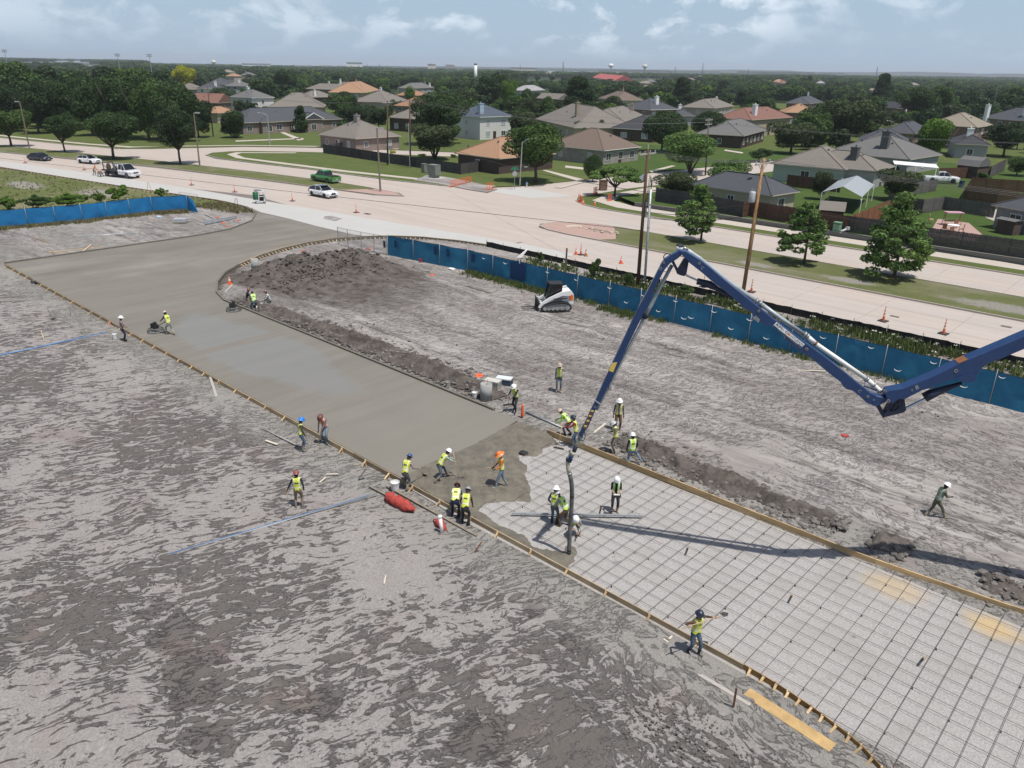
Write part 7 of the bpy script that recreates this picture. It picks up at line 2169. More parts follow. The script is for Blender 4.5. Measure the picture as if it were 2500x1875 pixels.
o = mbt.build('twigs',mat('twig_brown',(.10,.07,.055),(.22,.17,.12),island=.4)); o['kind'] = 'stuff'
# ------------------------------------------------------------------ houses
def roof_mat(name,c):
 g = NG('shingle_' + name,.9,.15)
 a = g.noise(g.map((1,1,6)),1.2,5,.6)
 b = g.noise(g.co,14,3,.7)
 col = g.mix(g.ramp(a,[(.35,0.),(.7,.45)]),c,tuple(x * .72 for x in c))
 col = g.mix(g.ramp(b,[(.35,.30),(.6,0.)]),col,tuple(x * .5 for x in c))
 s = g.sep(g.co)
 w = N(g.nt, 'ShaderNodeTexWave',wave_type='BANDS',bands_direction='Z',ins={'Scale': 2.6, 'Distortion': .4, 'Detail': 1.0})
 g.L(g.co,w.inputs['Vector'])
 col = g.mix(g.ramp(w.outputs['Fac'],[(.0,.22),(.25,0.)]),col,tuple(x * .5 for x in c))
 g.color(col)
 g.bump(w.outputs['Fac'],.02)
 return g.m
RF = {k: roof_mat(k,c) for k,c in dict(greybrown=(.205,.185,.165),slate=(.085,.090,.102),darkslate=(.060,.063,.070),brown=(.175,.135,.112),tan=(.265,.230,.185),terra=(.34,.185,.115),orange=(.36,.22,.14),
           redbrown=(.225,.125,.10),grey=(.16,.158,.155),lightgrey=(.34,.34,.34),bluegrey=(.085,.105,.135),pinkred=(.45,.13,.12)).items()}
def brick_mat(name,c,m_=(.30,.28,.25)):
 g = NG('brick_' + name,.9,.15)
 b = N(g.nt, 'ShaderNodeTexBrick',ins={'Scale': 1.0, 'Mortar Size': .012, 'Brick Width': .22, 'Row Height': .08, 'Color1': (*c,1), 'Color2': (*tuple(x * .7 for x in c),1), 'Mortar': (*m_,1)})
 s = g.sep()
 cb = N(g.nt, 'ShaderNodeCombineXYZ')
 g.L(g.math('ADD',s[0],s[1]),cb.inputs[0]); g.L(s[2],cb.inputs[1])
 g.L(cb.outputs[0],b.inputs['Vector'])
 col = g.mix(g.ramp(g.noise(g.co,.9,5,.6),[(.4,0.),(.65,.4)]),b.outputs['Color'],tuple(min(1,x*1.5) for x in c))
 g.color(col)
 return g.m
WL = dict(brown=brick_mat('brown',(.15,.090,.062)),grey=brick_mat('grey',(.30,.275,.25)),red=brick_mat('red',(.18,.075,.05)),tan=brick_mat('tan',(.34,.27,.19)),dark=brick_mat('dark',(.075,.048,.04),(.12,.1,.09)),mixed=brick_mat('mixed',(.22,.16,.14)),
   white=mat('siding_white',(.62,.62,.60),(.56,.56,.54),rough=.7,stretch=(1,1,10)),sand=mat('siding_sand',(.42,.36,.27),(.37,.32,.24),rough=.8),gsid=mat('siding_grey',(.33,.335,.33),(.28,.285,.28),rough=.8),mint=mat('siding_mint',(.38,.43,.38),(.34,.39,.34),rough=.8),stone=brick_mat('stone',(.22,.24,.26)))
M_FASC = mat('fascia_cream',(.52,.47,.38),(.46,.41,.33),rough=.7)
M_FASCW = mat('fascia_white',(.72,.72,.70),(.66,.66,.64),rough=.7)
M_WIN = mat('window_glass',(.035,.045,.055),(.06,.07,.08),rough=.08,spec=.6)
M_BLIND = mat('window_blind',(.36,.40,.42),(.30,.34,.36),rough=.4)
M_DOOR = mat('dark_door',(.05,.03,.022),(.04,.025,.02),rough=.5)
M_GARAGE = mat('garage_door',(.55,.53,.48),(.5,.48,.43),rough=.6)
M_VENTM = mat('roof_vent',(.10,.10,.10),(.08,.08,.08),rough=.5)
HOUSES = []
def hip(mb,x0,x1,y0,y1,z,k=.5,gable=False,th=.16):
 w,d = x1-x0,y1-y0
 r = min(w,d)/2
 h = r*k
 if w >= d:
  a,b = (x0+(0 if gable else r),(y0+y1)/2,z+h),(x1-(0 if gable else r),(y0+y1)/2,z+h)
  vs = [(x0,y0,z),(x1,y0,z),(x1,y1,z),(x0,y1,z),a,b]
  fs = [(0,1,5,4),(1,2,5),(2,3,4,5),(3,0,4)]
 else:
  a,b = ((x0+x1)/2,y0+(0 if gable else r),z+h),((x0+x1)/2,y1-(0 if gable else r),z+h)
  vs = [(x0,y0,z),(x1,y0,z),(x1,y1,z),(x0,y1,z),a,b]
  fs = [(0,1,4),(1,2,5,4),(2,3,5),(3,0,4,5)]
 mb.add(vs,fs)
 return h,a,b
def ridge_beam(mb,a,b): mb.beam(Vector(a)+Vector((0,0,.03)),Vector(b)+Vector((0,0,.03)),.28,.07)
def window(rt,c,w,h,nrm,xd,blind=False,trim=None):
 """c centre on the wall face, nrm outwards, xd along the wall"""
 c,nrm,xd = Vector(c),Vector(nrm),Vector(xd)
 M3 = Matrix((xd,nrm,Vector((0,0,1)))).transposed()
 mb = MB()
 for s_ in (-1,1):
  mb.box(c+nrm * .03+xd*s_*(w/2 + .03),(.08,.08,h + .14),M=M3)
  mb.box(c+nrm * .03+Vector((0,0,s_*(h/2 + .03))),(w - .02,.08,.08),M=M3)
 mb.box(c+nrm * .035,(.05,.05,h),M=M3)
 f = part('window',mb,trim or M_FASCW,rt)
 mb = MB(); mb.box(c+nrm * .012,(w,.03,h),M=M3)
 part('pane',mb,M_BLIND if blind else M_WIN,f)
def house(label,pts,ze,roof,wall,depth=10.,k=.5,storeys=None,chim=None,wings=(),gable=False,fasc=None,garage=None,inset=.5,win=1.0,over=None,lower=None,short='house'):
 W_ = [G(x,y,ze) for x,y in pts]
 W_ = [Vector((p.x,p.y,0)) for p in W_]
 if len(W_) == 3:
  Lp,Np,Rp = W_
  if (Lp-Np).length >= (Rp-Np).length: A,B,dep = Lp,Np,(Rp-Np).length
  else: A,B,dep = Np,Rp,(Lp-Np).length
  if over: dep = over
 else:
  A,B = W_; dep = depth
 xd = (B-A); Lh = xd.length; xd /= Lh
 yd = Vector((-xd.y,xd.x,0))
 if yd.dot(A+xd*Lh/2) < 0: yd = -yd
 if len(W_) == 3:
  other = (W_[2] if A == W_[0] else W_[0])-(B if A == W_[0] else A)
  if other.dot(yd) < 0: yd = -yd
 rz = atan2(xd.y,xd.x)
 flip = xd.cross(yd).z < 0
 if flip:
  A,B = B,A; xd = -xd; rz = atan2(xd.y,xd.x)
 rt = empty('house',A,rz,label, 'house')
 Ld,D = Lh,dep
 storeys = storeys or (2 if ze > 4 else 1)
 i = inset
 fm = fasc or M_FASC
 p_p('wall',WL[wall],rt,[(i,i,-.1),(Ld-i,i,-.1),(Ld-i,D-i,-.1),(i,D-i,-.1)],(0,0,ze + .05 + .1))
 mb = MB(); h,a,b = hip(mb,0,Ld,0,D,ze + .12,k,gable); rf = part('roof',mb,RF[roof],rt)
 p_b('fascia',fm,rt,(Ld/2,D/2,ze + .05),(Ld,D,.14))
 mb = MB()
 ridge_beam(mb,a,b)
 cs = [(0,0,ze + .12),(Ld,0,ze + .12),(Ld,D,ze + .12),(0,D,ze + .12)]
 if not gable:
  if Ld >= D: prs = ((0,a),(1,b),(2,b),(3,a))
  else: prs = ((0,a),(1,a),(2,b),(3,b))
  for ci,e in prs: ridge_beam(mb,cs[ci],e)
 part('ridge_cap',mb,RF[roof],rf)
 if gable:
  mb = MB()
  if Ld >= D:
   for x in (i,Ld-i): mb.prism([(x,i,ze),(x,D-i,ze),(x,D/2,ze+h)],(.12,0,0))
  else:
   for y in (i,D-i): mb.prism([(i,y,ze),(Ld-i,y,ze),(Ld/2,y,ze+h)],(0,.12,0))
  part('gable',mb,WL[wall],rt)
 R_ = random.Random(int(pts[0][0]*7+pts[0][1]))
 for _ in range(R_.randint(2,4)):
  x,y = Ld*R_.uniform(.3,.7),D*R_.uniform(.25,.45)
  fz = min(y,D-y,x,Ld-x)*k
  p_l('vent',M_VENTM if R_.random() < .6 else M_ALU,rf,[(.14,-.2),(.14,.12),(.22,.14),(.22,.2),(.001,.24)],8,(x,y,ze + .15+fz))
 for (fx,fy,w_,hh,cm) in (chim or []):
  x,y = Ld*fx,D*fy
  c_ = p_b('chimney',cm,rf,(x,y,(ze+h+hh)/2+ze * .25),(w_,w_ * .75,(ze+h+hh)-ze * .5))
  mb = MB(); mb.box((x,y,ze+h+hh + .06),(w_ + .18,w_ * .75 + .18,.12)); mb.lathe([(.12,0),(.12,.3),(.2,.32),(.001,.4)],8,(x,y,ze+h+hh + .1)); part('chimney_cap',mb,cm,c_)
 for (x0,x1,y0,y1,wz,wg) in wings:
  p_p('wall',WL[wall],rt,[(x0 + .4,y0 + .4,-.1),(x1 - .4,y0 + .4,-.1),(x1 - .4,y1,-.1),(x0 + .4,y1,-.1)],(0,0,wz + .1))
  mb = MB(); hh_,wa,wb = hip(mb,x0,x1,y0,y1+(x1-x0)/2,wz + .12,k,wg); q = part('roof',mb,RF[roof],rt)
  p_b('fascia',fm,rt,((x0+x1)/2,(y0+y1)/2,wz + .05),(x1-x0,y1-y0,.13))
  mb = MB(); ridge_beam(mb,wa,wb); part('ridge_cap',mb,RF[roof],q)
  if wg:
   p_p('gable',WL[wall],rt,[(x0 + .4,y0 + .5,wz),(x1 - .4,y0 + .5,wz),((x0+x1)/2,y0 + .5,wz+(x1-x0)/2*k)],(0,.1,0))
   mb = MB(); pk = ((x0+x1)/2,y0,wz + .14+(x1-x0)/2*k); mb.beam((x0,y0,wz + .12),pk,.1,.22); mb.beam((x1,y0,wz + .12),pk,.1,.22); part('bargeboard',mb,M_FASCW,q)
 for st in range(storeys):
  zc = 1.45+st*2.75
  if zc + .7 > ze: zc = ze - .95
  n = max(1,int(Ld/4.2*win))
  for j in range(n):
   x = i+(Ld-2*i)*(j + .5)/n+R_.uniform(-.4,.4)
   if garage and st == 0 and abs(x-garage) < 2.4: continue
   if any(x0 - .8 < x < x1 + .8 for (x0,x1,y0,y1,wz,wg) in wings) and st == 0: continue
   window(rt,(x,i,zc),R_.choice([.95,1.4,1.6]),1.2 + .15*R_.random(),(0,-1,0),(1,0,0),R_.random() < .5)
  for (xx,nx) in ((i,-1),(Ld-i,1)):
   for j in range(max(1,int(D/6.5*win))):
    y = D*(j + .5)/max(1,int(D/6.5*win))
    window(rt,(xx,y,zc),.95,1.15,(nx,0,0),(0,1,0),R_.random() < .4)
 for (x0,x1,y0,y1,wz,wg) in wings:
  window(rt,((x0+x1)/2,y0 + .4,1.35),1.5,1.5,(0,-1,0),(1,0,0),False)
 if garage:
  g_ = p_b('garage_door',M_GARAGE,rt,(garage,i - .02,1.1),(4.6,.06,2.15))
  for z in (.55,1.05,1.55):
   p_b('panel_joint',M_TRIM,g_,(garage,i - .055,z),(4.5,.012,.025))
 else:
  dd = p_b('door',M_DOOR,rt,(Ld * .47,i - .02,1.02),(1.0,.06,2.05))
  p_b('handle',M_GALV,dd,(Ld * .47 + .4,i - .07,1.0),(.05,.06,.12))
 cx,cy = PX(A+xd*Ld/2+yd*D/2+Vector((0,0,ze)))
 HOUSES.append(dict(short=short,x=cx,y=cy,c=A+xd*Ld/2+(yd if not flip else yd)*D/2,r=max(Ld,D)/2,s=mpp(cx,PX(A)[1]),o=rt,rect=(A.copy(),xd.copy(),yd.copy(),Ld,D)))
 return rt
CW,CB,CT,CG = M_WHITEP,WL['tan'],WL['brown'],WL['gsid']
house('grey-roofed brick bungalow inside the black wooden fence',[(774,329),(866,340),(993,339)],2.7, 'greybrown', 'mixed',chim=[(.52,.45,1.2,1.1,WL['grey'])],over=13,short='grey-roofed bungalow by the black fence')
house('long slate-roofed bungalow with an arched tan brick gable',[(590,301),(838,291)],2.9, 'slate', 'mixed',depth=13,wings=[(17.0,23.5,-3.0,1,3.3,True),(5,10,-1.2,1,2.9,False)],short='long slate-roofed bungalow')
house('white two-storey house with a tall white chimney on the left',[(558,237),(613,240),(694,239)],5.6, 'grey', 'white',chim=[(.30,.55,1.2,.8,CW)],over=11,fasc=M_FASCW,short='white two-storey house')
house('brown-grey hip-roofed bungalow between the white house and the slate one',[(655,261),(793,262)],2.9, 'greybrown', 'sand',depth=17,k=.55,short='brown-grey bungalow')
house('two-storey brown house with a small white chimney in the left cluster',[(745,217),(829,220)],5.6, 'greybrown', 'brown',depth=11,chim=[(.5,.5,.8,.9,CW)],lower=1,short='left-cluster brown house')
house('brown house with a white chimney in front of the left cluster',[(752,238),(818,237)],4.2, 'greybrown', 'dark',depth=10,chim=[(.30,.1,.9,.4,CW)],storeys=1,short='front brown house of the left cluster')
house('terracotta-roofed two-storey house with a tan chimney',[(852,224),(892,227),(927,220)],5.4, 'orange', 'tan',chim=[(.6,.5,1.1,.9,CB)],short='terracotta-roofed house')
house('small brown roof peeking over the terracotta-roofed house',[(841,212),(884,211)],5.6, 'brown', 'dark',depth=10,chim=[(.1,.4,.9,1.6,CW)],short='small brown roof')
house('grey roofs lined up behind the bright small tree',[(947,251),(1001,247)],4.0, 'greybrown', 'sand',depth=16,chim=[(.8,.7,.9,1.0,CW)],short='grey roofs row')
house('grey two-storey house with two pale chimneys right of the round bright tree',[(1013,216),(1060,214)],5.6, 'grey', 'gsid',depth=11,chim=[(.95,.5,.9,.6,CB),(.85,.1,1.0,-.2,CW)],short='grey house with two chimneys')
house('low orange roof below the grey house with two chimneys',[(1008,234),(1045,232)],3.2, 'terra', 'brown',depth=10,short='low orange roof')
house('orange roof half hidden by the great tree behind the fence poles',[(960,258),(1040,262)],4.2, 'terra', 'brown',depth=12,short='half-hidden orange roof')
house('dark brown house behind the two fence poles',[(945,287),(1008,291)],3.6, 'greybrown', 'dark',depth=15,storeys=1,chim=[(.28,.5,1.0,.9,CT)],short='dark brown house')
house('white house with a slate-blue roof and a pale blue chimney',[(1140,281),(1171,287),(1254,284)],5.6, 'bluegrey', 'white',chim=[(.16,.15,1.3,.3,mat('chimney_pale_blue',(.36,.45,.56),(.32,.41,.52)))],over=12,fasc=M_FASCW,short='slate-blue-roofed white house')
house('orange-brown roofed bungalow at the end of the black fence',[(1109,375),(1218,389)],2.7, 'orange', 'dark',depth=15,k=.5,win=.4,short='orange-brown bungalow')
house('brown-roofed grey brick bungalow with round yellow-green bushes in front',[(1390,363),(1475,369),(1567,359)],2.7, 'brown', 'grey',k=.52,over=15,wings=[],fasc=M_FASCW,short='brown-roofed corner bungalow')
house('wide grey-brown roofed house with a tan chimney',[(1306,291),(1400,313),(1468,296)],2.9, 'greybrown', 'sand',chim=[(.72,.25,1.3,1.0,CB)],over=18,k=.55,short='wide grey-brown roofed house')
house('grey-brown roof with a stub chimney right of the tan chimney',[(1465,288),(1530,303),(1585,288)],2.9, 'greybrown', 'brown',chim=[(.8,.3,1.2,.6,CB)],over=15,k=.5,short='grey-brown roof with stub chimney')
house('dark slate-roofed house with dark brick wall behind the corner bungalow',[(1492,313),(1600,319)],3.0, 'darkslate', 'dark',depth=19,k=.5,fasc=M_FASCW,short='dark slate-roofed house')
house('two-storey house with a wide slate roof and white chimney',[(1533,266),(1588,269),(1657,267)],5.4, 'slate', 'brown',chim=[(.45,.25,1.3,.7,CW)],over=13,fasc=M_FASCW,short='wide slate-roofed two-storey house')
house('two-storey house with a flat-topped brown hip roof',[(1686,261),(1744,265),(1793,259)],5.4, 'greybrown', 'sand',over=12,k=.45,chim=[(.93,.55,1.0,.2,CW)],short='two-storey brown hip-roofed house')
house('small tan roof before the two-storey brown hip-roofed house',[(1745,283),(1806,286)],3.4, 'greybrown', 'sand',depth=9,storeys=1,short='small tan roof')
house('slate roof with a white chimney between the big round trees',[(1640,283),(1700,284)],3.2, 'slate', 'gsid',depth=12,chim=[(.45,.5,1.1,1.2,CW)],short='slate roof between round trees')
house('brown roofs in a row under the far pines',[(1460,240),(1503,245),(1562,243)],4.6, 'brown', 'sand',over=14,chim=[(.3,.7,.8,1.2,CB)],short='brown roofs under the pines')
house('small gabled brick house behind the light green tree',[(1308,240),(1362,243)],3.6, 'greybrown', 'red',depth=10,gable=True,short='small gabled brick house')
house('pale grey two-storey house far behind the bright yellow tree',[(1293,222),(1332,220)],5.4, 'lightgrey', 'gsid',depth=11,short='pale grey far house')
house('large grey-brown bungalow roof behind the metal carport',[(1880,400),(2063,416)],2.8, 'greybrown', 'mint',depth=15,k=.45,win=.6,short='large bungalow behind the carport')
house('grey-brown bungalow with a dark chimney right of the carport',[(2040,402),(2142,420),(2186,407)],2.8, 'greybrown', 'gsid',over=14,k=.45,chim=[(.30,.35,1.5,.9,M_VENTM)],win=.5,short='bungalow with dark chimney')
house('long dark grey roof behind the two grey-brown bungalows',[(2010,372),(2222,391)],2.8, 'grey', 'gsid',depth=16,k=.45,chim=[(.62,.2,1.4,.9,M_VENTM)],win=.4,short='long dark grey roof')
house('dark slate hip-roofed house behind the brown fence at the transformer pole',[(1800,466),(1885,480),(1955,469)],2.7, 'slate', 'sand',over=13,k=.55,fasc=M_FASC,win=.5,short='slate hip-roofed house by the transformer pole')
house('two-storey house with a tan hip roof right of the yellow-green tree',[(2332,309),(2385,312),(2425,306)],5.4, 'tan', 'red',over=12,k=.5,short='tan hip-roofed two-storey house')
house('slate-roofed two-storey house with a white chimney at the right edge',[(2392,288),(2520,298)],5.4, 'slate', 'brown',depth=13,chim=[(.72,.2,1.3,.8,CW),(.12,.0,1.2,.6,CW)],short='right-edge slate two-storey house')
house('slate-roofed brown house left of the yellow-green tree',[(2151,323),(2235,328)],3.0, 'slate', 'brown',depth=17,k=.6,short='slate-roofed brown house')
house('dark slate roof with a white chimney behind the yellow-green tree',[(2330,352),(2420,356)],3.0, 'darkslate', 'gsid',depth=15,chim=[(.45,.35,1.3,1.3,CW)],short='dark slate roof behind the yellow-green tree')
house('red-brown hip-roofed house with a white chimney',[(1816,291),(1835,294),(1936,287)],4.6, 'redbrown', 'sand',over=12,chim=[(.22,.2,1.4,1.0,CW)],storeys=1,short='red-brown roofed house')
house('orange-roofed house behind the red-brown one',[(1915,275),(2000,277)],4.4, 'orange', 'red',depth=12,k=.5,storeys=1,short='orange-roofed house')
house('slate two-storey house above the orange roof',[(1930,252),(1977,254),(2009,249)],5.4, 'slate', 'red',over=10,chim=[(.85,.6,.9,1.1,CW)],short='slate house above the orange roof')
house('grey-roofed house with a white gable left of the dark tree group',[(1779,331),(1816,333),(1872,318)],2.9, 'grey', 'dark',over=12,gable=False,short='grey-roofed gable house')
house('slate roof with small gable far behind the dark twin trees',[(2148,262),(2190,265)],4.0, 'darkslate', 'red',depth=10,gable=True,chim=[(.95,.5,1.0,.8,CW)],short='small gabled slate house')
house('dark grey roof right behind the long bungalow roofs',[(2095,346),(2222,352)],3.0, 'slate', 'gsid',depth=16,win=.4,short='dark grey roof behind the bungalows')
house('slate-roofed bluish stone house at the right edge with a fenced patio',[(2420,502),(2530,522)],2.7, 'slate', 'stone',depth=14,k=.5,win=.5,short='bluish stone house')
house('grey roof at the far upper left below the yellow tree',[(424,218),(480,219)],3.4, 'greybrown', 'sand',depth=14,short='grey roof below the yellow tree')
house('white-fronted two-storey house left of the small dark tree',[(478,216),(530,217)],5.4, 'slate', 'white',depth=12,chim=[(.8,.3,1.1,.6,CW)],short='white-fronted house')
house('long slate roof behind the white-fronted house',[(500,206),(565,207)],4.4, 'slate', 'gsid',depth=16,short='long slate roof at left')
house('brown-roofed house with a white gable trim behind the left pole',[(462,250),(532,252)],3.0, 'redbrown', 'brown',depth=11,gable=True,k=.6,short='brown gabled house')
house('small orange-brown roof low behind the left pole',[(488,275),(530,277)],3.0, 'orange', 'sand',depth=9,short='small orange-brown roof')
house('grey roof with white chimney behind the left cluster tree',[(548,210),(600,211)],4.4, 'grey', 'gsid',depth=12,chim=[(.6,.3,1.1,1.0,CW)],short='grey roof with white chimney at left')
house('far tan roof at the left horizon',[(130,162),(156,161)],5, 'tan', 'sand',depth=16,short='far tan roof')
house('second far tan roof at the left horizon',[(162,157),(186,157)],5, 'greybrown', 'sand',depth=16,short='second far tan roof')
house('far grey roof left of the light mast',[(224,166),(256,166)],5, 'greybrown', 'gsid',depth=18,short='far grey roof')
for i,(x,y,w_,rf_,lb) in enumerate(((560,186,22, 'orange', 'far orange roof right of the yellow tree'),(600,183,26, 'grey', 'far grey roof by the orange one'),(545,176,16, 'tan', 'far tan roof behind the small dark tree'),(1270,182,16, 'tan', 'far tan roof left of the red hall'),(1330,180,18, 'greybrown', 'far brown-grey roof near the red hall'),(1590,200,30, 'grey', 'far grey roof cluster above the pine'),(1565,203,18, 'tan', 'far tan roof cluster above the pine'),(1680,196,20, 'tan', 'far tan roof right of the grey cluster'),(1905,200,30, 'orange', 'far peach-coloured roof in the right wood'),(2003,203,24, 'lightgrey', 'far pale roof in the right wood'),(2222,207,18, 'tan', 'far tan roof near the twin trees'),(1900,203,14, 'redbrown', 'far red-brown roof beside the peach one'),(2120,220,14, 'tan', 'far small tan roof under the dark pine'),(1706,190,22, 'tan', 'far tan roof below the tall mast'))):
 house(lb,[(x-w_/2,y),(x+w_/2,y + .5)],5.5,rf_, 'sand',depth=14,chim=[(.3,.4,1.0,1.2,CB)] if i % 2 else None,win=.3,short=lb[4:])
house('large far hall with a pinkish red roof',[(1446,189),(1500,197)],6, 'pinkred', 'sand',depth=22,gable=True,win=.2,short='red-roofed hall')
# ------------------------------------------------------------------ garden fences of wood
M_FBLK = mat('blackened_fence_wood',(.045,.042,.042),(.075,.07,.068),scale=2,rough=.9,objrand=.2)
M_FBRN = mat('brown_fence_wood',(.105,.050,.030),(.075,.036,.022),scale=2,rough=.85,objrand=.15)
M_FRED = mat('red_brown_fence_wood',(.26,.105,.050),(.19,.075,.036),scale=2,rough=.85,objrand=.1)
M_FGRY = mat('grey_fence_wood',(.125,.118,.112),(.085,.08,.076),scale=2,rough=.9,objrand=.2)
PW = {}
def picket_panel(L,h,m,key):
 k = (round(L,2),h,m.name)
 if k not in PW:
  r = random.Random(5)
  mb = MB(); n = max(3,int(L / .15)); w = L/n
  for i in range(n):
   hh = h+r.uniform(-.02,.02)
   mb.box((w*(i + .5),r.uniform(-.006,.006),hh/2),(w - .012,.018,hh))
  mb.box((L/2,.04,h * .25),(L,.04,.09)); mb.box((L/2,.04,h * .8),(L,.04,.09))
  PW[k] = mb.mesh('fence_panel',m)
 return PW[k]
def wood_fence(label,pts,h,m,z=.05,step=2.44,posts=True):
 Q = [G(x,y,z) if not isinstance(x,Vector) else x for x,y in pts]
 rt = empty('wooden_fence',Q[0],0,label, 'fence')
 for a,b in zip(Q,Q[1:]):
  L = (b-a).length; n = max(1,round(L/step)); l = L/n
  a2 = atan2(b.y-a.y,b.x-a.x)
  me = picket_panel(round(l,1),h,m,0)
  for i in range(n):
   o = link_mesh('fence_panel',me,rt)
   o.location = a.lerp(b,i/n)-Q[0]; o.rotation_euler = (0,0,a2); o.scale = (l/round(l,1),1,1)
   if posts:
    mb = MB(); mb.box(a.lerp(b,i/n)-Q[0]+Vector((0,0,h/2 + .03)),(.10,.10,h + .06),rz=a2)
    part('post',mb,m,rt)
 return rt
wood_fence('black weathered wooden fence round the grey-roofed bungalow',[(790,374),(1125,426),(1180,418)],1.85,M_FBLK)
wood_fence('low black fence piece joining the bungalow to the long black fence',[(860,361),(790,374)],1.6,M_FBLK)
wood_fence('dark brown wooden fence above the retaining wall behind the first cypress',[(1600,492),(1700,508),(1812,530)],1.9,M_FBLK,z=.5)
wood_fence('brown wooden fence behind the second cypress',[(1812,530),(1826,528),(2066,569)],1.95,M_FBRN,z=.5)
wood_fence('red-brown side fence running back beside the small shed roof',[(2066,569),(2210,507)],1.9,M_FRED,z=.3)
wood_fence('grey fence running back behind the red-brown side fence',[(2080,563),(2165,522)],1.8,M_FGRY,z=.3)
wood_fence('long blackish weathered fence behind the third cypress',[(2063,566),(2126,575),(2288,602),(2520,636)],1.85,M_FBLK,z=.5)
wood_fence('grey weathered fence between patio and alley',[(2250,520),(2300,512),(2425,532)],1.8,M_FGRY,z=.1)
wood_fence('dark fence round the patio on the alley side',[(2165,505),(2250,520)],1.8,M_FGRY,z=.1)
wood_fence('long brown fence along the alley under the gambrel shed',[(2290,437),(2415,432),(2452,412)],1.9,M_FBRN,z=.1)
wood_fence('pale grey end of the alley fence',[(2415,433),(2452,416)],2.0,M_FGRY,z=.1)
wood_fence('dark brown fence block right of the alley',[(2350,490),(2430,500),(2520,508)],1.9,M_FBRN,z=.1)
wood_fence('dark fence running back from the alley bend',[(2350,490),(2368,462),(2520,472)],1.9,M_FBRN,z=.1)
wood_fence('grey fence left of the parked white pickup',[(2208,478),(2285,465)],1.8,M_FGRY,z=.1)
wood_fence('dark brown fence behind the metal carport',[(1920,455),(2050,470)],1.9,M_FBRN,z=.05)
wood_fence('dark fence in front of the orange-brown bungalow',[(1132,398),(1145,372)],1.8,M_FBLK)
wood_fence('tan wooden fence before the wide grey-brown roofed house',[(1375,350),(1410,346)],1.8,M_FGRY,z=.05)
M_METR = mat('pale_metal_roof',(.38,.40,.41),(.33,.35,.36),stretch=(8,1,1),scale=2,rough=.4,metal=.2)
cp = empty('carport',G(2072,500,.05),0, 'carport with a pale metal gable roof on thin white posts', 'carport')
oc = cp.location
e1,e2,e3 = G(2007,469,2.4)-oc,G(2105,481,2.4)-oc,G(2135,451,2.4)-oc
e4 = e1+(e3-e2)
r1,r2 = (e1+e2)/2+Vector((0,0,1.05)),(e4+e3)/2+Vector((0,0,1.05))
mb = MB(); mb.add([e1,r1,r2,e4,e2,e3],[(0,1,2,3),(1,4,5,2)]); part('roof',mb,M_METR,cp)
for e in (e1,e2,e3,e4,e1.lerp(e4,.5),e2.lerp(e3,.5)):
 p_m('post',M_WHITEP,cp,Vector((e.x,e.y,0)),e,.07,.07)
 mb = MB(); c_ = (e1+e3)/2; d_ = Vector((c_.x-e.x,c_.y-e.y,0)).normalized(); mb.beam(Vector((e.x,e.y,1.7)),e+d_ * .8,.05,.05); part('brace',mb,M_WHITEP,cp)
def small_shed(label,pts,ze,h,roof,wall,name='shed',gam=False,depth=3):
 a,b = G(*pts[0],ze),G(*pts[1],ze)
 xd = (b-a); L = xd.length; rz = atan2(xd.y,xd.x)
 rt = empty(name,Vector((a.x,a.y,0)),rz,label, 'shed')
 p_p('wall',wall,rt,[(.15,.15,0),(L - .15,.15,0),(L - .15,depth - .15,0),(.15,depth - .15,0)],(0,0,ze))
 mb = MB()
 prof = [(-.1,ze),(depth * .18,ze+h * .65),(depth/2,ze+h),(depth * .82,ze+h * .65),(depth + .1,ze)] if gam else [(-.1,ze),(depth/2,ze+h),(depth + .1,ze)]
 mb.prism([(0,y,z) for y,z in prof],(L,0,0)); part('roof',mb,roof,rt)
 if gam:
  p_b('window',M_FASCW,rt,(-.02,depth/2,ze + .5),(.05,.8,.7))
 return rt
small_shed('small grey hip shed roof just behind the brown fence',[(2000,512),(2063,517)],1.9,.9,RF['greybrown'],WL['dark'],depth=3.5)
small_shed('gambrel-roofed dark barn shed on the alley',[(2335,402),(2390,408)],2.2,1.6,RF['grey'],WL['dark'],gam=True,depth=4)
small_shed('flat dark shed against the bluish stone house',[(2432,533),(2480,542)],1.7,.2,RF['grey'],WL['dark'],depth=1.6)
flat('patio_cover_ground',[G(2260,585,.06),G(2290,535,.06),G(2365,545,.06),G(2400,575,.06),G(2370,595,.06)],.10,M_PAVER)
cv = empty('patio_cover',G(2240,423,0),0, 'long white patio cover roof behind the bungalow with dark chimney', 'patio cover')
a,b,c_ = G(2183,402,2.5),G(2292,412,2.5),G(2260,400,2.5)
oc = cv.location
p_p('roof',M_WHITEP,cv,[a-oc,b-oc,b-oc+Vector((2,5,.1)),a-oc+Vector((2,5,.1))],(0,0,.12))
for q in (a.lerp(b,.05),a.lerp(b,.5),a.lerp(b,.95)):
 p_m('post',M_WHITEP,cv,Vector((q.x,q.y,0))-oc,q-oc,.1,.1)
def chair(loc,rz,label,m):
 rt = empty('garden_chair',loc,rz,label, 'chair', 'patio chairs')
 p_b('seat',m,rt,(0,0,.45),(.5,.5,.05))
 p_b('backrest',m,rt,(0,.25,.75),(.5,.05,.6))
 for x in (-.22,.22):
  for y in (-.22,.22):
   p_m('leg',m,rt,(x,y,0),(x,y,.45),.04,.04)
M_WICK = mat('wicker_brown',(.30,.16,.10),(.22,.12,.08),rough=.8)
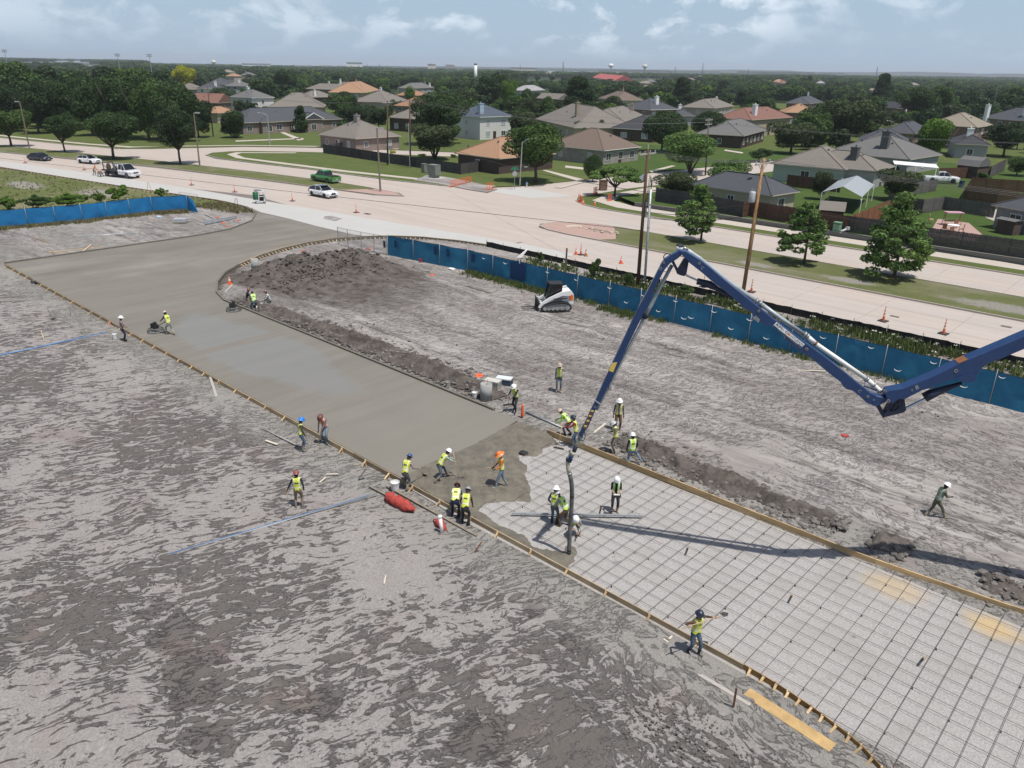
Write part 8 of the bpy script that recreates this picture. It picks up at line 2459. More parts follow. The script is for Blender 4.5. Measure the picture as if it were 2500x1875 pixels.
for (x,y,rz_,lb) in ((2306,567,2.2, 'wicker chair left of the white patio table'),(2345,568,-2.2, 'wicker chair right of the white patio table'),(2318,575,3.1, 'wicker chair in front of the white patio table'),(2335,556,.2, 'wicker chair behind the white patio table'),(2272,544,1.2, 'round-backed tan chair at the patio corner by the fence')):
 chair(G(x,y,.1),rz_,lb,M_WICK if x != 2272 else M_STAKE)
tb_ = empty('patio_table',G(2325,564,.1),0, 'white round table on the patio', 'table')
p_l('tabletop',M_WHITEP,tb_,[(.001,.70),(.7,.70),(.7,.75),(.001,.76)],16,cap=False)
p_l('pedestal',M_WHITEP,tb_,[(.35,0),(.05,.05),(.05,.70)],10)
sw_ = empty('garden_swing',G(2322,549,.1),0, 'pink-topped garden swing seat behind the patio table', 'garden swing')
p_b('canopy',mat('canopy_pink',(.50,.30,.34),(.44,.26,.30)),sw_,(0,0,1.55),(2.1,1.1,.12))
for s_ in (-1,1):
 mb = MB(); mb.beam((s_,-.4,0),(s_,0,1.5),.05,.05); mb.beam((s_,.4,0),(s_,0,1.5),.05,.05); part('frame',mb,M_WICK,sw_)
p_b('seat',M_WICK,sw_,(0,0,.5),(1.8,.5,.08))
tb2 = empty('rubbish_bin',G(2346,457,.06),.3, 'dark blue wheeled bin beside the parked white pickup', 'bin')
p_p('tub',mat('bin_blue',(.02,.05,.12),(.02,.04,.1)),tb2,[(-.28,-.3,0),(.28,-.3,0),(.28,.3,0),(-.28,.3,0)],(0,0,1.0))
p_b('lid',M_TRIM,tb2,(0,0,1.03),(.62,.68,.07))
# ------------------------------------------------------------------ trees
def leaf_mat(name,c,c2,isl=.5,tr=.30):
 m = mat('leaves_' + name,c,c2,scale=.55,rough=.75,spec=.25,island=isl,transl=tr,detail=3,lo=.38,hi=.62)
 return m
LEAF = dict(dark=leaf_mat('dark',(.033,.064,.020),(.052,.094,.028)),deep=leaf_mat('deep',(.025,.048,.018),(.040,.070,.024)),mid=leaf_mat('mid',(.050,.096,.022),(.078,.132,.034)),
   bright=leaf_mat('bright',(.085,.165,.020),(.120,.205,.028)),yellow=leaf_mat('yellow',(.30,.32,.020),(.38,.38,.03)),olive=leaf_mat('olive',(.050,.072,.028),(.074,.098,.040)),cyp=leaf_mat('cypress',(.090,.165,.040),(.140,.215,.060)),
   blue=leaf_mat('bluish',(.038,.072,.032),(.056,.094,.044)))
M_BARK = mat('tree_bark',(.115,.090,.070),(.065,.05,.04),scale=4,stretch=(2,2,.5),rough=.95,bump=.02,bscale=9)
M_BARKP = mat('pale_tree_bark',(.20,.17,.14),(.12,.10,.085),scale=4,stretch=(2,2,.5),rough=.95)
def crown_mesh(name,seed,kind,n,leaf,tone):
 r = np.random.default_rng(seed)
 B = []
 if kind == 'oak':
  for _ in range(17):
   d = r.normal(size=3); d /= np.linalg.norm(d); q = d*r.uniform(.25,.68)*np.array([1,1,.95]); B.append((q,r.uniform(.26,.42)))
  B.append((np.zeros(3),.55))
 elif kind == 'spread':
  for _ in range(20):
   a = r.random()*6.28; rr = r.uniform(.15,.78); B.append((np.array([cos(a)*rr,sin(a)*rr,.35 - .55*rr+r.uniform(-.15,.12)]),r.uniform(.20,.34)))
 elif kind == 'pine':
  for z in np.linspace(-.85,.8,9):
   w = .62*(1-(z + .85)/2.0) + .10
   for _ in range(4):
    a = r.random()*6.28; B.append((np.array([cos(a)*w * .75,sin(a)*w * .75,z+r.uniform(-.1,.1)]),r.uniform(.22,.34)))
 elif kind == 'round':
  B = [(np.zeros(3),.88)] + [(lambda d: (d/np.linalg.norm(d) * .52,.38))(r.normal(size=3)) for _ in range(14)]
 elif kind == 'cypress':
  for z in np.linspace(-.85,.95,12):
   w = (.95 if z < -.3 else .95*(1-((z + .3)/1.25)**1.3) + .05)
   for _ in range(7 if z < .4 else 4):
    a = r.random()*6.28; rr = w*r.uniform(.35,.82)
    B.append((np.array([cos(a)*rr,sin(a)*rr,z - .12*rr+r.uniform(-.05,.05)]),r.uniform(.13,.24)))
 elif kind == 'bush':
  for _ in range(10):
   a = r.random()*6.28; rr = r.uniform(0,.6); B.append((np.array([cos(a)*rr,sin(a)*rr,r.uniform(-.6,.45)]),r.uniform(.28,.45)))
 elif kind == 'weedy':
  for _ in range(26):
   a = r.random()*6.28; rr = r.uniform(0,.85); B.append((np.array([cos(a)*rr,sin(a)*rr,r.uniform(-.9,.75)*(1.05-rr)]),r.uniform(.10,.26)))
 C_ = np.array([b[0] for b in B]); R_ = np.array([b[1] for b in B])
 w = R_**2; w /= w.sum()
 bi = r.choice(len(B),n,p=w)
 d = r.normal(size=(n,3)); d /= np.linalg.norm(d,axis=1)[:,None]
 if kind in ('oak', 'spread', 'round'): d[:,2] = np.abs(d[:,2])*np.where(r.random(n) < .60,1,-1)
 rad = R_[bi]*(1 - .28*r.random(n)**2)
 P_ = C_[bi]+d*rad[:,None]*(np.array([1,1,.55]) if kind in ('cypress', 'spread') else np.array([1,1,.85]))
 if kind == 'pine': d = d * .6+np.array([0,0,-.2])
 nrm = d+r.normal(size=(n,3)) * .55
 nrm /= np.linalg.norm(nrm,axis=1)[:,None]
 a1 = np.cross(nrm,r.normal(size=(n,3))); a1 /= np.linalg.norm(a1,axis=1)[:,None]+1e-9
 a2 = np.cross(nrm,a1)
 s = leaf*(.55 + .9*r.random(n))[:,None]
 el = 1.9 if kind in ('cypress', 'pine') else 1.25
 q = np.stack([P_-a1*s * .5*el,P_+a2*s * .42,P_+a1*s * .5*el,P_-a2*s * .42],1)
 q[:,2,2] -= (s[:,0]) * .25
 me = bpy.data.meshes.new(name)
 me.vertices.add(n*4); me.vertices.foreach_set('co',q.reshape(-1))
 me.loops.add(n*4); me.loops.foreach_set('vertex_index',np.arange(n*4)); me.polygons.add(n)
 me.polygons.foreach_set('loop_start',np.arange(0,n*4,4)); me.polygons.foreach_set('loop_total',np.full(n,4))
 me.update(calc_edges=True); me.materials.append(LEAF[tone])
 return me
def trunk_mesh(seed,kind):
 """unit tree: height 1 to the crown top, crown radius 1 sideways"""
 r = random.Random(seed)
 mb = MB()
 t = .028
 if kind in ('cypress', 'pine'):
  mb.tube([(0,0,-.02),(0,0,.3),(.01,0,.65),(0,0,.93)],[.055,.040,.022,.006],8)
  for k in range(14):
   a = r.random()*6.28; z = r.uniform(.3,.85); L = (1-z)*1.0
   mb.tube([(0,0,z),(cos(a)*L * .5,sin(a)*L * .5,z + .01),(cos(a)*L,sin(a)*L,z - .02)],[.012,.008,.003],4)
 elif kind == 'multi':
  for k in range(5):
   a = k*1.26+r.random(); mb.tube([(0,0,-.02),(cos(a) * .10,sin(a) * .10,.2),(cos(a) * .35,sin(a) * .35,.6)],[.026,.022,.010],6)
 else:
  mb.tube([(0,0,-.02),(.01,.01,.14),(0,.02,.28)],[.050,.038,.034],8)
  for k in range(6):
   a = k*1.05+r.random() * .6; o = r.uniform(.45,.7)
   mb.tube([(0,.02,.26),(cos(a)*o * .35,sin(a)*o * .35,.38),(cos(a)*o * .75,sin(a)*o * .75,.55),(cos(a)*o,sin(a)*o,.72)],[.028,.022,.015,.006],6)
 return mb.mesh('trunk',M_BARK if kind != 'pale' else M_BARKP,True)
CR,TK = {},{}
def get_crown(kind,tone,lod,var):
 k = (kind,tone,lod,var)
 if k not in CR:
  n,lf = {0: (15000,.050),1: (5000,.085),2: (1100,.165)}[lod]
  if kind == 'cypress': n,lf = 6800,.060
  if kind in ('bush', 'weedy'): n,lf = 5000,.075
  CR[k] = crown_mesh('crown',hash((kind,lod,var)) % 9999 if False else (sum(map(ord,kind))*7+lod*31+var*101),kind,n,lf,tone)
 return CR[k]
def get_trunk(kind,var):
 k = (kind,var)
 if k not in TK: TK[k] = trunk_mesh(var*13+5,kind)
 return TK[k]
TREES = []
tree_rng = random.Random(21)
def tree_at(loc,h,zb,rad,kind,tone,label,name='tree',lod=1,cat='tree',group=None,off=(0,0),tk=None,z0=0.0):
 rt = empty(name,loc,tree_rng.random()*6.28,label,cat,group)
 cr = link_mesh('crown',get_crown(kind,tone,lod,tree_rng.randint(0,1 if lod == 0 else 2)),rt)
 ch = (h-zb)/2
 o2 = Matrix.Rotation(-rt.rotation_euler.z,3, 'Z') @ Vector((off[0],off[1],0))
 cr.location = (o2.x,o2.y,zb+ch)
 cr.scale = (rad,rad,ch*(1.12 if kind in ('oak', 'spread') else 1))
 tt = link_mesh('trunk',get_trunk(tk or ('cypress' if kind in ('cypress', 'pine') else 'oak'),tree_rng.randint(0,2)),rt)
 tt.location = (o2.x * .2,o2.y * .2,0)
 tt.scale = (rad,rad,h)
 if kind in ('cypress', 'pine'): tt.scale = (rad * .85,rad * .85,h)
 x,y = PX(Vector(loc)+Vector((0,0,h)))
 TREES.append(dict(o=rt,x=x,y=y,tone=tone,h=h,rad=rad,auto=label is None))
 return rt
def ptree(bx,by,ty,cby,x0,x1,kind,tone,label,name='tree',lod=1,cat='tree',tk=None,group=None):
 """base pixel, crown top, crown bottom and crown sides as seen in the photograph"""
 loc = G(bx,by)
 h = hgt(bx,by,ty)
 zb = max(.1,hgt(bx,by,cby)) if cby < by else .05
 if zb > h * .8: zb = h * .4
 s = mpp(bx,by)
 rad = (x1-x0)/2/s*1.02
 off = ((x0+x1)/2-PX(loc+Vector((0,0,(h+zb)/2)))[0])/s
 return tree_at(loc,h*1.02,zb,rad*1.05,kind,tone,label,name,lod,cat,group,(off,0),tk)
T = ptree
T(26,358,257,330,-40,84, 'oak', 'mid', 'shade tree at the left picture edge next to the first street lamp',lod=0)
T(157,372,277,348,104,205, 'oak', 'dark', 'small forked shade tree on the median behind the black sedan',lod=0)
T(274,389,272,360,205,352, 'oak', 'dark', 'broad shade tree with a forked trunk on the median behind the flatbed truck',lod=0)
T(440,402,262,372,372,496, 'oak', 'deep', 'dense dark shade tree on the median left of the second street lamp',lod=0)
T(575,337,258,338,524,612, 'oak', 'dark', 'round dark tree standing on the lawn left of the slate-roofed bungalow',lod=0)
T(731,324,262,316,708,755, 'pine', 'dark', 'small pointed tree on the lawn in front of the arched gable', 'pine_tree')
T(640,300,255,292,620,662, 'oak', 'mid', 'small light tree showing above the slate bungalow roof')
T(880,322,252,308,838,910, 'oak', 'deep', 'dark tree right of the arched gable bungalow',lod=0)
T(925,318,258,306,890,962, 'oak', 'deep', 'dark tree just left of the fence poles',lod=0)
T(1078,355,226,338,990,1158, 'oak', 'dark', 'great dark oak behind the two utility poles of the black fence',lod=0)
T(1062,390,292,372,978,1136, 'oak', 'olive', 'broad multi-stemmed dark tree just inside the black fence',lod=0,tk='multi')
T(1310,446,300,425,1212,1392, 'oak', 'mid', 'big full oak on the corner lawn beside the stop sign',lod=0)
T(1499,481,390,460,1440,1572, 'spread', 'cyp', 'airy spreading tree on the corner lawn behind the short brick pillar',lod=0)
T(1447,444,372,444,1422,1474, 'round', 'dark', 'dense dark egg-shaped evergreen left of the airy spreading tree', 'evergreen_shrub',lod=0)
T(1685,424,322,408,1606,1772, 'oak', 'cyp', 'flat-topped spreading tree beside the side street',lod=0,tk='multi')
T(1775,478,388,462,1712,1842, 'oak', 'cyp', 'light green tree overhanging the slate hip roof',lod=0)
T(1655,492,418,484,1596,1718, 'oak', 'olive', 'low dark bushy tree in front of the spreading tree',lod=0,tk='multi')
T(1714,591,458,562,1645,1768, 'cypress', 'cyp', 'first cypress on the median, right of the leaning brown pole', 'cypress_tree',0)
T(1965,646,500,612,1897,2034, 'cypress', 'cyp', 'second cypress on the median, right of the orange-brown pole', 'cypress_tree',0)
T(2185,680,484,656,2100,2284, 'cypress', 'cyp', 'third and widest cypress on the median at right', 'cypress_tree',0)
T(1615,372,263,360,1565,1682, 'round', 'dark', 'big dense round-topped tree in front of the wide slate roof',lod=0)
T(1735,352,266,344,1685,1782, 'round', 'deep', 'second dense round tree right of the big one, behind the tree pole',lod=0)
T(1290,345,268,330,1240,1330, 'oak', 'olive', 'dark tree between the slate-blue roof and the big corner oak')
T(1345,292,232,282,1315,1362, 'oak', 'mid', 'light green tree before the small gabled brick house')
T(1338,306,262,298,1316,1362, 'oak', 'mid', 'low light green tree above the wide grey-brown roof')
T(1412,288,190,272,1363,1466, 'pine', 'dark', 'very broad dark pine behind the tan chimney', 'pine_tree',0)
T(1498,276,229,270,1476,1520, 'round', 'deep', 'small round dark tree right of the broad pine')
T(1468,290,246,284,1442,1494, 'oak', 'dark', 'low dark tree right of the tan chimney')
for i,(x,lb) in enumerate(((1405, 'leftmost'),(1432, 'second'),(1458, 'third'),(1485, 'rightmost'))):
 T(x+6,338,289+i % 2*4,335,x-8,x+26, 'round', 'dark',lb + ' of four clipped trees before the grey-brown roofs', 'clipped_tree',group='row of clipped trees')
T(1386,310,272,296,1376,1406, 'oak', 'dark', 'thin scraggly tree at the left end of the clipped trees')
T(1240,262,170,252,1180,1250, 'oak', 'dark', 'tall dark tree left of the yellow-green one in the centre')
T(1206,270,178,258,1150,1225, 'oak', 'deep', 'tall dark tree above the slate-blue roof')
T(1246,282,184,268,1218,1268, 'oak', 'bright', 'bright yellow-green tree in the centre of the picture',lod=0)
T(1290,292,212,282,1262,1318, 'oak', 'dark', 'dark tree right of the bright yellow-green one')
T(1130,272,214,264,1092,1176, 'oak', 'olive', 'dull dark tree left of the slate-blue roof')
T(1000,252,206,246,981,1018, 'oak', 'bright', 'small bright round tree before the grey house with two chimneys')
T(918,272,218,262,890,948, 'oak', 'bright', 'bright green tree right of the terracotta-roofed house')
T(940,240,203,234,918,958, 'oak', 'mid', 'medium green tree behind the bright one by the terracotta roof')
T(842,275,220,266,810,874, 'round', 'dark', 'dense dark tree in front of the terracotta-roofed house')
T(968,278,240,272,950,986, 'oak', 'dark', 'small dark tree between the two fence poles')
T(1660,262,192,256,1632,1700, 'pine', 'deep', 'tall dark pine above the two-storey brown hip-roofed house', 'pine_tree',0)
T(1580,244,205,238,1540,1616, 'oak', 'dark', 'broad tree behind the wide slate roof')
T(1810,262,222,256,1788,1832, 'pine', 'deep', 'dark pointed tree right of the brown hip-roofed house', 'pine_tree')
T(1832,290,248,284,1806,1858, 'oak', 'mid', 'medium green tree left of the red-brown roof')
T(1930,376,286,364,1862,2006, 'oak', 'olive', 'dark spreading tree left of the great twin trees',lod=0)
T(2070,348,226,338,1995,2165, 'oak', 'olive', 'great dull-green twin tree above the long grey roofs',lod=0)
T(2010,330,240,318,1975,2050, 'oak', 'dark', 'darker half of the great twin trees')
T(2152,262,185,254,2124,2186, 'pine', 'deep', 'tall dark pine behind the great twin tree', 'pine_tree',0)
T(2235,300,212,290,2190,2292, 'oak', 'dark', 'large dark tree above the slate-roofed brown house',lod=0)
T(2290,290,204,282,2250,2328, 'oak', 'mid', 'large medium green tree behind the yellow-green one')
T(2281,402,274,388,2222,2340, 'oak', 'bright', 'tall bright yellow-green tree beside the parked white pickup',lod=0)
T(2380,288,218,280,2340,2412, 'oak', 'deep', 'dark tree above the tan hip-roofed house')
T(2430,280,212,274,2400,2462, 'oak', 'deep', 'dark tree above the right-edge slate house')
T(2475,286,206,278,2440,2530, 'oak', 'dark', 'dark tree at the right edge above the slate roof')
T(2450,382,298,372,2394,2520, 'oak', 'deep', 'wide dark tree at the right edge below the white chimneys',lod=0)
T(2480,430,382,426,2456,2530, 'oak', 'mid', 'leafy tree at the right edge behind the alley fence',lod=0)
T(2200,490,404,482,2130,2266, 'oak', 'olive', 'broad dusty-green tree between the carport and the white pickup',lod=0,tk='multi')
T(2005,488,408,478,1974,2040, 'oak', 'olive', 'thin dark tree left of the metal carport',lod=0)
T(2170,432,394,428,2150,2194, 'oak', 'dark', 'low dark tree right of the dark chimney')
T(1830,330,292,328,1806,1848, 'oak', 'dark', 'low dark tree left of the grey-roofed gable house')
T(1805,358,333,357,1790,1826, 'bush', 'dark', 'dark shrub at the corner of the grey-roofed gable house', 'shrub',cat='shrub')
T(1850,395,360,392,1824,1890, 'oak', 'dark', 'dark tree behind the crossarms of the transformer pole')
T(536,196,166,194,518,563, 'oak', 'dark', 'small dark tree right of the yellow tree')
T(452,228,159,220,417,486, 'oak', 'yellow', 'bright yellow tree among the dark ones at upper left',lod=0)
T(545,256,209,250,514,574, 'oak', 'dark', 'dark tree left of the white chimney of the two-storey house')
T(640,248,188,240,600,680, 'oak', 'dark', 'dark tree above the grey roof of the white house')
T(695,238,160,230,658,735, 'oak', 'dark', 'tall dark tree right behind the white house',lod=0)
T(742,225,176,218,712,772, 'oak', 'mid', 'dark green tree left of the brown left-cluster house')
T(808,218,190,214,790,838, 'oak', 'mid', 'light tree between the left cluster and the terracotta roof')
for i,(bx,by,ty,w,tn,lb) in enumerate(((12,322,186,120, 'deep', 'dark park tree at the left edge behind the first lamp'),(92,326,200,112, 'deep', 'dark park tree right behind the first street lamp'),(150,320,168,130, 'dark', 'tall park tree above the small forked shade tree'),(225,332,200,120, 'dark', 'park tree above the white crossover'),
            (300,337,158,150, 'dark', 'tallest park tree above the flatbed truck'),(362,342,178,130, 'mid', 'lighter park tree left of the dense median tree'),(432,346,205,130, 'dark', 'park tree behind the dense median tree'),(484,336,232,90, 'deep', 'dark park tree beside the left utility pole'),
            (40,272,136,128, 'mid', 'huge park tree rising highest at upper left'),(110,262,150,110, 'deep', 'dark park tree right of the huge one'),(190,285,160,120, 'dark', 'park tree in the second row left of centre'),(262,262,152,110, 'deep', 'park tree in the second row below the left light mast'),
            (330,276,152,130, 'mid', 'lighter park tree in the second row below the right light mast'),(398,270,168,110, 'deep', 'park tree in the second row left of the yellow tree'),(390,300,190,100, 'dark', 'park tree under the yellow tree'),(60,300,170,110, 'dark', 'park tree behind the first lamp, second row'))):
 T(bx,by,ty,by-8,bx-w/2,bx+w/2, 'oak',tn,lb,lod=0 if i < 8 else 1)
for (bx,by,ty,x0,x1,tn,lb) in ((1392,391,381,1386,1402, 'bright', 'round yellow-green bush at the left end of the corner bungalow'),(1420,393,385,1410,1428, 'mid', 'small green bush second from the left before the corner bungalow'),(1488,395,386,1481,1497, 'bright', 'round yellow-green bush just right of the dark evergreen'),
          (1509,393,383,1501,1518, 'bright', 'round yellow-green bush in the middle of the bungalow front'),(1540,391,381,1533,1548, 'bright', 'round yellow-green bush under the bungalow corner window'),(1552,389,379,1545,1560, 'bright', 'rightmost round yellow-green bush of the corner bungalow'),
          (1205,412,396,1180,1232, 'dark', 'clipped dark hedge at the end of the black fence'),(957,377,362,946,966, 'yellow', 'orange-yellow shrub inside the black fence'),(1030,382,372,1020,1045, 'bright', 'light shrub under the multi-stemmed tree'),
          (1108,385,374,1096,1118, 'bright', 'light shrub at the foot of the orange-brown bungalow'),(2250,525,505,2230,2262, 'dark', 'dark shrub behind the third cypress'),(2395,440,415,2380,2420, 'mid', 'green shrub at the alley fence corner')):
 T(bx,by,ty,by,x0,x1, 'bush',tn,lb, 'shrub',cat='shrub')
for (bx,by,ty,x0,x1,tn,lb) in ((290,492,440,258,322, 'mid', 'big leafy bush in the grass field behind the blue tarp'),(165,508,466,118,210, 'mid', 'wide leafy bush low behind the middle of the blue tarp'),(80,512,470,48,122, 'dark', 'dark leafy bush behind the left part of the blue tarp'),(18,514,474,-10,46, 'mid', 'bright leafy bush at the left edge behind the tarp'),
          (392,482,455,376,410, 'mid', 'small leafy bush right of the leaning stakes'),(238,500,462,222,256, 'mid', 'thin leafy bush left of the big one in the field')):
 T(bx,by,ty,by,x0,x1, 'weedy', 'bright' if tn == 'mid' else 'mid',lb, 'shrub',cat='shrub',lod=0)
for (bx,by,ty,x0,x1,lb) in ((1452,676,622,1432,1470, 'tall weedy shrub rising behind the blue fence near the meter post'),(1535,700,650,1520,1550, 'tall weed behind the blue fence left of the leaning pole'),(1680,720,690,1655,1700, 'leafy weed under the elbow of the boom'),(1320,640,610,1308,1330, 'tall weed sticking up right of the white cloth')):
 T(bx,by,ty,by,x0,x1, 'bush', 'mid',lb, 'weed_shrub',cat='weed',lod=1)
# ------------------------------------------------------------------ woods between and beyond the houses
def blocked(p,rad):
 for H in HOUSES:
  A,xd,yd,Ld,D = H['rect']
  d = p-A
  a,b = d.dot(xd),d.dot(yd)
  if -rad * .75 < a < Ld+rad * .75 and -rad * .75 < b < D+rad * .75: return True
 return False
def hides(x,ytop,ybase,w):
 """would a tree here cover a house that the photograph shows"""
 for H in HOUSES:
  if abs(H['x']-x) < w * .45+H['r'] * .8*H['s'] and ybase > H['y'] and ytop < H['y']-1.5 and ybase-H['y'] < 60: return True
 return False
sr = random.Random(77)
SS1X = [(-176,60),(-152,90),(-136,103),(-116,115),(-120,128),(-144,117),(-162,105),(-172,94),(-182,66)]
SS2X = [(-69,88),(-68,112),(-62,150),(-57,195),(-74,195),(-81,150),(-86,108),(-92,84)]
auto = []
tries = 0
while len(auto) < 236 and tries < 20000:
 tries += 1
 px = sr.uniform(-30,2530)
 yh = 165.5+(px-1250)*SLOPE
 near = len(auto) < 165
 base = yh+(sr.uniform(48,185) if near else sr.uniform(22,62))
 if px < 500 and base > yh+60: continue
 p = G(px,base)
 uq,vq = UV(p)
 if near and (vq < 101 or inpoly(np.array([uq]),np.array([vq]),SS1X)[0] or inpoly(np.array([uq]),np.array([vq]),SS2X)[0] or (-34 < uq < 6 and vq < 158)): continue
 if near and uq < -84 and vq < 122: continue
 h = (sr.uniform(3.5,9.5) if near else sr.uniform(8,13))*(1.12 if px > 1900 or px < 700 else 1)
 rad = h*sr.uniform(.42,.60)
 if blocked(p,rad): continue
 ty = PX(p+Vector((0,0,h)))[1]
 s = mpp(px,base)
 if hides(px,ty,base,rad*2*s): continue
 if any((p-q[0]).length < (rad+q[1]) * .62 for q in auto): continue
 if any((p-t['o'].location).length < (rad+t['rad']) * .6 for t in TREES): continue
 auto.append((p,rad,h))
auto.sort(key=lambda a: a[0].length)
WORDS = ['nearest', 'second-nearest', 'third-nearest', 'fourth-nearest', 'fifth-nearest', 'sixth-nearest', 'seventh-nearest', 'eighth-nearest', 'ninth-nearest', 'tenth-nearest', 'eleventh-nearest', 'twelfth-nearest', 'thirteenth-nearest', 'fourteenth-nearest', 'fifteenth-nearest', 'sixteenth-nearest']
TN = {'dark': 'dark green', 'deep': 'very dark', 'mid': 'medium green', 'olive': 'dull olive', 'blue': 'bluish green', 'bright': 'light green'}
cnt = {}
for (p,rad,h) in auto:
 tone = sr.choices(['dark', 'deep', 'mid', 'olive', 'blue', 'bright'],[40,15,22,10,9,2])[0]
 kind = sr.choices(['oak', 'round', 'pine'],[80,8,12])[0]
 x,y = PX(p)
 best = min(HOUSES,key=lambda H: hypot(H['x']-x,(H['y']-y)*2.0)+(15 if 'tan roof' in H['short'] else 0))
 rel = 'left of' if best['x']-x > 25 else ('right of' if x-best['x'] > 25 else 'behind')
 key = (tone,kind == 'pine',rel,best['short'])
 n = cnt.get(key,0); cnt[key] = n+1
 lb = '%s %s %s %s the %s' % (WORDS[min(n,15)],TN[tone], 'pine' if kind == 'pine' else 'tree',rel,best['short'])
 lod = 1 if p.length < 330 else 2
 tree_at(p,h,h * .12,rad,kind,tone,lb, 'pine_tree' if kind == 'pine' else 'tree',lod,group='trees of the wood behind the houses')
def woods(name,pts,crown,seed,label):
 """one object of points, each carrying the same crown through geometry nodes"""
 n = len(pts)
 me = bpy.data.meshes.new(name)
 me.vertices.add(n); me.vertices.foreach_set('co',np.array([[p[0],p[1],p[2]] for p in pts],np.float32).ravel())
 a = me.attributes.new('size', 'FLOAT_VECTOR', 'POINT'); a.data.foreach_set('vector',np.array([[p[3],p[3],p[4]] for p in pts],np.float32).ravel())
 b = me.attributes.new('turn', 'FLOAT', 'POINT'); b.data.foreach_set('value',np.array([p[5] for p in pts],np.float32))
 o = link_mesh(name,me)
 ng = bpy.data.node_groups.new(name, 'GeometryNodeTree')
 ng.interface.new_socket('Geometry',in_out='INPUT',socket_type='NodeSocketGeometry')
 ng.interface.new_socket('Geometry',in_out='OUTPUT',socket_type='NodeSocketGeometry')
 i_,o_ = ng.nodes.new('NodeGroupInput'),ng.nodes.new('NodeGroupOutput')
 iop = ng.nodes.new('GeometryNodeInstanceOnPoints')
 oi = ng.nodes.new('GeometryNodeObjectInfo'); oi.inputs['Object'].default_value = crown
 sz = ng.nodes.new('GeometryNodeInputNamedAttribute'); sz.data_type = 'FLOAT_VECTOR'; sz.inputs['Name'].default_value = 'size'
 tn = ng.nodes.new('GeometryNodeInputNamedAttribute'); tn.data_type = 'FLOAT'; tn.inputs['Name'].default_value = 'turn'
 cb = ng.nodes.new('ShaderNodeCombineXYZ')
 L = ng.links
 L.new(tn.outputs[0],cb.inputs[2]); L.new(i_.outputs[0],iop.inputs['Points']); L.new(oi.outputs['Geometry'],iop.inputs['Instance'])
 L.new(cb.outputs[0],iop.inputs['Rotation']); L.new(sz.outputs[0],iop.inputs['Scale']); L.new(iop.outputs[0],o_.inputs[0])
 md = o.modifiers.new('woods', 'NODES'); md.node_group = ng
 return tag(o,label,None,None, 'stuff')
wr_ = np.random.default_rng(99)
P4 = [[] for _ in range(6)]
for _ in range(900):
 x,y = wr_.uniform(-120,478),wr_.uniform(178,318)
 if y > 300 and x < 100: continue
 p = G(x,y)
 h = wr_.uniform(9,14)
 if hides(x,PX(p+Vector((0,0,h)))[1],y,h*mpp(x,y)) or blocked(p,6): continue
 if any((p-Vector((q[0],q[1],0))).length < 6 for q in (P4[0]+P4[1]+P4[2]+P4[3])[-400:]): continue
 if any((p-t['o'].location).length < t['rad'] * .8 for t in TREES): continue
 P4[wr_.choice(6,p=[.36,.34,.12,.12,.06,.0])].append((p.x,p.y,h * .5,h * .5,h * .55,wr_.random()*6.28))
d = 112.0
while d < 5200:
 step = 7.6 if d < 500 else 7.6*(d/500) ** .85
 n = int(1.36*d/step)
 for i in range(n):
  az = -0.70+1.40*(i+wr_.random())/n
  dd = d+wr_.uniform(-.5,.5)*step
  p = Vector((sin(az)*dd,cos(az)*dd,0))
  x,y = PX(p)
  yh = 165.5+(x-1250)*SLOPE
  if not (-80 < x < 2580): continue
  if y-yh > 78:
   uq,vq = UV(p)
   if x < 560 or vq < 103 or y-yh > 190 or wr_.random() < .12 or inpoly(np.array([uq]),np.array([vq]),SS2X)[0] or inpoly(np.array([uq]),np.array([vq]),SS1X)[0] or (-34 < uq < 6 and vq < 158) or (uq < -80 and vq < 124): continue
  gap = float(fbm(np.array([p.x * .006]),np.array([p.y * .006]),2)[0])
  if gap < .24 and dd < 900: continue
  k = max(1,(dd/700) ** .8)
  h = (wr_.uniform(6,11.5) if y-yh < 78 else wr_.uniform(3.8,8.5))*(1 + .18*(k-1) * .2)
  if dd < 700 and blocked(p,h * .5): continue
  if dd < 600:
   ty = PX(p+Vector((0,0,h)))[1]
   if hides(x,ty,y,h*mpp(x,y)): continue
   if any((p-t['o'].location).length < t['rad'] * .8 for t in TREES): continue
  elif hides(x,PX(p+Vector((0,0,h)))[1],y,h*mpp(x,y) * .7): continue
  rise = 5.5*max(0,(float(fbm(np.array([az*9]),np.array([dd * .0012]),2)[0]) - .45))*2 if dd > 900 else 0
  if az < -.42 and dd > 1200: rise += min(14,(dd-1200) * .006)
  P4[wr_.choice(6,p=[.34,.20,.22,.10,.10,.04])].append((p.x,p.y,-.3+h * .5+rise,h * .55*k,h * .52,wr_.random()*6.28))
 d += step * .92
srcs = {}
for i,tn in enumerate(('dark', 'deep', 'mid', 'olive', 'blue', 'bright')):
 me = get_crown('oak',tn,2,i % 3)
 s = None
 for t in TREES:
  for ch in KIDS[t['o'].name]:
   if ch.data == me or (ch.name.startswith('crown') and ch.data.materials and ch.data.materials[0] == LEAF[tn] and len(ch.data.polygons) == 1100): s = ch
  if s: break
 if s is None:
  for t in TREES:
   for ch in KIDS[t['o'].name]:
    if ch.name.startswith('crown') and ch.data.materials and ch.data.materials[0] == LEAF[tn]: s = ch
 srcs[tn] = s
 if P4[i]: woods('woodland',P4[i],s,i, 'distant ' + TN[tn] + ' trees')
print('woods',[len(x) for x in P4], 'auto',len(auto), 'tries',tries)
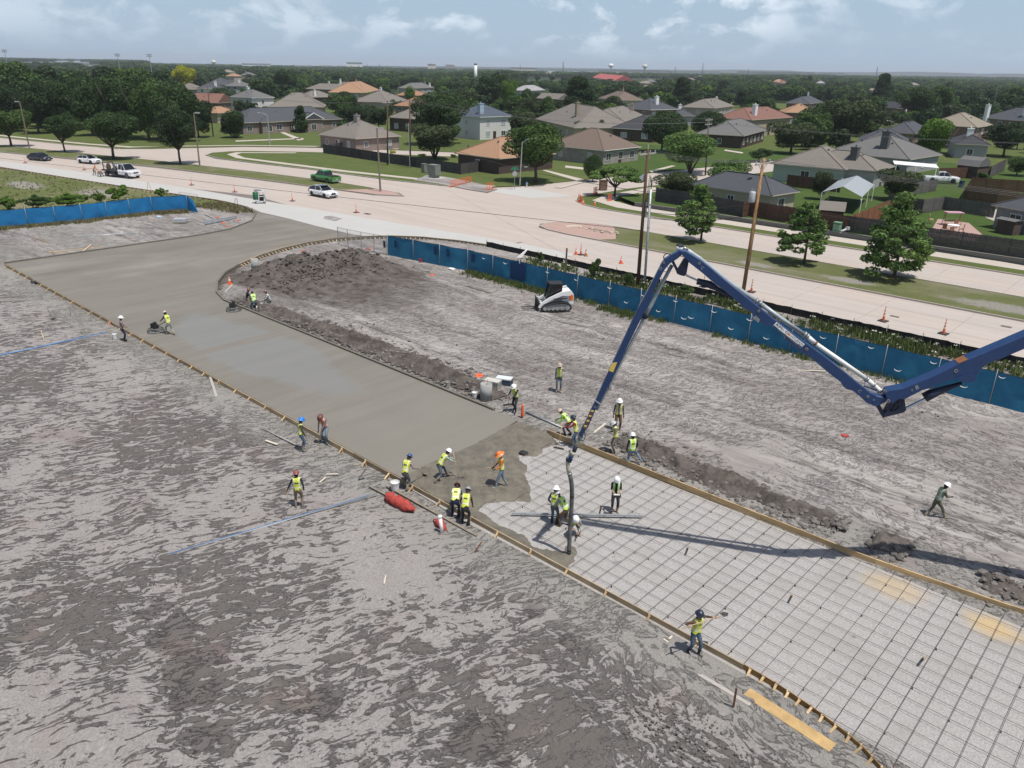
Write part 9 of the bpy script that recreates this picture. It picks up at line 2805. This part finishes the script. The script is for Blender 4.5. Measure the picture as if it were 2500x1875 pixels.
# ------------------------------------------------------------------ weeds and grass by the fences
def tufts(name,pts,m,hmin,hmax,per=7,w=.02,lean=.35,seed=1):
 r = np.random.default_rng(seed)
 n = len(pts)*per
 P_ = np.repeat(np.array([[p.x,p.y,p.z] for p in pts]),per,0)+np.concatenate([r.normal(size=(n,2)) * .07,np.zeros((n,1))],1)
 h = r.uniform(hmin,hmax,n)
 a = r.random(n)*6.28; l = r.random(n)*lean
 tip = P_+np.stack([np.cos(a)*l*h,np.sin(a)*l*h,h],-1)
 b = r.random(n)*6.28
 s = np.stack([np.cos(b),np.sin(b),np.zeros(n)],-1)*w*(1+r.random(n))[:,None]
 mid = (P_ * .5+tip * .5)+s * .9+np.array([0,0,.02])
 q = np.stack([P_-s,P_+s,mid,tip],1)
 me = bpy.data.meshes.new(name)
 me.vertices.add(n*4); me.vertices.foreach_set('co',q.reshape(-1))
 me.loops.add(n*4); me.loops.foreach_set('vertex_index',np.arange(n*4)); me.polygons.add(n)
 me.polygons.foreach_set('loop_start',np.arange(0,n*4,4)); me.polygons.foreach_set('loop_total',np.full(n,4))
 me.update(calc_edges=True); me.materials.append(m)
 o = link_mesh(name,me); o['kind'] = 'stuff'
 return o
M_WEED = mat('weed_leaves',(.085,.130,.032),(.135,.165,.055),scale=2,island=.4,transl=.25)
M_DRYG = mat('dry_grass',(.24,.19,.10),(.15,.16,.06),scale=1.5,island=.35,transl=.2)
M_FGRASS = mat('field_grass_blades',(.11,.135,.045),(.17,.165,.075),scale=.5,island=.25,transl=.2)
M_FLOW = mat('white_flowers',(.74,.74,.66),(.68,.66,.5),island=.15)
gr = np.random.default_rng(3)
pts = []
for i in range(9000):
 u_,v_ = gr.uniform(-50,34),56.9-abs(gr.normal())*1.5
 dens = -.15+1.15*float(vnoise(np.array([u_ * .35]),np.array([v_ * .6]))[0])
 if u_ < -42: dens *= .35
 if v_ > 49.6 and gr.random() < dens: pts.append(W(u_,v_,ZS + .05))
tufts('weeds',pts,M_WEED,.12,.62,6,.03,.6,1)
tufts('weed_flowers',[p+Vector((0,0,gr.uniform(.3,.6))) for p in pts if UV(p)[0] > -46 and gr.random() < .11],M_FLOW,.05,.09,5,.035,.8,2)
pts = [W(gr.uniform(-51,20),48.9-abs(gr.normal()) * .35,ZS) for _ in range(700)]
pts = [p for p in pts if (vnoise(np.array([UV(p)[0] * .22]),np.array([1.5]))[0] > .52)]
pts += [W(gr.uniform(-50.5,-38),48.7-abs(gr.normal()) * .55,ZS) for _ in range(420)]
pts += [W(gr.uniform(-35,-31),48.5-abs(gr.normal()) * .5,ZS) for _ in range(160)]
tufts('grass_tufts',pts,M_WEED,.10,.42,8,.018,.5,3)
lfl = [G(-230,580),G(0,556),G(203,539),G(373,518),G(460,514)]
pts = []
for _ in range(1500):
 k = gr.integers(0,4); p = lfl[k].lerp(lfl[k+1],gr.random()); q = Vector((p.x,p.y,0)).normalized()
 pts.append(p-q*abs(gr.normal()) * .55+Vector((0,0,ZS)))
tufts('dry_grass',pts,M_DRYG,.12,.50,7,.02,.6,4)
pts = [W(gr.uniform(-101,-92),gr.uniform(46.5,50.6),-.06) for _ in range(500)]
pts = [p for p in pts if UV(p)[1] > 46.4+(UV(p)[0]+101) * .2]
tufts('grass_tufts',pts,M_DRYG,.15,.55,7,.02,.6,5)
pts = [W(gr.uniform(-175,-101.5),gr.uniform(22,50),-.05) for _ in range(1500)]
pts = [p for p in pts if UV(p)[1] < np.interp(UV(p)[0],[-180,-146,-121,-103],[36,42,46.4,50.4])]
tufts('field_grass',pts,M_FGRASS,.08,.28,5,.03,.8,6)
sb = MB(); sb.beam(G(1035,0)*0,G(1035,0)*0,.1,.1)
o = MB(); a = G(1262,628,.1); o.add([a,a+Vector((.9,.25,.75)),a+Vector((1.15,.2,.85)),a+Vector((.45,0,-.05))],[(0,1,2,3)])
tag(o.build('cloth_scrap',M_WHITEP), 'white cloth hanging at the end of the black silt fence', 'cloth')
# ------------------------------------------------------------------ the far horizon
M_FARW = mat('far_white_wall',(.82,.82,.80),(.76,.76,.74),rough=.7)
M_FARS = mat('far_sand_wall',(.66,.61,.54),(.60,.56,.50),rough=.8)
M_DARKS = mat('far_dark_steel',(.10,.10,.11),(.12,.12,.13),rough=.7)
def far_box(x0,x1,ytop,dist,label,m,name='warehouse',cat='building',depth=60,bands=0):
 """building at a given distance whose top shows at this pixel row"""
 r0,r1 = ray(x0,ytop),ray(x1,ytop)
 A = Vector((r0.x,r0.y,0)).normalized()*dist; B = Vector((r1.x,r1.y,0)).normalized()*dist
 h = CH+dist*(r0.z+r1.z)/2/hypot((r0.x+r1.x)/2,(r0.y+r1.y)/2)
 d = B-A; rz = atan2(d.y,d.x)
 rt = empty(name,A,rz,label,cat)
 L = d.length
 p_b('wall',m,rt,(L/2,depth/2,h/2),(L,depth,h))
 p_b('roof_edge',M_FARS,rt,(L/2,depth/2,h + .5),(L+3,depth+3,1.0))
 for k in range(bands):
  x = L*(k + .5)/bands
  p_b('window_band',M_FARS if m is not M_FARS else M_DARKS,rt,(x,-.4,h * .45),(L/bands * .35,.5,h * .5))
 return rt
far_box(846,884,152.5,2600, 'large white industrial building on the horizon left of centre',M_FARW,bands=2)
far_box(720,845,161,2600, 'long low pale hall on the horizon left of the white building',M_FARW)
far_box(885,1040,162,2700, 'long low white hall on the horizon right of the white building',M_FARW)
far_box(1044,1064,156.5,2700, 'pinkish block on the horizon left of the chimney',M_FARS)
far_box(1066,1130,164.5,2650, 'long sand-coloured hall at the foot of the horizon chimney',M_FARS)
far_box(1088,1110,158.5,2750, 'pale block just left of the horizon chimney',M_FARS)
far_box(1246,1310,165,2900, 'sand-coloured hall on the horizon right of the chimney',M_FARS)
far_box(1310,1460,169,2900, 'very long white hall on the horizon near the lattice mast',M_FARW)
far_box(1460,1640,171,3000, 'long sand-coloured hall on the horizon below the water towers',M_FARS)
far_box(1640,1760,174,3000, 'pale hall on the horizon right of the water towers',M_FARW)
far_box(1800,1990,175.5,3000, 'long pale hall on the horizon toward the right',M_FARS)
far_box(2000,2060,178,3000, 'short pale hall on the horizon at right',M_FARW)
far_box(590,660,155.5,2800, 'long white hall on the horizon at left',M_FARW)
far_box(405,425,180,700, 'small pale flat roof glimpsed in the dark left wood',M_FARW,depth=12) if False else None
def mast(x,ytop,dist,label,r=1.0,name='mast',cat='mast',m=M_DARKS,kind='lattice'):
 r0 = ray(x,ytop); D = Vector((r0.x,r0.y,0)).normalized()*dist
 h = CH+dist*r0.z/hypot(r0.x,r0.y)
 rt = empty(name,D,0,label,cat)
 if kind == 'lattice':
  mb = MB()
  for k in range(3):
   a = k*2.09; mb.beam((cos(a)*r*2,sin(a)*r*2,0),(cos(a)*r * .5,sin(a)*r * .5,h),r * .45,r * .45)
  for z in np.linspace(0,1,9)[1:]:
   w = r*2*(1-z)+r * .5*z
   for k in range(3):
    a,b = k*2.09,(k+1)*2.09; mb.beam((cos(a)*w,sin(a)*w,h*z),(cos(b)*w,sin(b)*w,h*(z - .1)),r * .3,r * .3)
  part('lattice',mb,m,rt)
 elif kind == 'stack':
  p_lS('shaft',m,rt,[(r*1.2,0),(r,h),(r * .8,h)],12)
  p_l('dark_rim',M_DARKS,rt,[(r*1.04,h * .92),(r*1.04,h)],12)
 elif kind == 'water':
  p_lS('tank',m,rt,[(r * .35,0),(r * .25,h * .55),(r * .3,h-r*1.6),(r * .95,h-r),(r,h-r * .7),(r * .8,h-r * .15),(.01,h)],14)
 elif kind == 'light':
  p_t('pole',M_LAMPG,rt,[(0,0,0),(0,0,h)],[r * .25,r * .15],8)
  for i in range(2):
   for j in range(4):
    p_b('floodlight',M_INS,rt,((j-1.5)*r * .8,-.2,h - .3-i*r * .9),(r * .6,.3,r * .6))
 return rt
mast(1161,155,900, 'white smokestack with a dark rim standing out of the wood',1.6, 'smokestack', 'chimney',M_FARW, 'stack')
mast(1375,151,2500, 'dark lattice mast with a broad top on the horizon',1.6)
mast(1492,155,2600, 'white round water tower on the horizon',8, 'water_tower', 'water tower',M_FARW, 'water')
mast(1575,157,2900, 'grey flared water tower on the horizon right of the white one',9, 'water_tower', 'water tower',M_FARS, 'water')
mast(1121,146,3000, 'small far water tower',1, 'water_tower', 'water tower') if False else None
mast(521,147,2600, 'faint grey water tower over the left woods',7, 'water_tower', 'water tower',M_FARS, 'water')
mast(1717,154,2400, 'tall thin dark mast on the horizon right of the water towers',1.0)
mast(1270,157,2500, 'thin dark mast on the horizon between chimney and lattice mast',.9)
mast(896,156,2500, 'thin mast just right of the white industrial building',.9)
mast(926,157,2500, 'second thin mast right of the white industrial building',.9)
mast(960,153,2500, 'thin white mast on the horizon in the middle',.7,m=M_FARW)
mast(1649,163,2500, 'short dark mast left of the tall one on the horizon',.9)
mast(1828,168,2500, 'short dark mast over the right woods',.9)
mast(2143,163,2600, 'faint lattice mast over the right woods',1.0)
mast(10,121,640, 'stadium light mast at the left picture edge',1.1, 'light_mast', 'light mast',kind='light')
mast(286,131,640, 'stadium light mast above the left wood, left of the pair',1.2, 'light_mast', 'light mast',kind='light')
mast(364,132,640, 'stadium light mast above the left wood, right of the pair',1.2, 'light_mast', 'light mast',kind='light')
b = G(2418,290); h_ = hgt(2418,290,205)
an = empty('radio_mast',b,0, 'thin lattice radio mast rising by the white chimney at right', 'mast')
mb = MB()
for k in range(3):
 a = k*2.09; mb.beam((cos(a) * .25,sin(a) * .25,0),(cos(a) * .18 ,sin(a) * .18,min(h_,24)),.04,.04)
part('lattice',mb,M_GALV,an)
rg = MB()
vs = []
for i in range(61):
 az = radians(-6+i); dd = 9500
 vs.append((sin(az)*dd,cos(az)*dd,max(0,20+30*float(fbm(np.array([i * .35]),np.array([3.]),3)[0])*min(1,max(.25,i/25)))))
rg.loft([[(x,y,-5),(x,y,z),(x*1.15,y*1.15,z * .8),(x*1.15,y*1.15,-5)] for x,y,z in vs])
tag(rg.build('hills',M_TERRAIN),kind='structure')
# ------------------------------------------------------------------ air
HZ = MB(); HZ.box((0,5450,44),(16000,11900,92))
hz = HZ.build('haze',[])
tag(hz,kind='stuff')
hm_ = bpy.data.materials.new('haze'); hm_.use_nodes = True
hn = hm_.node_tree; hn.nodes.clear()
pv = N(hn, 'ShaderNodeVolumePrincipled',ins={'Color': (.86,.92,1.0,1), 'Density': .00011, 'Anisotropy': .15})
ho = N(hn, 'ShaderNodeOutputMaterial')
hn.links.new(pv.outputs[0],ho.inputs['Volume'])
hz.data.materials.append(hm_)
